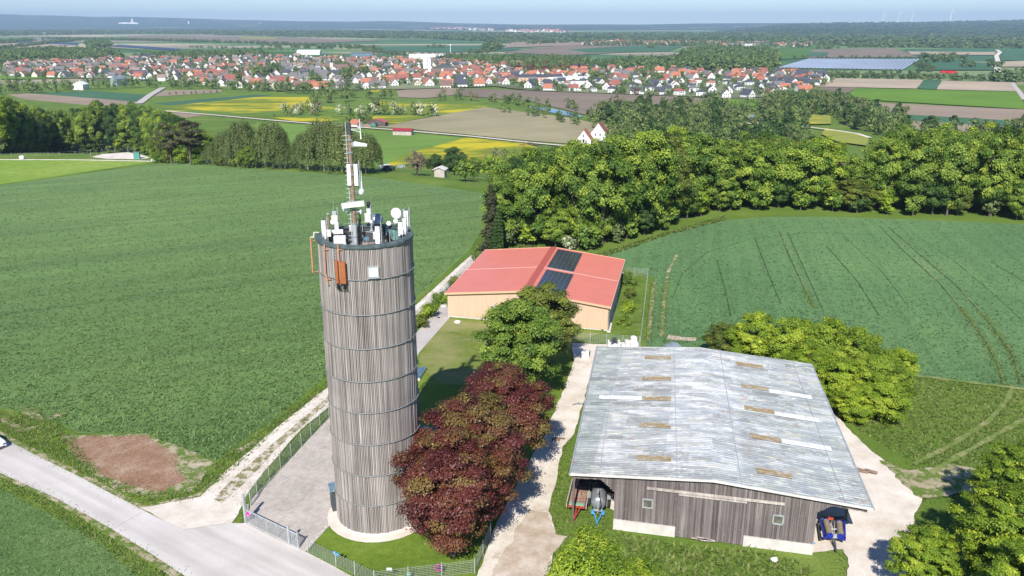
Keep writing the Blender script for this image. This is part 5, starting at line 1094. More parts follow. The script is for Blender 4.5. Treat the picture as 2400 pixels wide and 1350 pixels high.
p = P(1571, 826); rc_ = 1.15; t = thing('curved_sheet', 'bent galvanised sheet forming a small arched shelter behind the barn', 'metal sheet', p); b = MB(); n = 10; dd = Vector((.75, .66, 0)); nn = Vector((-.66, .75, 0))
vs = []
for i in range(n+1): a = math.pi*(.12+.76*i/n); vs += [p+nn*(-math.cos(a)*rc_*1.1)+Z1*(math.sin(a)*.8+.5)-dd*1.1, p+nn*(-math.cos(a)*rc_*1.1)+Z1*(math.sin(a)*.8+.5)+dd*1.1]
b.add(vs, [(2*i, 2*i+1, 2*i+3, 2*i+2) for i in range(n)], True); b.build('sheet', M['trough'], t); b = MB()
for sx in (-1, 1):
    for sy in (-1, 1): b.tube(p+dd*sx*1.0+nn*sy*.95, p+dd*sx*1.0+nn*sy*.95+Z1*.85, .05, n=5)
b.build('leg', M['barnwood'], t, split=True)
def planks(label, u, v, n, L, rz, mat, seed, name='plank_pile', spread=.5):
    p = P(u, v); t = thing(name, label, 'wood pile', p); b = MB(); rnd = random.Random(seed)
    for k in range(n): b.box(p+Vector((rnd.uniform(-spread, spread), rnd.uniform(-.3, .3), .28+.05*(k % 3))), (L*rnd.uniform(.6, 1.1), .16, .05), rz=rz+rnd.uniform(-.15, .15))
    b.build('plank', M[mat], t, split=True)
planks('grey brown pallet leaning at the barn corner on the right', 2018, 1108, 7, 1.2, -.5, 'oldwood', 1, 'pallet', .1); planks('flat brown pallet lying on the gravel right of the barn', 2041, 1111, 7, 1.3, -.5, 'oldwood', 2, 'pallet', .1)
planks('pale boards lying in the grass before the sliding door', 1648, 1270, 6, 1.6, -.25, 'palewood', 3); planks('grey boards across the gravel drive left of the barn', 1303, 1034, 4, 1.1, -.1, 'oldwood', 5); planks('few thin planks beside the barn gutter', 1360, 952, 2, 1.3, .4, 'galv', 6)
def stones(label, u, v, n, r, sx, seed, mat='rubble'):
    p = P(u, v); t = thing('rubble', label, 'rubble', p); b = MB(); rnd = random.Random(seed)
    for k in range(n):
        q = p+Vector((rnd.uniform(-sx, sx), rnd.uniform(-.25, .25), r*.4)); rr = r*rnd.uniform(.5, 1.1); b.lathe([(0, -rr*.6), (rr*.8, -rr*.3), (rr, .1*rr), (rr*.6, rr*.5), (0, rr*.6)], q, 6, Vector((rnd.uniform(-.5, .5), rnd.uniform(-.5, .5), 1)), False)
    b.build('stone', M[mat], t, split=True)
stones('row of pale broken stones against the barn plinth', 1818, 1285, 16, .22, 1.1, 1); stones('white rock in the overgrown grass before the barn', 1812, 1318, 2, .5, .2, 2, 'white')
p = P(1902, 1272, 1.0); t = thing('warning_plate', 'small white and blue plate on the barn wall corner', 'sign', p); b = MB(); b.box(p, (.35, .03, .16), (bx, bn, Z1)); b.build('plate', M['white'], t); b = MB(); b.box(p+bx*.25, (.14, .04, .16), (bx, bn, Z1)); b.build('blue_end', M['lightblue'], t)
# ---------------------------------------------------------------- white car leaving the picture on the left
cc = P(-24, 1046); rdv = (P(330, 1240)-P(0, 1068)); cdir = Vector((rdv.x, rdv.y, 0)).normalized(); cs = Vector((-cdir.y, cdir.x, 0)); fr = (cdir, cs, Z1)
car = thing('parked_car', 'white car driving on the concrete road, cut by the left picture edge', 'car', cc)
def carslab(prof, w, name, mat, par, inset=0.0):                  # side profile (x,z) extruded across with tapered flanks
    b = MB(); n = len(prof); L = []; 
    for sy, k in ((-1, 1.0), (-.86, 1.03), (.86, 1.03), (1, 1.0)): L.append([cc+cdir*x*(1 if abs(sy) < 1 else .975)+cs*(sy*w/2)+Z1*(.6+(z-.6)*(1 if abs(sy) < 1 else .93)) for x, z in prof])
    for a, e in zip(L[:-1], L[1:]): b.add(a+e, [(i, (i+1) % n, n+(i+1) % n, n+i) for i in range(n)], True)
    b.add(L[0], [tuple(range(n))[::-1]]); b.add(L[-1], [tuple(range(n))]); return b.build(name, M[mat], par)
carslab([(-2.1, .35), (-2.15, .75), (-2.0, .95), (-1.2, 1.0), (.9, 1.0), (1.75, .88), (2.08, .72), (2.15, .5), (2.1, .3), (1.2, .25), (-1.5, .25)], 1.78, 'body', 'carwhite', car)
carslab([(-1.75, .98), (-1.45, 1.32), (-.2, 1.42), (.35, 1.30), (1.0, .98)], 1.5, 'window_band', 'glass', car); carslab([(-1.35, 1.36), (-.8, 1.44), (-.1, 1.45), (.25, 1.37), (-.1, 1.40), (-.9, 1.40)], 1.36, 'roof', 'carwhite', car)
for sx in (-1.3, 1.32):
    for sy in (-1, 1): b = MB(); wheel(b, cc+cdir*sx+cs*sy*.8+Z1*.31, .31, .2, cs); w_ = b.build('wheel', M['tyre'], car); b = MB(); wheel(b, cc+cdir*sx+cs*sy*.82+Z1*.31, .18, .2, cs); b.build('rim', M['galv'], w_)
for sy in (-1, 1):
    b = MB(); b.box(cc+cdir*2.05+cs*sy*.66+Z1*.66, (.16, .34, .13), fr); b.build('headlight', M['glass'], car); b = MB(); b.box(cc+cdir*.55+cs*sy*.98+Z1*1.0, (.12, .2, .13), fr); b.build('mirror', M['black'], car)
b = MB(); b.box(cc+cdir*2.12+Z1*.42, (.06, 1.2, .14), fr); b.build('grille', M['black'], car)
# ---------------------------------------------------------------- trees standing near
def T(key, i, u, v, s, rz, label, group=None, name='tree', sz=1.0, cat='tree', xy=None):
    p = Vector((*xy, 0)) if xy else PT(u, v)
    return place_tree(key, i, p.x, p.y, tz(p.x, p.y), s, rz, label, group, name, cat, sz)
GR = 'dark red maples beside the drive'
T('red', 0, 1062, 1302, 1.06, .3, 'dark red maple nearest the road fence', GR, 'maple_tree'); T('red', 1, 1108, 1212, 1.08, 1.4, 'dark red maple in the middle, touching the tower', GR, 'maple_tree')
T('red', 2, 1178, 1112, 1.07, 2.7, 'rear red maple with many greenish leaf clumps', GR, 'maple_tree')
T('maple', 0, 1220, 935, 1.16, .5, 'bright green maple behind the red maples', None, 'maple_tree'); T('mapleolive', 0, 1266, 866, 1.16, 2.0, 'darker olive green maple in front of the orange hall', None, 'maple_tree')
GH = 'tall leafy bushes behind the barn'
for k, (key, i, u, v, s, sz, lb) in enumerate((('hedgeolive', 0, 1694, 838, .84, .95, 'yellowish olive bush at the left end of the row behind the barn'), ('hedge', 0, 1768, 858, 1.02, 1.06, 'green bush second from the left behind the barn'), ('hedge', 1, 1845, 872, 1.02, 1.1, 'green bush third from the left behind the barn'),
        ('hedge', 2, 1925, 885, 1.05, 1.12, 'tallest bush in the middle of the row behind the barn'), ('hedge', 0, 1998, 905, 1.05, 1.06, 'bush right of the tallest one behind the barn'), ('hedge', 1, 2052, 945, 1.05, .98, 'bush at the bend of the row right of the barn'),
        ('hedge', 2, 2062, 985, .98, .86, 'last bush of the row with pale blossoms beside the meadow'), ('hedge', 0, 2098, 905, .8, .9, 'small bush sticking out toward the crop'), ('hedge', 1, 1960, 945, .95, .9, 'bush close to the right barn corner'), ('hedge', 2, 1890, 905, .9, .9, 'bush hidden close behind the barn roof'), ('hedge', 0, 2000, 985, .8, .75, 'low bush overhanging the gravel by the barn'))):
    T(key, i, u, v, s, k*1.3, lb, GH, 'bush', sz, 'bush')
GN = 'bright leafy trees in the bottom right corner'
for k, (xy, s, key, lb) in enumerate((((33.4, 57.2), .66, 'near', 'small loose branched tree at the left of the bottom right group'), ((39.8, 57.5), 1.0, 'near', 'large bright green tree in the bottom right corner'), ((46.0, 66.5), .92, 'near', 'bright green tree at the right edge above the corner group'),
        ((37.4, 51.0), .9, 'near', 'bright tree cut by the lower edge at the right'), ((45.5, 58.0), 1.0, 'near', 'tree filling the right edge of the corner group'), ((43.5, 51.5), 1.0, 'near', 'lowest tree of the bottom right group'))):
    T(key, k, 0, 0, s, k*1.9, lb, GN, xy=xy)
T('spiky', 0, 0, 0, 1.0, .6, 'yellow green spiky bush in front of the barn at the lower edge', None, 'bush', 1.0, 'bush', (5.9, 54.2)); T('spiky', 0, 0, 0, .85, 2.6, 'smaller spiky bush right of the larger one at the lower edge', None, 'bush', .82, 'bush', (9.6, 54.0))
for k, (u, v, s, lb) in enumerate(((1470, 668, 1.0, 'small round shrub at the hall fence corner'), (1478, 700, .8, 'first young shrub in the strip beside the hall'), (1470, 735, .9, 'yellowish young shrub in the strip beside the hall'), (1462, 765, .7, 'thin young shrub near the hall corner'),
        (988, 768, .9, 'small hedge shrub nearest the tower at the track fence'), (1008, 746, 1.0, 'second hedge shrub along the track fence'), (1030, 712, .9, 'third hedge shrub along the track fence'), (1062, 672, .8, 'last hedge shrub along the track fence'))):
    T('bush', k, u, v, s, k, lb, 'small shrubs along the compound fence', 'shrub', cat='shrub')
for k in range(16):                                                # weeds along the barn front and fence
    u, v = [(1500, 1262), (1530, 1268), (1565, 1268), (1700, 1282), (1735, 1300), (1765, 1300), (1795, 1310), (1850, 1300), (1720, 1330), (1760, 1335), (1600, 1280), (1470, 1255), (1880, 1330), (1690, 1300), (1590, 1300), (1840, 1335)][k]
WP = [P(u, v) for u, v in ((1445, 1250), (1560, 1268), (1590, 1275), (1640, 1285), (1750, 1290), (1830, 1305), (1900, 1330), (1890, 1400), (1500, 1400))]
blades('weeds', scatter(WP, 14, 5), .42, .25, 'grass', 'tall weeds growing before the barn wall', 3)
# ---------------------------------------------------------------- woods at the edge of the hilltop
def along(px, sp_, depth, rs, start=0):
    pts = [PT(u, v) for u, v in px]; out = []; acc = start
    for a, e in zip(pts[:-1], pts[1:]):
        L = (e-a).length; d = (e-a).normalized()
        while acc < L:
            p = a+d*acc; rad = Vector((p.x, p.y, 0)).normalized(); p = p+rad*(depth+rs.uniform(-2.2, 2.2))+d*rs.uniform(-1.5, 1.5); out.append(p); acc += sp_*rs.uniform(.85, 1.15)
        acc -= L
    return out
ORD = ['first', 'second', 'third', 'fourth', 'fifth', 'sixth', 'seventh', 'eighth', 'ninth', 'tenth', '11th', '12th', '13th', '14th', '15th', '16th', '17th', '18th', '19th', '20th']
ORD += [f'{n}th' if n % 10 not in (1, 2, 3) or n in (111, 112, 113) else f"{n}{ {1: 'st', 2: 'nd', 3: 'rd'}[n % 10]}" for n in range(21, 400)]
LOOK = {'green': ('green', ['deep green', 'mid green', 'fresh green']), 'lime': ('yellow green', []), 'olive': ('olive tinted', []), 'grey': ('grey green', []), 'dark': ('dark green', []), 'twig': ('brown bare', []), 'pine': ('dark brownish', []), 'blossom': ('white blossoming', []), 'red': ('dark red', [])}
def look(key, i):
    m = PROTO[key][i % len(PROTO[key])][0].materials[0].name.replace('leaf_', ''); return LOOK.get(m, ('green', []))[0]
rs = random.Random(21); NW = 0
def woodrow(px, depth, place, scale=(.85, 1.08), sp_=8.6, keys=('wood',), start=0, skip=None, maxtop=None):
    global NW; row = [p for p in along(px, sp_, depth, rs, start)]; row.sort(key=lambda p: p.x/p.y)
    for k, p in enumerate(row):
        u, v = PX(p)
        if skip and skip(u, v): continue
        key = rs.choice(keys); i = rs.randrange(12); s = rs.uniform(*scale); z = tz(p.x, p.y); sz = 1.0
        if maxtop:                                                # keep the crown line where the photo has it
            tv = maxtop(u)-14; ztop = PY(u, tv+rs.uniform(-3, 9), p.y).z; H = 19.5*s
            sz = min(1.45, max(.4, (ztop-z)/H))
        place_tree(key, i, p.x, p.y, z, s, rs.uniform(0, 6.28), f'{look(key, i)} broadleaf tree, {ORD[k]} from the left in {place}', 'woodland trees', 'woodland_tree', 'tree', sz); NW += 1
RTOP = lambda u: float(np.interp(u, [1140, 1180, 1230, 1300, 1400, 1500, 1560, 1620, 1680, 1698, 1714, 1724, 1800, 1880, 1930, 1952, 1968, 2035, 2055, 2100, 2300, 2420], [470, 405, 352, 340, 322, 310, 300, 305, 330, 375, 375, 318, 312, 316, 325, 350, 425, 425, 305, 296, 294, 294]))
EDGE = [(1175, 582), (1270, 590), (1380, 590), (1450, 575), (1540, 545), (1620, 512), (1700, 498), (1800, 494), (1950, 498), (2100, 508), (2300, 514), (2480, 520), (2620, 528)]
woodrow(EDGE, 5, 'the front row of the right wood', (.82, 1.0), 7.6, maxtop=RTOP)
woodrow(EDGE, 14, 'the second row of the right wood', (.9, 1.08), 8.4, start=4, maxtop=RTOP)
woodrow(EDGE, 25, 'the third row of the right wood', (.9, 1.1), 9.2, start=2, skip=lambda u, v: 1955 < u < 2045, maxtop=RTOP)
woodrow(EDGE, 38, 'the fourth row of the right wood', (.95, 1.15), 10.5, start=5, skip=lambda u, v: 1950 < u < 2050 or 1685 < u < 1725, maxtop=RTOP)
woodrow(EDGE, 2.5, 'the undergrowth along the right wood edge', (.42, .62), 6.0, keys=('mid', 'wood', 'mid'), start=1)
woodrow(EDGE, 10, 'the inner undergrowth of the right wood', (.55, .75), 7.5, keys=('mid', 'wood'), start=3)
woodrow(EDGE, 54, 'the rear row of the right wood', (.95, 1.15), 11, start=5, skip=lambda u, v: 1945 < u < 2055 or 1685 < u < 1725, maxtop=lambda u: RTOP(u)-2)
woodrow([(1290, 545), (1420, 545), (1560, 515), (1680, 485)], 44, 'the fifth row of the right wood', (.95, 1.15), 10.5, maxtop=RTOP)
LTOP = lambda u: float(np.interp(u, [-60, 0, 60, 100, 200, 250, 330, 400, 450, 500], [222, 226, 240, 262, 250, 236, 244, 268, 300, 330]))
LE = [(-120, 366), (0, 366), (110, 366), (210, 362), (300, 360), (360, 368), (470, 378)]
woodrow(LE, 5, 'the undergrowth along the left wood edge', (.4, .65), 6.5, keys=('mid', 'wood'), skip=lambda u, v: u > 380 or 60 < u < 100)
woodrow(LE, 9, 'the front row of the left wood', (.85, 1.0), 8.5, maxtop=LTOP, skip=lambda u, v: 375 < u < 470 or 60 < u < 100)
woodrow(LE, 20, 'the second row of the left wood', (.85, 1.05), 9, start=3, maxtop=LTOP, skip=lambda u, v: u > 465 or 66 < u < 98)
woodrow(LE, 33, 'the third row of the left wood', (.9, 1.1), 10, start=6, maxtop=LTOP, skip=lambda u, v: u > 440)
woodrow(LE, 48, 'the fourth row of the left wood', (.9, 1.1), 11, start=1, maxtop=LTOP, skip=lambda u, v: u > 430)
T('pine', 0, 402, 384, 1.0, 0, 'dark brownish pine left of the pair at the wood end', None, 'pine_tree'); T('pine', 1, 447, 386, 1.08, 2, 'dark brownish pine right of the pair at the wood end', None, 'pine_tree')
T('spruce', 0, 1152, 588, .95, 0, 'tall dark spruce at the left corner of the right wood', None, 'spruce_tree'); T('spruce', 1, 1168, 596, .9, 1, 'lower dark spruce just behind the orange hall', None, 'spruce_tree'); T('spruce', 1, 552, 372, .95, 1, 'pointed spruce among the birches', None, 'spruce_tree')
for k, (u, v, s, sz) in enumerate(((498, 386, .62, .85), (536, 389, .9, .9), (570, 391, 1.0, 1.1), (606, 393, .8, .85), (640, 395, 1.12, .98), (668, 397, .7, .8), (722, 400, .95, .92), (760, 403, 1.18, 1.02), (802, 405, 1.05, 1.12), (838, 408, .85, .85), (858, 409, .95, .98))):
    T('birch', k, u, v-2, s, k*1.7, f'grey green drooping birch, {ORD[k]} from the left in the birch row', 'birches at the far edge of the wheat field', 'birch_tree', sz)
T('round', 0, 1065, 410, .95, 0, 'dark round headed tree in the meadow below the river', None); T('round', 1, 1110, 420, .62, 1, 'lower green tree right of the dark round one'); T('round', 0, 1020, 408, .6, 3, 'small dark tree left of the round headed one')
T('bare', 0, 978, 412, .85, 0, 'brown leafless tree beside the dark round one'); T('mid', 4, 1142, 415, .9, 0, 'yellowish loose tree right of the round one'); T('mid', 2, 1160, 425, .8, 1, 'green bushy tree near the wood corner'); T('mid', 0, 1090, 425, .62, 1, 'small bright tree under the dark round one')
for k, u in enumerate((372, 395, 425, 462, 520, 560)): T('bush', k, u, 381+.05*(u-372), 1.5, k, f'low bright bush at the wood foot, {ORD[k]} from the left', 'bushes at the foot of the left wood', 'shrub', cat='shrub')
T('white', 0, 1332, 588, .7, 0, 'white blossoming bush just behind the hall roof', None, 'bush', cat='bush')
print('wood trees', NW)
# ---------------------------------------------------------------- valley trees: collect, keep the largest as things, merge the rest
REQ = []
def req(key, p, s, place, sz=1.0): REQ.append([s*(20 if key == 'tall' else 10)/p.length, key, p, s, sz, place])
def fill(px, sp_, keys, place, scale=(.8, 1.2), sz=1.0, ground=VZ, seed=1, prob=1.0):
    poly = [P(u, v, ground) for u, v in px]; xs = [p.x for p in poly]; ys = [p.y for p in poly]; r2 = random.Random(seed); y = min(ys); row = 0
    while y < max(ys):
        x = min(xs)+(row % 2)*sp_*.5
        while x < max(xs):
            q = Vector((x+r2.uniform(-.35, .35)*sp_, y+r2.uniform(-.35, .35)*sp_, ground))
            if in_poly(np.array([q.x]), np.array([q.y]), poly)[0] and r2.random() < prob: req(r2.choice(keys), Vector((q.x, q.y, tz(q.x, q.y))), r2.uniform(*scale), place, sz)
            x += sp_
        y += sp_*.85; row += 1
def line(px, sp_, keys, place, scale=(.8, 1.2), sz=1.0, seed=1, jit=3, prob=1.0):
    r2 = random.Random(seed); pts = [P(u, v, VZ) for u, v in px]; acc = 0
    for a, e in zip(pts[:-1], pts[1:]):
        L = (e-a).length; d = (e-a)/L
        while acc < L:
            if r2.random() < prob: p = a+d*acc+Vector((r2.uniform(-jit, jit), r2.uniform(-jit, jit), 0)); req(r2.choice(keys), p, r2.uniform(*scale), place, sz)
            acc += sp_*r2.uniform(.75, 1.25)
        acc -= L
G_ = ['mid', 'mid', 'mid', 'tall']; 
# between the right wood and the village
fill([(1170, 262), (1235, 258), (1300, 268), (1345, 282), (1400, 290), (1500, 300), (1560, 330), (1480, 330), (1360, 300), (1270, 280), (1180, 268)], 11, ['mid'], 'the thicket along the river', (.5, .9), seed=2, prob=.55)
fill([(1400, 262), (1480, 262), (1600, 262), (1700, 258), (1720, 300), (1680, 330), (1560, 320), (1450, 300), (1395, 285)], 10.5, ['mid', 'mid', 'tall'], 'the grove behind the right wood', (.85, 1.25), seed=3)
fill([(1700, 262), (1830, 250), (1900, 262), (1890, 330), (1800, 345), (1700, 345)], 12, ['mid', 'mid', 'mid', 'tall'], 'the grove around the hidden houses', (.8, 1.2), seed=4, prob=.7)
fill([(1860, 242), (1960, 240), (2020, 262), (2110, 290), (2150, 310), (2060, 322), (1990, 300), (1950, 272), (1880, 268)], 11, ['mid', 'mid', 'tall'], 'the dark belt below the brown field', (.9, 1.3), seed=5)
fill([(1790, 232), (1870, 228), (1990, 236), (1960, 250), (1800, 252)], 12, ['mid'], 'the trees beside the last houses', (.8, 1.1), seed=6)
for u, v, k, s, pl in ((1445, 268, 'midbare', 1.55, 'the ploughed field edge'), (1572, 276, 'mid', 1.5, 'the ploughed field edge'), (1658, 262, 'mid', 1.35, 'the ploughed field edge'), (1385, 283, 'mid', 1.0, 'the river bank'), (1520, 285, 'mid', 1.4, 'the grove behind the right wood')): req(k, P(u, v, VZ), s, pl)
line([(1165, 240), (1230, 246), (1300, 252), (1370, 262)], 13, ['thin', 'mid', 'thin'], 'the loose row on the far river bank', (.6, 1.0), seed=7, jit=5)
line([(1025, 236), (1080, 235), (1110, 237)], 9, ['mid', 'tall'], 'the clump left of the river', (.7, 1.2), seed=8); line([(1105, 236), (1180, 242), (1240, 250)], 10, ['mid', 'thin', 'midbare'], 'the row where the river begins', (.6, .9), seed=9)
fill([(1430, 330), (1560, 330), (1700, 335), (1880, 330), (1900, 372), (1860, 398), (1560, 398), (1430, 372)], 12, ['mid', 'mid', 'tall'], 'the slope behind the right wood', (.9, 1.25), seed=31, prob=.8)
fill([(2060, 322), (2180, 312), (2420, 318), (2420, 345), (2080, 345)], 12, ['mid', 'mid', 'tall'], 'the foot of the slope on the far right', (.9, 1.3), seed=32, prob=.8)
# belt in front of the village on the left
line([(-20, 222), (40, 219), (100, 217), (180, 213)], 8, ['tall', 'mid'], 'the dark belt at the far left', (1.0, 1.35), seed=10, jit=4); line([(-30, 216), (90, 213), (180, 209)], 9, ['tall', 'mid'], 'the dark belt at the far left', (1.0, 1.3), seed=11, jit=4)
line([(202, 209), (250, 210), (282, 209)], 8, ['tall', 'mid'], 'the belt right of the white barn gable', (.95, 1.3), seed=12); line([(290, 206), (340, 206), (380, 206)], 9, ['mid'], 'the belt left of the straight road', (.95, 1.25), seed=13)
line([(395, 207), (450, 208), (530, 209), (600, 214), (680, 219), (760, 222)], 8.5, ['mid', 'mid', 'tall'], 'the belt before the village centre', (.8, 1.2), seed=14, jit=6)
line([(410, 203), (520, 205), (620, 211), (740, 217)], 11, ['mid', 'mid', 'midbare'], 'the belt before the village centre', (.8, 1.2), seed=15, jit=6)
line([(735, 229), (790, 231), (860, 231), (935, 233)], 9, ['mid', 'mid', 'tall'], 'the belt between yellow and brown fields', (.75, 1.15), seed=16, jit=6); line([(395, 223), (450, 221), (520, 218)], 7, ['mid'], 'the low hedge beside the small plot', (.3, .42), seed=17, jit=1)
req('tall', P(883, 268, VZ), 1.15, 'the blossom hedge'); req('tall', P(735, 250, VZ), 1.0, 'the blossom hedge'); req('thin', P(813, 239, VZ), 1.6, 'the belt between yellow and brown fields')
fill([(645, 262), (700, 258), (752, 262), (745, 275), (690, 275), (650, 270)], 9, ['white', 'white', 'mid', 'midbare'], 'the blossom thicket left', (.7, 1.0), .8, seed=18, prob=.6)
line([(735, 246), (760, 243), (780, 240)], 7, ['mid'], 'the blossom hedge', (.7, 1.0), seed=19); line([(792, 270), (860, 269), (900, 270), (950, 270), (990, 272), (1015, 274)], 5.5, ['white', 'white', 'mid'], 'the blossom hedge', (.8, 1.15), .9, seed=20, jit=2.5)
line([(815, 290), (835, 290), (850, 289)], 6, ['mid'], 'the trees round the small farm', (.8, 1.0), seed=21); req('mid', P(855, 288, VZ), .9, 'the trees round the small farm'); req('mid', P(866, 283, VZ), .8, 'the trees round the small farm')
line([(650, 273), (790, 276)], 9, ['bush', 'mid'], 'the low bank above the track', (.35, .6), seed=22)
line([(1335, 350), (1360, 352), (1420, 348)], 8, ['mid'], 'the garden of the white house', (.4, .6), seed=23)
fill([(1120, 400), (1160, 372), (1220, 372), (1180, 420)], 11, ['mid', 'midbare'], 'the slope left of the right wood', (.5, .8), seed=24, prob=.6)
# hedgerows and woods on the plain
fill([(1330, 172), (1250, 175), (1190, 170), (1200, 160), (1340, 155), (1380, 160)], 15, ['mid', 'mid', 'midred'], 'the wood behind the right village', (.9, 1.3), seed=25)
FARI = []; 
def fillfar(px, sp_, sc=(1.0, 1.4), tint=(.1, .7), seed=1, prob=1.0, szf=1.0):
    poly = [P(u, v, VZ) for u, v in px]; xs = [p.x for p in poly]; ys = [p.y for p in poly]; g = np.random.default_rng(seed)
    n = int((max(xs)-min(xs))*(max(ys)-min(ys))/(sp_*sp_)*prob); x = g.uniform(min(xs), max(xs), n); y = g.uniform(min(ys), max(ys), n); k = in_poly(x, y, poly); x, y = x[k], y[k]; s = g.uniform(*sc, len(x)); t_ = g.uniform(*tint, len(x))
    return [(x[i], y[i], VZ, s[i], s[i]*szf, t_[i]) for i in range(len(x))]
def linefar(px, sp_, sc=(.8, 1.3), tint=(.1, .6), seed=1, szf=1.0, jit=6):
    g = random.Random(seed); pts = [P(u, v, VZ) for u, v in px]; out = []
    for a, e in zip(pts[:-1], pts[1:]):
        n = max(1, int((e-a).length/sp_))
        for i in range(n): p = a.lerp(e, (i+g.random())/n); s = g.uniform(*sc); out.append((p.x+g.uniform(-jit, jit), p.y+g.uniform(-jit, jit), VZ, s, s*szf, g.uniform(*tint)))
    return out
w = fillfar([(1590, 162), (1600, 132), (1660, 120), (1800, 122), (1825, 140), (1815, 168), (1700, 170)], 11, (1.3, 1.8), seed=3)
w += fillfar([(1330, 158), (1480, 146), (1600, 140), (1600, 162), (1480, 164)], 15, (1.0, 1.4), seed=4) + fillfar([(0, 146), (0, 128), (120, 120), (270, 124), (290, 140), (180, 147), (60, 150)], 14, (1.1, 1.6), seed=5)
w += fillfar([(1000, 141), (1200, 138), (1380, 141), (1370, 156), (1240, 160), (1080, 150)], 14, (.9, 1.3), seed=6) + fillfar([(300, 138), (440, 128), (600, 124), (640, 132), (480, 140)], 16, (.9, 1.3), seed=7) + fillfar([(200, 104), (250, 101), (262, 110), (210, 114)], 13, (1.3, 1.7), seed=8)
T('round', 1, 588, 394, .62, 2, 'low bright round tree under the birches', None)
merged('woodland', w, 'far', 'dark deciduous woodland behind and beside the village', 'woodland')
w = linefar([(1940, 184), (2060, 185), (2200, 188), (2330, 191), (2440, 194)], 5, (.7, 1.0), seed=9)+linefar([(1940, 181), (2080, 182), (2200, 185), (2420, 190)], 6, (.6, .9), seed=10)+linefar([(2320, 191), (2400, 192)], 5, (1.3, 1.7), seed=11)
w += linefar([(2150, 140), (2220, 142), (2250, 145)], 7, (1.2, 1.7), seed=12, jit=20)+linefar([(2150, 152), (2190, 170)], 8, (.6, .9), seed=13, jit=10)+linefar([(1860, 138), (2000, 137), (2150, 138)], 14, (.6, .9), seed=14)+linefar([(1830, 170), (1940, 172), (2100, 174), (2160, 172)], 9, (.5, .75), seed=15)
w += linefar([(2256, 158), (2278, 160)], 8, (1.2, 1.5), seed=16)+linefar([(2312, 157), (2335, 160)], 8, (1.2, 1.5), seed=17)+linefar([(2170, 148), (2240, 146)], 10, (1.4, 1.9), seed=18, jit=25)
merged('hedgerow', w, 'far', 'line of dark trees and hedges along the road below the solar farm', 'hedgerow')
w = linefar([(0, 116), (200, 93), (420, 97), (600, 103), (760, 110), (880, 115)], 10, (.9, 1.3), seed=20, jit=14)+linefar([(100, 92), (330, 96), (480, 100)], 9, (.9, 1.3), seed=21)+linefar([(0, 103), (60, 97), (110, 97)], 8, (1.2, 1.6), seed=22, jit=30)
w += linefar([(620, 112), (860, 116), (880, 124)], 10, (.9, 1.4), seed=23, jit=20)+linefar([(860, 124), (960, 131), (1100, 133)], 9, (.8, 1.1), seed=24)+fillfar([(1135, 118), (1165, 112), (1172, 116), (1150, 121)], 9, (1.6, 2.2), seed=25)+linefar([(1100, 127), (1160, 122)], 7, (.9, 1.2), seed=26)
w += linefar([(500, 82), (600, 84), (740, 88), (940, 90)], 12, (1.2, 1.6), seed=27, jit=25)+linefar([(120, 80), (240, 80)], 12, (1.2, 1.6), seed=28)+linefar([(440, 112), (700, 120)], 16, (.6, .9), seed=29)+linefar([(1005, 112), (1040, 113)], 10, (1, 1.4), seed=30)+linefar([(1240, 104), (1380, 98)], 10, (1.4, 1.8), seed=31, jit=20)
w += linefar([(1410, 109), (1415, 109)], 8, (1.2, 1.4), seed=32)+linefar([(1520, 113), (1535, 112)], 8, (1.3, 1.7), seed=33)+linefar([(1910, 115), (1920, 115)], 8, (1.3, 1.6), seed=34)+linefar([(1930, 116), (1965, 115)], 10, (1.1, 1.5), seed=35)+linefar([(1980, 112), (2060, 110), (2300, 113)], 9, (1.2, 1.6), seed=36, jit=25)+linefar([(0, 146), (30, 149)], 8, (1, 1.3), seed=37)
w += fillfar([(1360, 103), (1460, 99), (1600, 101), (1900, 105), (1900, 112), (1500, 108), (1365, 108)], 30, (.9, 1.5), seed=51)+linefar([(1365, 108), (1600, 109), (1900, 113)], 16, (.8, 1.2), seed=52)
merged('hedgerow', w, 'far', 'rows of trees dividing the fields of the middle plain', 'hedgerow')
# far forest bands, canopy clumps growing coarser with distance
def band(px, sp_, sc, seed, szf=.4, tint=(.05, .55)): return fillfar(px, sp_, sc, tint, seed, 1.0, szf)
LOWP = [crown(140+i, 34, 5.0, 5.4, 4.6, 6, .55, 4.2, .8, tvar=.7, low=-.95, zb=0) for i in range(4)]
w = band([(1180, 99), (1300, 88), (1500, 92), (1700, 96), (1880, 100), (2060, 108), (2420, 112), (2500, 92), (2100, 82), (1700, 80), (1300, 80), (900, 86)], 24, (2.2, 3.4), 41, .5)
w += band([(0, 82), (300, 78), (600, 80), (900, 88), (1200, 90), (1300, 82), (900, 74), (400, 70), (0, 72)], 34, (3.0, 4.6), 42, .38)
w += linefar([(0, 84), (300, 79), (600, 82), (900, 90), (1200, 92)], 14, (1.8, 2.6), seed=43, szf=.7)+linefar([(1180, 100), (1300, 98), (1400, 96), (1640, 100), (1880, 103), (2060, 111), (2440, 114)], 9, (1.3, 2.0), seed=44, szf=.9)
merged('forest', w, 'far', 'wide forest bands across the far plain', 'forest', LOWP)
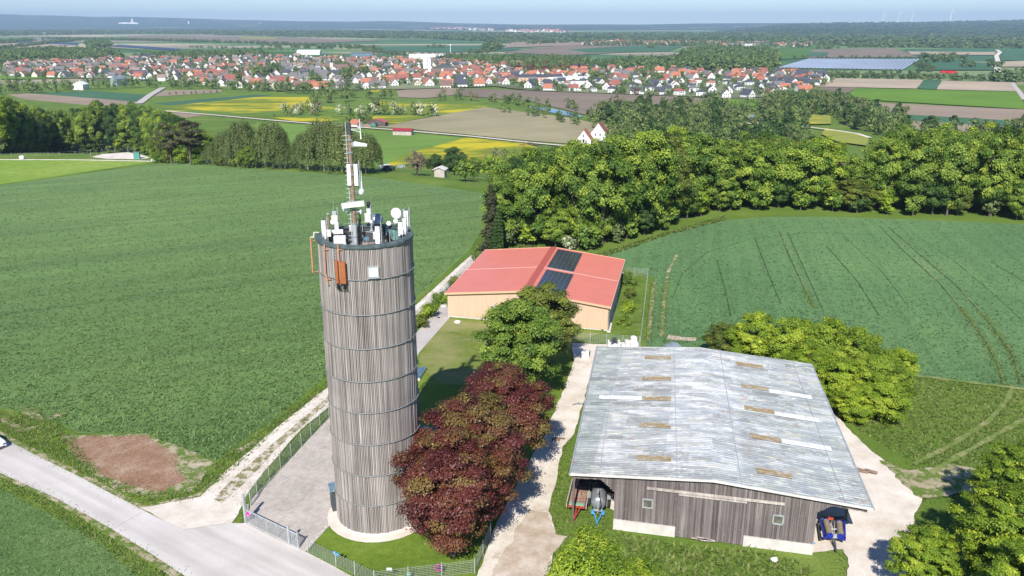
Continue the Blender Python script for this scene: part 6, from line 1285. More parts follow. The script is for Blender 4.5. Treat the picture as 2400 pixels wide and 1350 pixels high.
# ---------------------------------------------------------------- village
def hcol(name, c, var=.08): return plain(name, c, .85, 0, var, .6, .1)
WALLM = [hcol('wall_white', (.74, .73, .71)), hcol('wall_cream', (.66, .60, .50)), hcol('wall_grey', (.55, .54, .52))]
ROOFM = {'orange': hcol('roof_orange', (.42, .165, .105), .15), 'red': hcol('roof_red', (.30, .115, .09), .15), 'brown': hcol('roof_brown', (.19, .125, .105), .15), 'grey': hcol('roof_grey', (.17, .16, .16), .15), 'dark': hcol('roof_dark', (.075, .08, .10), .15), 'pale brown': hcol('roof_tan', (.29, .21, .175), .15)}
WINM = M['glass']
def house_mesh(w, d, h, rh, hip=False, annex=0, seed=0):
    b = MB(); b.mi = 0
    if hip: b.box((0, 0, h/2), (w, d, h))
    else:
        for x in (-w/2, w/2): b.add([(x, -d/2, 0), (x, d/2, 0), (x, d/2, h), (x, 0, h+rh), (x, -d/2, h)], [(0, 1, 2, 3, 4) if x > 0 else (4, 3, 2, 1, 0)])
        b.quad((-w/2, -d/2, 0), (w/2, -d/2, 0), (w/2, -d/2, h), (-w/2, -d/2, h)); b.quad((w/2, d/2, 0), (-w/2, d/2, 0), (-w/2, d/2, h), (w/2, d/2, h))
    if annex: b.box((w/2+annex/2, d*.1, 1.4), (annex, d*.6, 2.8))
    r = MB(); o = .5; k = rh/(d/2)
    if hip: 
        A = [(-w/2-o, -d/2-o, h-o*k), (w/2+o, -d/2-o, h-o*k), (w/2+o, d/2+o, h-o*k), (-w/2-o, d/2+o, h-o*k)]; q = [(-(w/2-d*.38), 0, h+rh), ((w/2-d*.38), 0, h+rh)]; V = A+q; r.add(V, [(0, 1, 5, 4), (1, 2, 5), (2, 3, 4, 5), (3, 0, 4), (3, 2, 1, 0)])
    else:
        for sg in (-1, 1): a = Vector((-w/2-.3, sg*(d/2+o), h-o*k+.03)); e = Vector((-w/2-.3, 0, h+rh+.03)); r.prism([a, a+Vector((w+.6, 0, 0)), e+Vector((w+.6, 0, 0)), e][::sg], (0, 0, .2))
    r.box((w*.2, d*.12, h+rh+.2), (.6, .6, 1.6))
    wn = []
    for x, z in ((-w*.3, 1.5), (0, 1.5), (w*.3, 1.5), (-w*.3, 4.0), (w*.3, 4.0)):
        if z < h-.6: m = MB(); m.box((x, -d/2-.03, z), (1.3, .1, 1.3)); wn.append(m.mesh('window', WINM))
    for sg in (-1, 1):
        for y, z in ((-d*.22, 1.6), (d*.22, 1.6), (0, h+.3 if not hip else 4.0), (-d*.22, 4.0), (d*.22, 4.0)):
            if z < h+.5: m = MB(); m.box((sg*(w/2+.03), y, z), (.1, 1.1, 1.3)); wn.append(m.mesh('window', WINM))
    return b, r, wn
HT = []
for k, (w, d, h, rh, hip, an) in enumerate(((13, 9.5, 4.2, 5.2, 0, 0), (12, 9, 5.4, 3.8, 0, 4), (16, 10, 4.4, 5.6, 0, 0), (11, 10.5, 5.8, 2.4, 1, 0), (20, 11, 4.0, 5.5, 0, 0), (11, 8.5, 4.4, 4.6, 0, 5))):
    b, r, wn = house_mesh(w, d, h, rh, hip, an, k); HT.append((b, r, wn))
WALLC = {}; ROOFC = {}
def house(ti, x, y, rz, wi, rc, s, label, group, name='house', windows=0, cat='house', z=VZ):
    b, r, wn = HT[ti]; kw, kr = (ti, wi), (ti, rc)
    if kw not in WALLC: WALLC[kw] = b.mesh('wall', WALLM[wi])
    if kr not in ROOFC: ROOFC[kr] = r.mesh('roof', ROOFM[rc])
    t = thing(name, label, cat, (x, y, z), rz, group); t.scale = (s, s, s); wl = link('wall', WALLC[kw], t); link('roof', ROOFC[kr], t)
    for m in wn[:windows]: link('window', m, wl)
    return t
rs = random.Random(77); HR = []
CH = Vector(P(1000, 172, VZ)); keep = [(P(u, v, VZ), r_) for u, v, r_ in ((997, 170, 26), (1020, 168, 30), (1265, 190, 45), (1330, 190, 40), (300, 133, 40), (380, 130, 40), (1180, 205, 20), (280, 200, 15))]
def rows(front, back, nrow, kinds, side):
    for k in range(nrow):
        f = k/(nrow-1); poly = []
        for u in range(int(front[0][0]), int(front[-1][0])+1, 8):
            vf_ = np.interp(u, [p[0] for p in front], [p[1] for p in front]); vb_ = np.interp(u, [p[0] for p in back], [p[1] for p in back])
            yf, yb = P(u, vf_, VZ).y, P(u, vb_, VZ).y; y = yf+(yb-yf)*f; poly.append((u, y))
        acc = 0; prev = None; n = 0
        for (u0, y0), (u1, y1) in zip(poly[:-1], poly[1:]):
            p0 = PY(u0, 200, y0); p1 = PY(u1, 200, y1); L = math.hypot(p1.x-p0.x, p1.y-p0.y)
            while acc < L:
                q = p0.lerp(p1, acc/L); q = Vector((q.x+rs.uniform(-3, 3), q.y+rs.uniform(-7, 7), VZ)); acc += rs.uniform(17, 30)
                if any((q-c).length < r_ for c, r_ in keep) or rs.random() < .10: continue
                HR.append((q, side, k, kinds(PX(q)[0], f)))
            acc -= L
def kl(u, f):
    a = rs.random(); return rs.choice([0, 0, 2, 1, 5, 4]), (0 if a < .8 else 1), rs.choices(['orange', 'red', 'brown', 'grey', 'dark', 'pale brown'], [.13, .14, .2, .34, .07, .12] if u < 900 else [.17, .20, .2, .22, .12, .09])[0]
def kr_(u, f):
    if f < .38: return rs.choice([0, 1, 3, 3, 5, 1]), 0, rs.choices(['dark', 'grey', 'red', 'orange'], [.55, .28, .1, .07])[0]
    return rs.choice([0, 0, 1, 2, 5]), rs.choice([0, 0, 0, 1]), rs.choices(['orange', 'red', 'brown', 'grey', 'dark'], [.38, .30, .1, .12, .1])[0]
rows([(30, 180), (300, 185), (450, 194), (560, 205), (650, 212), (830, 208), (960, 209), (1160, 202), (1235, 190)], [(30, 152), (200, 142), (450, 137), (600, 134), (820, 138), (1000, 142), (1235, 156)], 20, kl, 'left village')
rows([(1245, 212), (1340, 214), (1500, 222), (1740, 230), (1805, 227), (1880, 205), (1935, 190)], [(1245, 178), (1350, 165), (1500, 163), (1700, 164), (1935, 180)], 12, kr_, 'right village')
HR.sort(key=lambda h: h[0].length)
ind, rest = HR[:290], HR[290:]
cnt = {}; ind.sort(key=lambda h: (h[1], h[2], h[0].x/h[0].y))
for k, (q, side, row, (ti, wi, rc)) in enumerate(ind):
    n = cnt[(side, row)] = cnt.get((side, row), 0)+1
    rz = rs.choice([R(12), R(5), R(-15), R(102), R(80), R(110)])+rs.uniform(-.2, .2); nr = q.length < 1080
    house(ti, q.x, q.y, rz, wi, rc, rs.uniform(.78, 1.0), f"{['white', 'cream', 'pale grey'][wi]} {'hip roofed' if ti == 3 else 'gabled'} house with {rc} roof, {ORD[n-1]} from left in {side} row {row+1}", 'village houses', 'house', 10 if nr else 0)
def merge_houses(name, lst, label):
    mats = WALLM+list(ROOFM.values()); rk = list(ROOFM); V = []; Fc = []; mi = []
    for q, ti, wi, rc, rz, s in lst:
        ca, sa = math.cos(rz)*s, math.sin(rz)*s
        for bm, mm in ((HT[ti][0], wi), (HT[ti][1], 3+rk.index(rc))):
            n = len(V); V += [(x*ca-y*sa+q.x, x*sa+y*ca+q.y, z*s+q.z) for x, y, z in bm.v]; Fc += [[i+n for i in f] for f in bm.f]; mi += [mm]*len(bm.f)
    me = bpy.data.meshes.new(name); me.from_pydata(V, [], Fc); [me.materials.append(m) for m in mats]; me.polygons.foreach_set('material_index', mi); me.update(); return tag(link(name, me), label, 'houses', None, 'stuff')
merge_houses('village_houses', [(q, ti, wi, rc, rs.choice([.2, 0, -.3, 1.78, 1.5])+rs.uniform(-.15, .15), rs.uniform(.7, .95)) for q, _, _, (ti, wi, rc) in rest], 'farther rows of small houses in the back of the village')
def farvillage(px, n, seed, sc=1.2, white=0):
    g = random.Random(seed); poly = [P(u, v, VZ) for u, v in px]; xs = [p.x for p in poly]; ys = [p.y for p in poly]; out = []
    while len(out) < n:
        x, y = g.uniform(min(xs), max(xs)), g.uniform(min(ys), max(ys))
        if in_poly(np.array([x]), np.array([y]), poly)[0]: out.append((Vector((x, y, VZ)), g.choice([0, 1, 2, 4]), 0, g.choice(['orange', 'red', 'brown', 'pale brown']) if not white else g.choice(['grey', 'pale brown', 'dark']), g.uniform(0, 3), sc*g.uniform(.8, 1.3)))
    return out
fv = farvillage([(1360, 101), (1460, 98), (1600, 100), (1700, 102), (1690, 106), (1500, 106), (1365, 106)], 120, 1, .95)+farvillage([(1690, 103), (1900, 103), (1900, 110), (1700, 110)], 45, 2, .95)+farvillage([(0, 66), (75, 64), (75, 66), (0, 67)], 60, 3, 3)+farvillage([(410, 64), (455, 64), (455, 65), (410, 65)], 20, 4, 3)+farvillage([(1000, 66), (1060, 66), (1180, 72), (1010, 69)], 60, 5, 2.4)+farvillage([(1180, 72), (1300, 72), (1340, 78), (1200, 78)], 60, 6, 2)
merge_houses('distant_villages', fv, 'tiny red roofed villages far across the plain')
# gardens: individual trees are drawn from the same request list
g = random.Random(5)
for q, side, row, _ in HR:
    if q.length > 1350 or g.random() < .3: continue
    req(g.choice(['mid', 'mid', 'mid', 'tall', 'midred' if g.random() < .3 else 'mid']), q+Vector((g.uniform(-13, 13), g.uniform(-13, 13), 0)), g.uniform(.45, .85), f'the gardens of the {side}')
GT = []
for q, side, row, _ in HR:
    for _k in range(3 if q.length > 1350 else 2): GT.append((q.x+g.uniform(-14, 14), q.y+g.uniform(-14, 14), VZ, g.uniform(.5, .95), g.uniform(.45, .85), g.uniform(.1, .8)))
for u, v, s in ((560, 190, 1.5), (610, 184, 1.7), (640, 176, 1.6), (600, 172, 1.4), (740, 190, 1.3), (820, 185, 1.7), (850, 180, 1.6), (800, 160, 1.3), (745, 158, 1.2), (1540, 190, 1.4), (1520, 170, 1.4), (1160, 160, 1.5), (1400, 188, 1.5), (1505, 180, 1.3)):
    for k in range(9): p = P(u+g.uniform(-12, 12), v+g.uniform(-4, 4), VZ); req('mid', p, s*g.uniform(.6, 1), 'the tree groups inside the village')
REQ.sort(key=lambda r_: -r_[0]); NI = 285-NW if NW < 200 else 120
sel = REQ[:NI]; rst_ = REQ[NI:]; byp = {}
sel.sort(key=lambda r_: (r_[5], r_[2].x/r_[2].y)); r3 = random.Random(3)
for _, key, p, s, sz, place in sel:
    n = byp[place] = byp.get(place, 0)+1; i = r3.randrange(12)
    nm = {'tall': 'slender', 'thin': 'thin', 'white': 'bushy', 'midbare': 'leafless'}.get(key, 'rounded')
    place_tree(key, i, p.x, p.y, p.z, s, r3.uniform(0, 6.28), f'{nm} {look(key, i)} tree, {ORD[n-1]} from left, {place}', 'valley trees', 'valley_tree', 'tree', sz)
for mt, ks in (('far', ('mid', 'tall', 'thin')), ('red', ('midred',)), ('blossom', ('white',)), ('twig', ('midbare',))):
    it = [(p.x, p.y, p.z, s*(.75 if key != 'tall' else .6), s*(1.0 if key != 'tall' else 1.25), r3.uniform(.1, .9)) for _, key, p, s, sz, pl in rst_ if key in ks]
    if mt == 'far': it += GT
    SM_ = [crown(150+i, 150, 5.0, 5.2, 5.4, 14, .42, 1.9, .8, tvar=.6, low=-.95, zb=0) for i in range(4)]
    if it: merged('garden_trees' if mt == 'far' else {'red': 'copper_trees', 'blossom': 'blossom_bushes', 'twig': 'bare_trees'}[mt], it, mt, {'far': 'small leafy trees filling village gardens and hedges', 'red': 'dark red trees scattered in the village', 'blossom': 'white flowering bushes in the valley', 'twig': 'brown bare trees in the valley'}[mt], 'trees', SM_)
# church, school, halls
def at_v(u, v): return P(u, v, VZ)
def bld(name, label, cat, u, v, w, d, h, rh, rz, wm, rc, windows=0):
    p = at_v(u, v); t = thing(name, label, cat, p, R(rz)); b, r, wn = house_mesh(w, d, h, rh); wl = link('wall', b.mesh('wall', WALLM[wm] if isinstance(wm, int) else wm), t); link('roof', r.mesh('roof', ROOFM[rc] if isinstance(rc, str) else rc), t)
    for m in wn[:windows]: link('window', m, wl)
    return t, p
p = at_v(998, 172); t = thing('church', 'modern white church with a tall plain tower in the village centre', 'church', p); b = MB(); b.box(p+Z1*11.5, (6.5, 5, 23)); b.box(p+Vector((6, 0, 11)), (4, 4, 22)); b.box(p+Vector((2, 0, 24.5)), (11, 1.2, 2)); b.build('tower', M['white'], t)
b = MB(); b.box(p+Vector((26, 12, 4)), (28, 16, 8)); b.build('nave', WALLM[0], t); b = MB(); q = p+Vector((26, 12, 8)); b.prism([q+Vector((-15, -9, 0)), q+Vector((15, -9, 0)), q+Vector((0, -9, 6))], (0, 18, 0)); b.build('roof', M['rimgreen'], t)
t, p = bld('old_church', 'small church with a cream tower left of the centre', 'church', 795, 168, 18, 9, 6, 5, 10, 1, 'brown'); b = MB(); b.box(p+Vector((-11, 0, 7)), (5, 5, 14)); b.build('tower', WALLM[1], t); b = MB(); b.lathe([(3.6, 14), (1.2, 17), (.2, 24)], p+Vector((-11, 0, 0)), 4, smooth=False); b.build('spire', M['darkgrey'], t)
bld('school_wing', 'long pink and white school block with a dark roof', 'school', 1244, 193, 42, 15, 7, 3, 4, plain('wall_pink', (.62, .42, .33), .8), 'dark', 5); bld('school_wing', 'white school block right of the pink one', 'school', 1285, 191, 36, 14, 6.5, 2.5, 4, 0, 'dark', 5)
bld('school_wing', 'low white flat school building beside the school', 'school', 1335, 191, 44, 14, 6, .4, 4, 0, M['white'], 5); bld('apartment_block', 'white cubic apartment house with flat roof before the school', 'building', 1352, 207, 17, 14, 9, .4, 6, 0, 'grey', 10); bld('school_wing', 'red roofed low wing at the left of the school', 'school', 1208, 193, 18, 12, 6, 3, 4, plain('wall_red', (.4, .14, .11), .8), 'red', 3)
bld('farm_hall', 'long white hall with a pale roof behind the church', 'hall', 1000, 142, 70, 24, 8, 5, 6, 0, M['white']); bld('industrial_hall', 'grey blue industrial hall at the back edge of the village', 'hall', 850, 132, 50, 24, 7, 3, 2, M['shedblue'], 'grey'); bld('industrial_hall', 'white hall at the back edge of the village', 'hall', 725, 128, 55, 24, 7, 4, 2, 0, M['white'])
bld('industrial_hall', 'long grey roofed hall at the left village end', 'hall', 240, 139, 46, 16, 5, 4, -8, 0, 'grey'); bld('industrial_hall', 'white hall with a blue roof left of the village', 'hall', 340, 137, 40, 16, 5, 3, -10, 0, 'dark'); bld('industrial_hall', 'red roofed hall at the left village end', 'hall', 152, 150, 30, 14, 5, 3, -5, 1, 'red'); bld('industrial_hall', 'dark open barn behind the left houses', 'hall', 358, 131, 34, 12, 4, 2, -8, M['black'], 'dark')
bld('white_barn', 'white gabled barn between the dark trees at the left', 'barn', 190, 210, 14, 12, 6, 3, 90, 0, M['white']); bld('glasshouse', 'pale glass greenhouse between the dark trees', 'greenhouse', 281, 200, 20, 9, 8, 3, 75, M['trough'], M['trough'])
for k, (u, lb) in enumerate(((1735, 'white factory hall far behind the wood on the right'), (1800, 'white factory hall with a blue front far on the right'), (1765, 'low white works building between the far factory halls'))): bld('factory_hall', lb, 'hall', u, 109-k, 70, 30, 9, 2, 2, 0, 'grey' if k == 0 else 'dark')
for k, (u, w, lb) in enumerate(((1880, 16, 'white house with pink red roof beyond the big tree'), (1864, 20, 'long white terraced block with dark roof at the village end'), (1922, 20, 'white terraced block with dark roof near the solar farm'))): bld('house', lb, 'house', (1883, 1878, 1921)[k], (223, 181, 184)[k], w, 11, 6, 4.5, (10, 8, 8)[k], 0, ('orange', 'dark', 'dark')[k], 5)
# valley buildings near
def gable(name, label, cat, corner_px, w_m, d_m, h, rh, rz, wm, rm, wins=(), gable_front=True, z=None):
    p = PT(*corner_px); t = thing(name, label, cat, p, R(rz)); b = MB(); 
    for y in (0, d_m): b.add([(0, y, -.5), (w_m, y, -.5), (w_m, y, h), (w_m/2, y, h+rh), (0, y, h)], [(0, 1, 2, 3, 4)[::(1 if y == 0 else -1)]])
    b.quad((0, d_m, -.5), (0, 0, -.5), (0, 0, h), (0, d_m, h)); b.quad((w_m, 0, -.5), (w_m, d_m, -.5), (w_m, d_m, h), (w_m, 0, h)); wl = link('wall', b.mesh('wall', wm), t)
    r = MB(); k = rh/(w_m/2); o = .5
    for sg in (-1, 1): x0 = w_m/2+sg*(w_m/2+o); a = Vector((x0, -.4, h-o*k+.03)); e = Vector((w_m/2, -.4, h+rh+.03)); r.prism([a, e, e+Vector((0, d_m+.8, 0)), a+Vector((0, d_m+.8, 0))][::-sg], (0, 0, .2))
    link('roof', r.mesh('roof', rm), t)
    for x, z_, ww, hh in wins: m = MB(); m.box((x, -.03, z_), (ww, .1, hh)); link('window', m.mesh('window', WINM), wl)
    return t
gable('white_house', 'white gabled house with orange red roof standing left before the wood', 'house', (1350, 346), 9.0, 8.5, 5.0, 5.8, -14, WALLM[0], ROOFM['orange'], ((4.5, 7.2, .6, 1.6), (4.5, 4.2, 1.2, 2), (3, 4.2, .5, 1.8), (6, 4.2, .5, 1.8), (4.5, 1.4, 1.4, 1.8)))
gable('white_house', 'second white gabled house with darker red roof joined behind on the right', 'house', (1384, 333), 9.5, 11, 6.0, 6.2, -14, WALLM[0], ROOFM['red'], ((3, 4.8, .8, 1.2), (6, 4.8, .8, 1.2)))
gable('garden_shed', 'low red tiled garage beside the white house', 'garage', (1386, 347), 7, 6, 1.6, 1.8, -60, WALLM[1], ROOFM['orange'])
gable('field_barn', 'pale wooden field barn with a crimson roof beside the track', 'barn', (964, 319), 5.4, 13.0, 3.4, 1.2, 78, M['palewood'], plain('crimson_roof', (.30, .03, .045), .6, 0, .08))
gable('farm_barn', 'small grey farm barn with a wide salmon gable roof', 'barn', (862, 297), 13, 9, 3.2, 2.2, -6, M['barnwood'], plain('salmon_roof', (.44, .12, .10), .6, 0, .1), ((6, 1.5, 3, 2.6),)); gable('farm_barn', 'small farmhouse with orange roof under the green trees', 'house', (838, 299), 6, 7, 2.6, 2.6, 60, WALLM[2], ROOFM['orange'])
gable('house', 'white house with orange roof hidden in the grove', 'house', (1659, 286), 12, 11, 3.5, 6.0, 20, WALLM[0], ROOFM['orange']); gable('house', 'white modern house with pale flat roof in the grove', 'house', (1760, 291), 14, 9, 5, 1, 35, WALLM[0], M['trough'], ((3, 2.5, 2, 2), (8, 2.5, 2, 2)))
gable('house', 'white house glimpsed between crowns of the right wood', 'house', (1704, 385), 9, 9, 6, 5, 10, WALLM[0], ROOFM['pale brown']); gable('house', 'long low white house with brown roof in the gap of the right wood', 'house', (1978, 408), 20, 13, 3.6, 4.6, 84, WALLM[0], ROOFM['brown']); gable('house', 'white gable wall between the two groves on the right', 'house', (1888, 392), 9, 9, 6, 4, 20, WALLM[0], ROOFM['brown'])
gable('house', 'house with orange roof just behind the right wood edge', 'house', (2010, 462), 12, 9, 1.5, 4, 10, WALLM[1], ROOFM['orange']); gable('garden_hut', 'pale small hut under the dark round tree', 'hut', (1018, 414), 3.2, 3, 2.2, .6, -10, M['palewood'], M['offwhite']); gable('garden_hut', 'salmon roofed hut at the corner of the wood', 'hut', (1183, 416), 4, 5, 2, 2.4, 40, WALLM[1], ROOFM['red'])
# parked things by the meadow garden
def blob(name, label, cat, u, v, dims, mat, rz=0.0, top=None):
    p = PT(u, v); t = thing(name, label, cat, p, rz); b = MB(); w, d, h = dims; b.box((0, 0, h*.45), (w, d, h*.7)); b.box((0, 0, h*.85), (w*.6, d*.85, h*.35)); link('body', b.mesh('body', M[mat]), t)
    b = MB(); [wheel(b, Vector((sx*w*.32, sy*d*.5, .32)), .32, .2, Vector((0, 1, 0))) for sx in (-1, 1) for sy in (-1, 1)]; [link('wheel', q.mesh('wheel', M['tyre']), t) for q in b.parts()]; return t
blob('parked_car', 'white car parked at the meadow garden', 'car', 903, 397, (4.2, 1.8, 1.6), 'carwhite', .2); blob('parked_car', 'dark small car parked at the meadow garden', 'car', 911, 399, (3.8, 1.7, 1.5), 'darkgrey', -.3); blob('parked_car', 'grey car at the right of the meadow garden', 'car', 940, 394, (4.2, 1.8, 1.6), 'steel', .1)
blob('farm_wagon', 'brown farm wagon in front of the small farm', 'wagon', 859, 299, (6, 2.4, 2.4), 'oldwood', .1); blob('farm_wagon', 'dark green machine in front of the farm barn', 'wagon', 876, 297, (5, 2.4, 2.6), 'greenpaint', .4); blob('farm_wagon', 'red machine beside the farm barn', 'wagon', 884, 296, (2.2, 2, 2.6), 'redpaint', .4)
sheet('path', None, 'sandy', z=-6.0, world=[(0, 0), (0, 0.01), (0.01, 0)], amp=0) if False else None
# riding arena beside the left wood
RA = [(214, 369), (240, 362), (300, 358), (330, 363), (352, 371), (330, 374), (250, 373)]
p = [P(u, v) for u, v in RA]; sheet('arena', RA, 'gravel', amp=.2, label='pale sand riding arena before the left wood'); M['arena'] = M['gravel']
fence('post and rail fence round the riding arena', [(213, 368), (240, 360), (300, 356), (316, 358)], 1.7, 3.5, .45); fence('thin pasture fence along the left wood', [(-40, 367), (60, 366), (140, 364), (213, 360)], 1.2, 4.5, .5)
pp = P(322, 373); t = thing('green_container', 'small teal green container at the arena', 'container', pp); b = MB(); b.box(pp+Z1*1.2, (1.9, 1.6, 2.4), rz=.2); b.build('body', M['greenpaint'], t); b = MB(); b.box(pp+Z1*2.45, (2.0, 1.7, .1), rz=.2); b.build('lid', M['teal'], t)
for k, (u, v, lb) in enumerate(((455, 380, 'small white and grey fence gate at the wood end'), (556, 388, 'thin metal frame before the birches'))):
    pp = P(u, v); t = thing('field_gate', lb, 'gate', pp); b = MB(); [b.box(pp+Vector((0, 0, z)), (3.2, .05, .08)) for z in (.4, .9, 1.4)]; [b.box(pp+Vector((x, 0, .8)), (.08, .08, 1.6)) for x in (-1.6, 0, 1.6)]; b.build('frame', M['galv'], t)
pp = P(485, 382); t = thing('white_board', 'small white panel standing by the wood end', 'panel', pp); b = MB(); b.box(pp+Z1*.9, (.9, .1, 1.5)); b.build('plate', M['white'], t)
for k, (u, v) in enumerate(((360, 380), (366, 380), (52, 373))): pp = P(u, v); t = thing('hay_bale', f"small white wrapped bale, {['left of the pair', 'right of the pair', 'alone'][k]} at the meadow edge", 'bale', pp); b = MB(); b.lathe([(0, -.7), (.55, -.7), (.62, -.5), (.62, .5), (.55, .7), (0, .7)], pp+Z1*.6, 14, (1, .2, 0)); b.build('wrap', M['white'], t)
pp = P(1240, 342, VZ); t = thing('brush_heap', 'long heap of brown branches beside the track', 'heap', pp); rb = random.Random(4); b = MB()
for k in range(260): x = rb.uniform(-6.5, 6.5); h = 2.2*(1-(x/7)**2); a = pp+Vector((x, rb.uniform(-1.5, 1.5), rb.uniform(0, h))); b.tube(a, a+Vector((rb.uniform(-1.5, 1.5), rb.uniform(-.8, .8), rb.uniform(-.4, .6))), .08, .04, 4, False)
b.build('branch', M['twigs'], t)
# solar farms (rows of tables), wind turbines, pylon, lorries
Q = [at_v(1825, 161), at_v(1897, 139.5), at_v(2150, 141), at_v(2108, 166)]
t = thing('solar_farm', 'large field of silvery blue solar panel rows behind the village', 'solar farm', Q[0]); n = 30
for k in range(n):
    f = k/(n-1); a, e = Q[0].lerp(Q[3], f), Q[1].lerp(Q[2], f); sd_ = (Q[3]-Q[0]).normalized(); wd = (Q[3]-Q[0]).length/n*.6
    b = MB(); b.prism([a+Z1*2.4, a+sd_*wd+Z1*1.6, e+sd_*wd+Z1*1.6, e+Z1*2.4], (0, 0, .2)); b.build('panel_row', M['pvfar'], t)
for lb, qs in (('dark blue solar field strip at the far left', [(40, 101), (180, 106), (186, 103), (60, 99.5)]), ('dark blue solar field strip behind the left houses', [(262, 109), (400, 119), (430, 118), (280, 107)])):
    q = [at_v(u, v) for u, v in qs]; t = thing('solar_farm', lb, 'solar farm', q[0])
    for k in range(6): f0_, f1_ = k/6, (k+.7)/6; b = MB(); b.add([q[0].lerp(q[3], f0_)+Z1*1, q[1].lerp(q[2], f0_)+Z1*1, q[1].lerp(q[2], f1_)+Z1*4, q[0].lerp(q[3], f1_)+Z1*4], [(0, 1, 2, 3)]); b.build('panel_row', M['pvdark'], t)
M['turbine'] = plain('turbine', (.80, .80, .80), .5, 0, .02)
for (hu, hv, D_, a0, lb) in ((2072, 33, 12200, 20, 'leftmost'), (2109, 31, 12400, 70, 'second from the left of the'), (2141, 31, 12600, 80, 'third from the left of the'), (2232, 25.5, 10300, 5, 'rightmost and largest')):
    c = PY(hu, hv, D_); base = Vector((c.x-(14 if hu > 2200 else 20), D_, c.z-(155 if D_ > 11000 else 165))); t = thing('wind_turbine', f'{lb} {"white wind turbine on the horizon" if "of the" not in lb else "four white wind turbines on the horizon"}', 'wind turbine', base, 0, 'wind turbines')
    b = MB(); b.tube(base, c, 6.5, 3.2, 12); b.build('tower', M['turbine'], t); b = MB(); b.tube(c+Vector((0, 8, 0)), c-Vector((0, 9, 0)), 4, 3, 10); b.build('nacelle', M['turbine'], t)
    for k in range(3):
        a = R(a0+120*k); d = Vector((math.sin(a), 0, math.cos(a))); s_ = d.cross(Vector((0, 1, 0))); o = c-Vector((0, 10, 0)); b = MB(); L = 52
        b.add([o-s_*2, o+s_*2, o+d*L*.25+s_*4.2, o+d*L*.25-s_*2, o+d*L+s_*.8, o+d*L-s_*.4]+[q_+Vector((0, 1.5, 0)) for q_ in (o-s_*2, o+s_*2, o+d*L*.25+s_*4.2, o+d*L*.25-s_*2, o+d*L+s_*.8, o+d*L-s_*.4)], [(0, 1, 2, 3), (3, 2, 4, 5), (6, 9, 8, 7), (9, 11, 10, 8), (1, 7, 8, 2), (2, 8, 10, 4), (0, 3, 9, 6), (3, 5, 11, 9)]); b.build('blade', M['turbine'], t)
pp = at_v(108, 102); t = thing('pylon', 'slender grey lattice pylon in the plain at the left', 'pylon', pp); b = MB(); hp = 42
for sx in (-1, 1):
    for sy in (-1, 1): b.tube(pp+Vector((sx*2.5, sy*2.5, 0)), pp+Vector((sx*.4, sy*.4, hp)), .35, n=4)
for z in (30, 35, 40): b.tube(pp+Vector((-7, 0, z)), pp+Vector((7, 0, z)), .4, n=4)
for k in range(7): b.tube(pp+Vector((-2.5*(1-k/8), -2, k*6)), pp+Vector((2.5*(1-(k+1)/8), -2, k*6+6)), .25, n=4)
b.build('lattice', M['galv'], t)
pp = at_v(1056, 128); t = thing('water_mast', 'thin white pole with a small head in the fields behind the village', 'mast', pp); b = MB(); b.tube(pp, pp+Z1*20, .9, .6, 6); b.lathe([(0, 20), (2.2, 20), (2.2, 23), (0, 24)], pp, 10); b.build('pole', M['white'], t)
for k, (u, v, L) in enumerate(((2214, 172.5, 13), (2229, 173, 12))):
    pp = at_v(u, v); t = thing('red_lorry', f"red lorry on the tree lined road, {'left' if k == 0 else 'right'} of the two", 'lorry', pp); b = MB(); b.box(pp+Z1*2.6, (L, 2.6, 3.4)); b.build('box', plain('lorry_red', (.5, .02, .03), .5), t); b = MB(); b.box(pp+Vector((L/2+1.2, 0, 1.8)), (2.2, 2.5, 2.8)); b.build('cab', M['redpaint'], t)
    b = MB(); [wheel(b, pp+Vector((x, -1.2, .5)), .5, .3, Vector((0, 1, 0))) for x in (-L*.35, L*.2, L/2+1)]; b.build('wheel', M['tyre'], t, split=True)
# castle and white buildings on the far slope
for (u, v, w, h, D_, lb) in ((303, 55.5, 300, 45, 13500, 'bright white castle complex on the far hillside'), (440, 60, 130, 40, 14000, 'small white church group on the far slope'), (605, 60.5, 170, 30, 14500, 'white far factory at the hill foot')):
    c = PY(u, v, D_); t = thing('castle', lb, 'castle', c); b = MB(); [b.box(c+Vector((w*f, 0, 0)), (w*.2, 60, h*q_)) for f, q_ in ((-.4, .7), (-.2, 1.0), (0, .8), (.2, 1.2), (.4, .7))]; b.build('wall', M['white'], t); b = MB(); b.lathe([(14, 0), (14, h*1.3), (0, h*1.8)], c+Vector((w*.2, -20, 0)), 8); b.build('tower', M['white'], t)
# ---------------------------------------------------------------- hills
def hill(name, prof, d0, d1, mat, label, seed, rows_=10, curve=1.6):
    us = np.linspace(prof[0][0], prof[-1][0], 150); V = []; Fs = []
    for i, u in enumerate(us):
        vr = np.interp(u, [p[0] for p in prof], [p[1] for p in prof]); top = PY(u, vr, d1).z
        for j in range(rows_+2):
            f = min(j/rows_, 1.0); y = d0+(d1-d0)*f; 
            if j > rows_: y = d1+1500; zz = VZ-2
            else: zz = VZ-.5+(top-VZ)*(f**curve)*(1 if f == 1 else 1+.12*noise.noise(Vector((u*.012, f*4, seed))))
            V.append((((u-1200)/F)*(y*cp-(zz-CAMH)*sp), y, zz))
    k = rows_+2
    for i in range(len(us)-1):
        for j in range(k-1): a = i*k+j; Fs.append((a, a+1, a+k+1, a+k)[::-1])
    me = bpy.data.meshes.new(name); me.from_pydata(V, [], Fs); me.materials.append(mat); me.polygons.foreach_set('use_smooth', [True]*len(Fs)); me.update()
    tag(link(name, me), label, kind='structure')
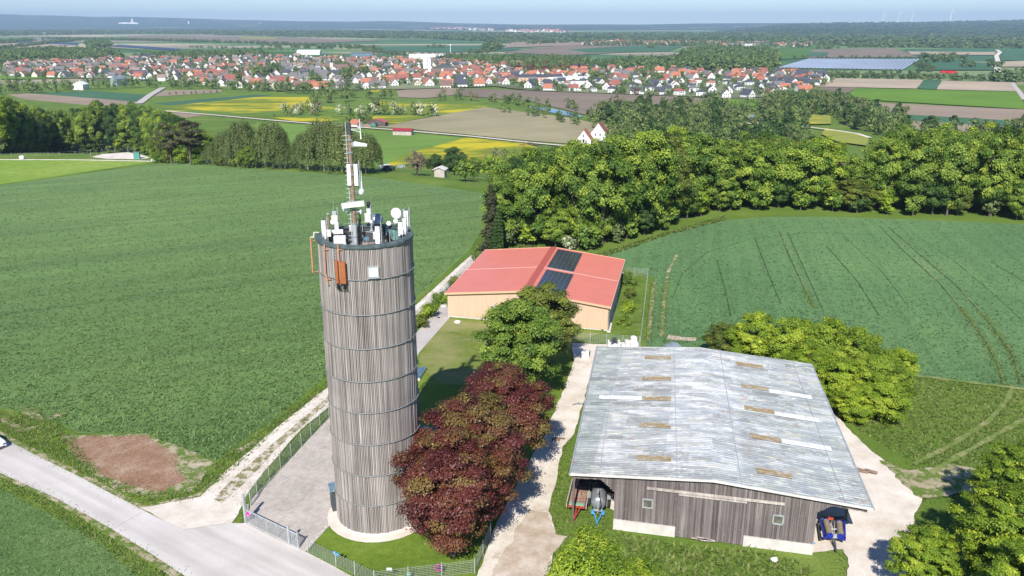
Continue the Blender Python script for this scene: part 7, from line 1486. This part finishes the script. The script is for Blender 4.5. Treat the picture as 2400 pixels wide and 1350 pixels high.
def hillmat(name, dark, light, thr, sc):
    t = NT(name, .95, .05); p = t.pos(); n = t.noise(t.mp(p, (sc, sc*1.6, sc)), 1, 5, .6); c = t.ramp(n, [(thr, dark), (thr+.03, light)]); c = t.mul(c, t.ramp(t.noise(p, .012, 4, .7), [(.3, .7), (.7, 1.25)])); t.col(c); return t.m
hill('hills', [(-600, 30), (0, 33), (120, 36), (230, 39.5), (290, 39), (400, 41.5), (520, 45.5), (700, 49.5), (820, 50.5), (900, 49), (980, 51), (1060, 54), (1200, 57), (1300, 58)], 11500, 16500, hillmat('hill_blue', (.03, .06, .025), (.22, .22, .12), .60, .0009), 'long blue wooded ridge on the left horizon', 1, 12, 1.2)
hill('hills', [(1000, 62), (1080, 60), (1200, 58), (1300, 57.5), (1420, 57), (1500, 57.5), (1560, 56.5), (1650, 54.5), (1800, 54), (2000, 54), (2300, 51), (2900, 46)], 9800, 14500, hillmat('hill_mid', (.03, .055, .025), (.30, .27, .16), .60, .0011), 'low wooded rise with pale fields on the middle horizon', 2, 12, 1.2)
hill('hills', [(1560, 80), (1700, 71), (1800, 61), (1850, 57), (1960, 54.5), (2030, 53.5), (2100, 53), (2220, 51.5), (2300, 50), (2400, 47.5), (2900, 40)], 4200, 9500, hillmat('hill_near', (.025, .05, .018), (.04, .075, .025), .5, .003), 'dark forested rise on the right under the turbines', 3, 12, 1.0)
# rough canopy on the right rise
g = np.random.default_rng(8); it = []
pr = [(1560, 80), (1700, 71), (1800, 61), (1850, 57), (1960, 54.5), (2030, 53.5), (2100, 53), (2220, 51.5), (2300, 50), (2400, 47.5), (2900, 40)]
for k in range(5200):
    u = g.uniform(1580, 2480); f = g.uniform(0, 1)**1.3; y = 4200+5300*f; top = PY(u, np.interp(u, [p[0] for p in pr], [p[1] for p in pr]), 9500).z; zz = VZ+(top-VZ)*f; s = 3.2+3.4*f
    it.append((((u-1200)/F)*(y*cp-(zz-CAMH)*sp), y, zz-8, s*g.uniform(.7, 1.3), s*.32*g.uniform(.6, 1.2), g.uniform(0, .55)))
merged('forest', it, 'far', 'forest canopy covering the rise on the right', 'forest', LOWP)
# ---------------------------------------------------------------- grass and crop blades near the camera
def pw(px): return [P(u, v) for u, v in px]
blades('crop_blades', scatter(pw([(-420, 520), (-40, 446), (350, 392), (560, 396), (880, 418), (1130, 456), (1120, 540), (1090, 590), (982, 690), (760, 885), (640, 985), (560, 1040), (505, 1082), (445, 1062), (345, 1018), (180, 1012), (0, 955), (-200, 900)]), 34, 1, 66), .26, .22, 'wheat', 'upright wheat blades on the near part of the left field', 1)
blades('crop_blades', scatter(pw([(-60, 1160), (0, 1146), (110, 1200), (240, 1276), (380, 1368), (380, 1420), (-100, 1420)]), 30, 2, 70), .2, .22, 'wheat', 'short crop blades in the bottom left corner', 2)
blades('crop_blades', scatter(pw([(1540, 655), (1460, 618), (1560, 556), (1700, 519), (1950, 511), (2400, 528), (2700, 545), (2700, 960), (2400, 912), (2140, 878), (1950, 852), (1650, 810), (1515, 808)]), 26, 3, 68), .26, .22, 'wheat2', 'upright wheat blades on the near part of the right field', 3)
blades('grass_blades', scatter(pw([(-40, 950), (0, 962), (120, 990), (170, 1022), (240, 1120), (340, 1160), (450, 1150), (500, 1090), (560, 1045), (640, 990), (770, 890), (772, 905), (655, 1005), (520, 1130), (440, 1168), (350, 1184), (210, 1122), (0, 1012), (-100, 960)]), 20, 4), .32, .2, 'grass', 'tufts of roadside grass by the wheat field', 4)
blades('grass_blades', scatter(pw([(0, 1122), (120, 1180), (240, 1255), (400, 1360), (470, 1440), (400, 1440), (300, 1330), (230, 1275), (130, 1215), (0, 1146)]), 24, 6), .3, .2, 'grass', 'tufts of grass below the concrete road', 6)
blades('grass_blades', scatter(pw([(2000, 1000), (2100, 880), (2400, 918), (2500, 930), (2500, 1100), (2300, 1090), (2150, 1090)]), 16, 7), .26, .2, 'grass', 'rough meadow grass right of the barn', 7)
blades('grass_blades', scatter(pw([(555, 1226), (575, 1170), (620, 1110), (778, 952), (776, 968), (632, 1122), (592, 1165), (578, 1226)]), 30, 8), .3, .2, 'grass', 'grass tufts under the track fence', 8)
blades('grass_blades', scatter(pw([(1310, 1110), (1345, 1040), (1345, 1120), (1440, 1240), (1500, 1270), (1500, 1330), (1300, 1250), (1290, 1190)]), 18, 9), .2, .16, 'grass', 'short grass by the left barn bay', 9)
blades('grass_blades', scatter(pw([(1120, 640), (1105, 600), (1130, 560), (1400, 596), (1560, 545), (1700, 505), (1700, 516), (1560, 553), (1420, 602)]), 10, 10), .5, .3, 'grass', 'tall grass strip before the right wood', 10)
fr_ = []; ge = np.random.default_rng(77)
for pts in EDGES:
    for a, e in zip(pts, pts[1:]+pts[:1]):
        L = (e-a).length
        if L < .01 or a.length > 150 or L > 3: continue
        u, v = PX(a)
        if u < -30 or u > 2430 or v > 1380 or (320 < u < 610 and 1180 < v < 1262) or (560 < u < 730 and 1215 < v < 1300) or (1338 < u < 2060 and 800 < v < 1310 and (u < 1955 or v > 1200)): continue
        for _ in range(int(L*13+ge.random())): q = a.lerp(e, ge.random()); fr_.append((q.x+ge.normal()*.3, q.y+ge.normal()*.3, 0))
blades('grass_fringe', np.array(fr_), .2, .15, 'grass', 'small grass tufts fringing the tracks and the road', 13)
g2 = scatter(pw([(740, 1295), (800, 1225), (935, 1265), (1100, 1320), (1100, 1340), (880, 1370)]), 1.1, 11)
blades('daisies', g2, .09, .12, 'blossom', 'small white daisies in the tower lawn', 11)
# ---------------------------------------------------------------- sky, sun, haze, camera
sc = bpy.context.scene; wd = bpy.data.worlds.new('World'); sc.world = wd; wd.use_nodes = True; nt = wd.node_tree
sky = nt.nodes.new('ShaderNodeTexSky'); sky.sky_type = 'NISHITA'; sky.sun_disc = False; sky.sun_elevation = SUN_EL; sky.sun_rotation = math.pi+SUN_AZ; sky.altitude = 400; sky.air_density = 1.0; sky.dust_density = 0.0; sky.ozone_density = 4.0
tn = nt.nodes.new('ShaderNodeMix'); tn.data_type = 'RGBA'; tn.blend_type = 'MULTIPLY'; tn.inputs[0].default_value = 1; tn.inputs[7].default_value = (.86, 1.0, 1.22, 1); nt.links.new(sky.outputs[0], tn.inputs[6]); nt.links.new(tn.outputs[2], nt.nodes['Background'].inputs['Color']); nt.nodes['Background'].inputs['Strength'].default_value = 0.082
sl_ = bpy.data.lights.new('sun', 'SUN'); sl_.energy = 4.9; sl_.angle = R(.53); sl_.color = (1.0, .95, .87); so = link('sun', None) if False else bpy.data.objects.new('sun', sl_); C.objects.link(so)
so.rotation_euler = Vector((math.sin(SUN_AZ)*math.cos(SUN_EL), math.cos(SUN_AZ)*math.cos(SUN_EL), -math.sin(SUN_EL))).to_track_quat('-Z', 'Y').to_euler(); so.location = (0, -20, 120)
hb = MB(); hb.box((0, 11500, (VZ-1+330)/2), (50000, 26000, 330-VZ+1)); hm = bpy.data.materials.new('haze'); hm.use_nodes = True; n_ = hm.node_tree.nodes; n_.remove(n_['Principled BSDF']); pvn = n_.new('ShaderNodeVolumePrincipled'); pvn.inputs['Color'].default_value = (.55, .76, 1.0, 1); pvn.inputs['Density'].default_value = HAZE; pvn.inputs['Anisotropy'].default_value = 0.0
hm.node_tree.links.new(pvn.outputs[0], n_['Material Output'].inputs['Volume'])
if HAZE > 0: tag(hb.build('haze', hm), 'thin blue summer haze over the plain', None, None, 'stuff')
cam = bpy.data.cameras.new('camera'); co = bpy.data.objects.new('camera', cam); C.objects.link(co); cam.lens = 36*F/2400; cam.sensor_width = 36; cam.clip_start = .5; cam.clip_end = 60000
co.location = (0, 0, CAMH); co.rotation_euler = (math.pi/2-PITCH, 0, 0); sc.camera = co
sc.view_settings.view_transform = 'Standard'; sc.view_settings.look = 'None'; sc.view_settings.gamma = 1; sc.view_settings.exposure = EXPO
cy = sc.cycles; cy.max_bounces = 5; cy.diffuse_bounces = 2; cy.glossy_bounces = 2; cy.transmission_bounces = 3; cy.transparent_max_bounces = 4; cy.volume_bounces = 0; cy.use_denoising = True; cy.sample_clamp_indirect = 6
print('HOUSES', len(HR), 'REQ', len(REQ), 'OBJ', len(bpy.data.objects))
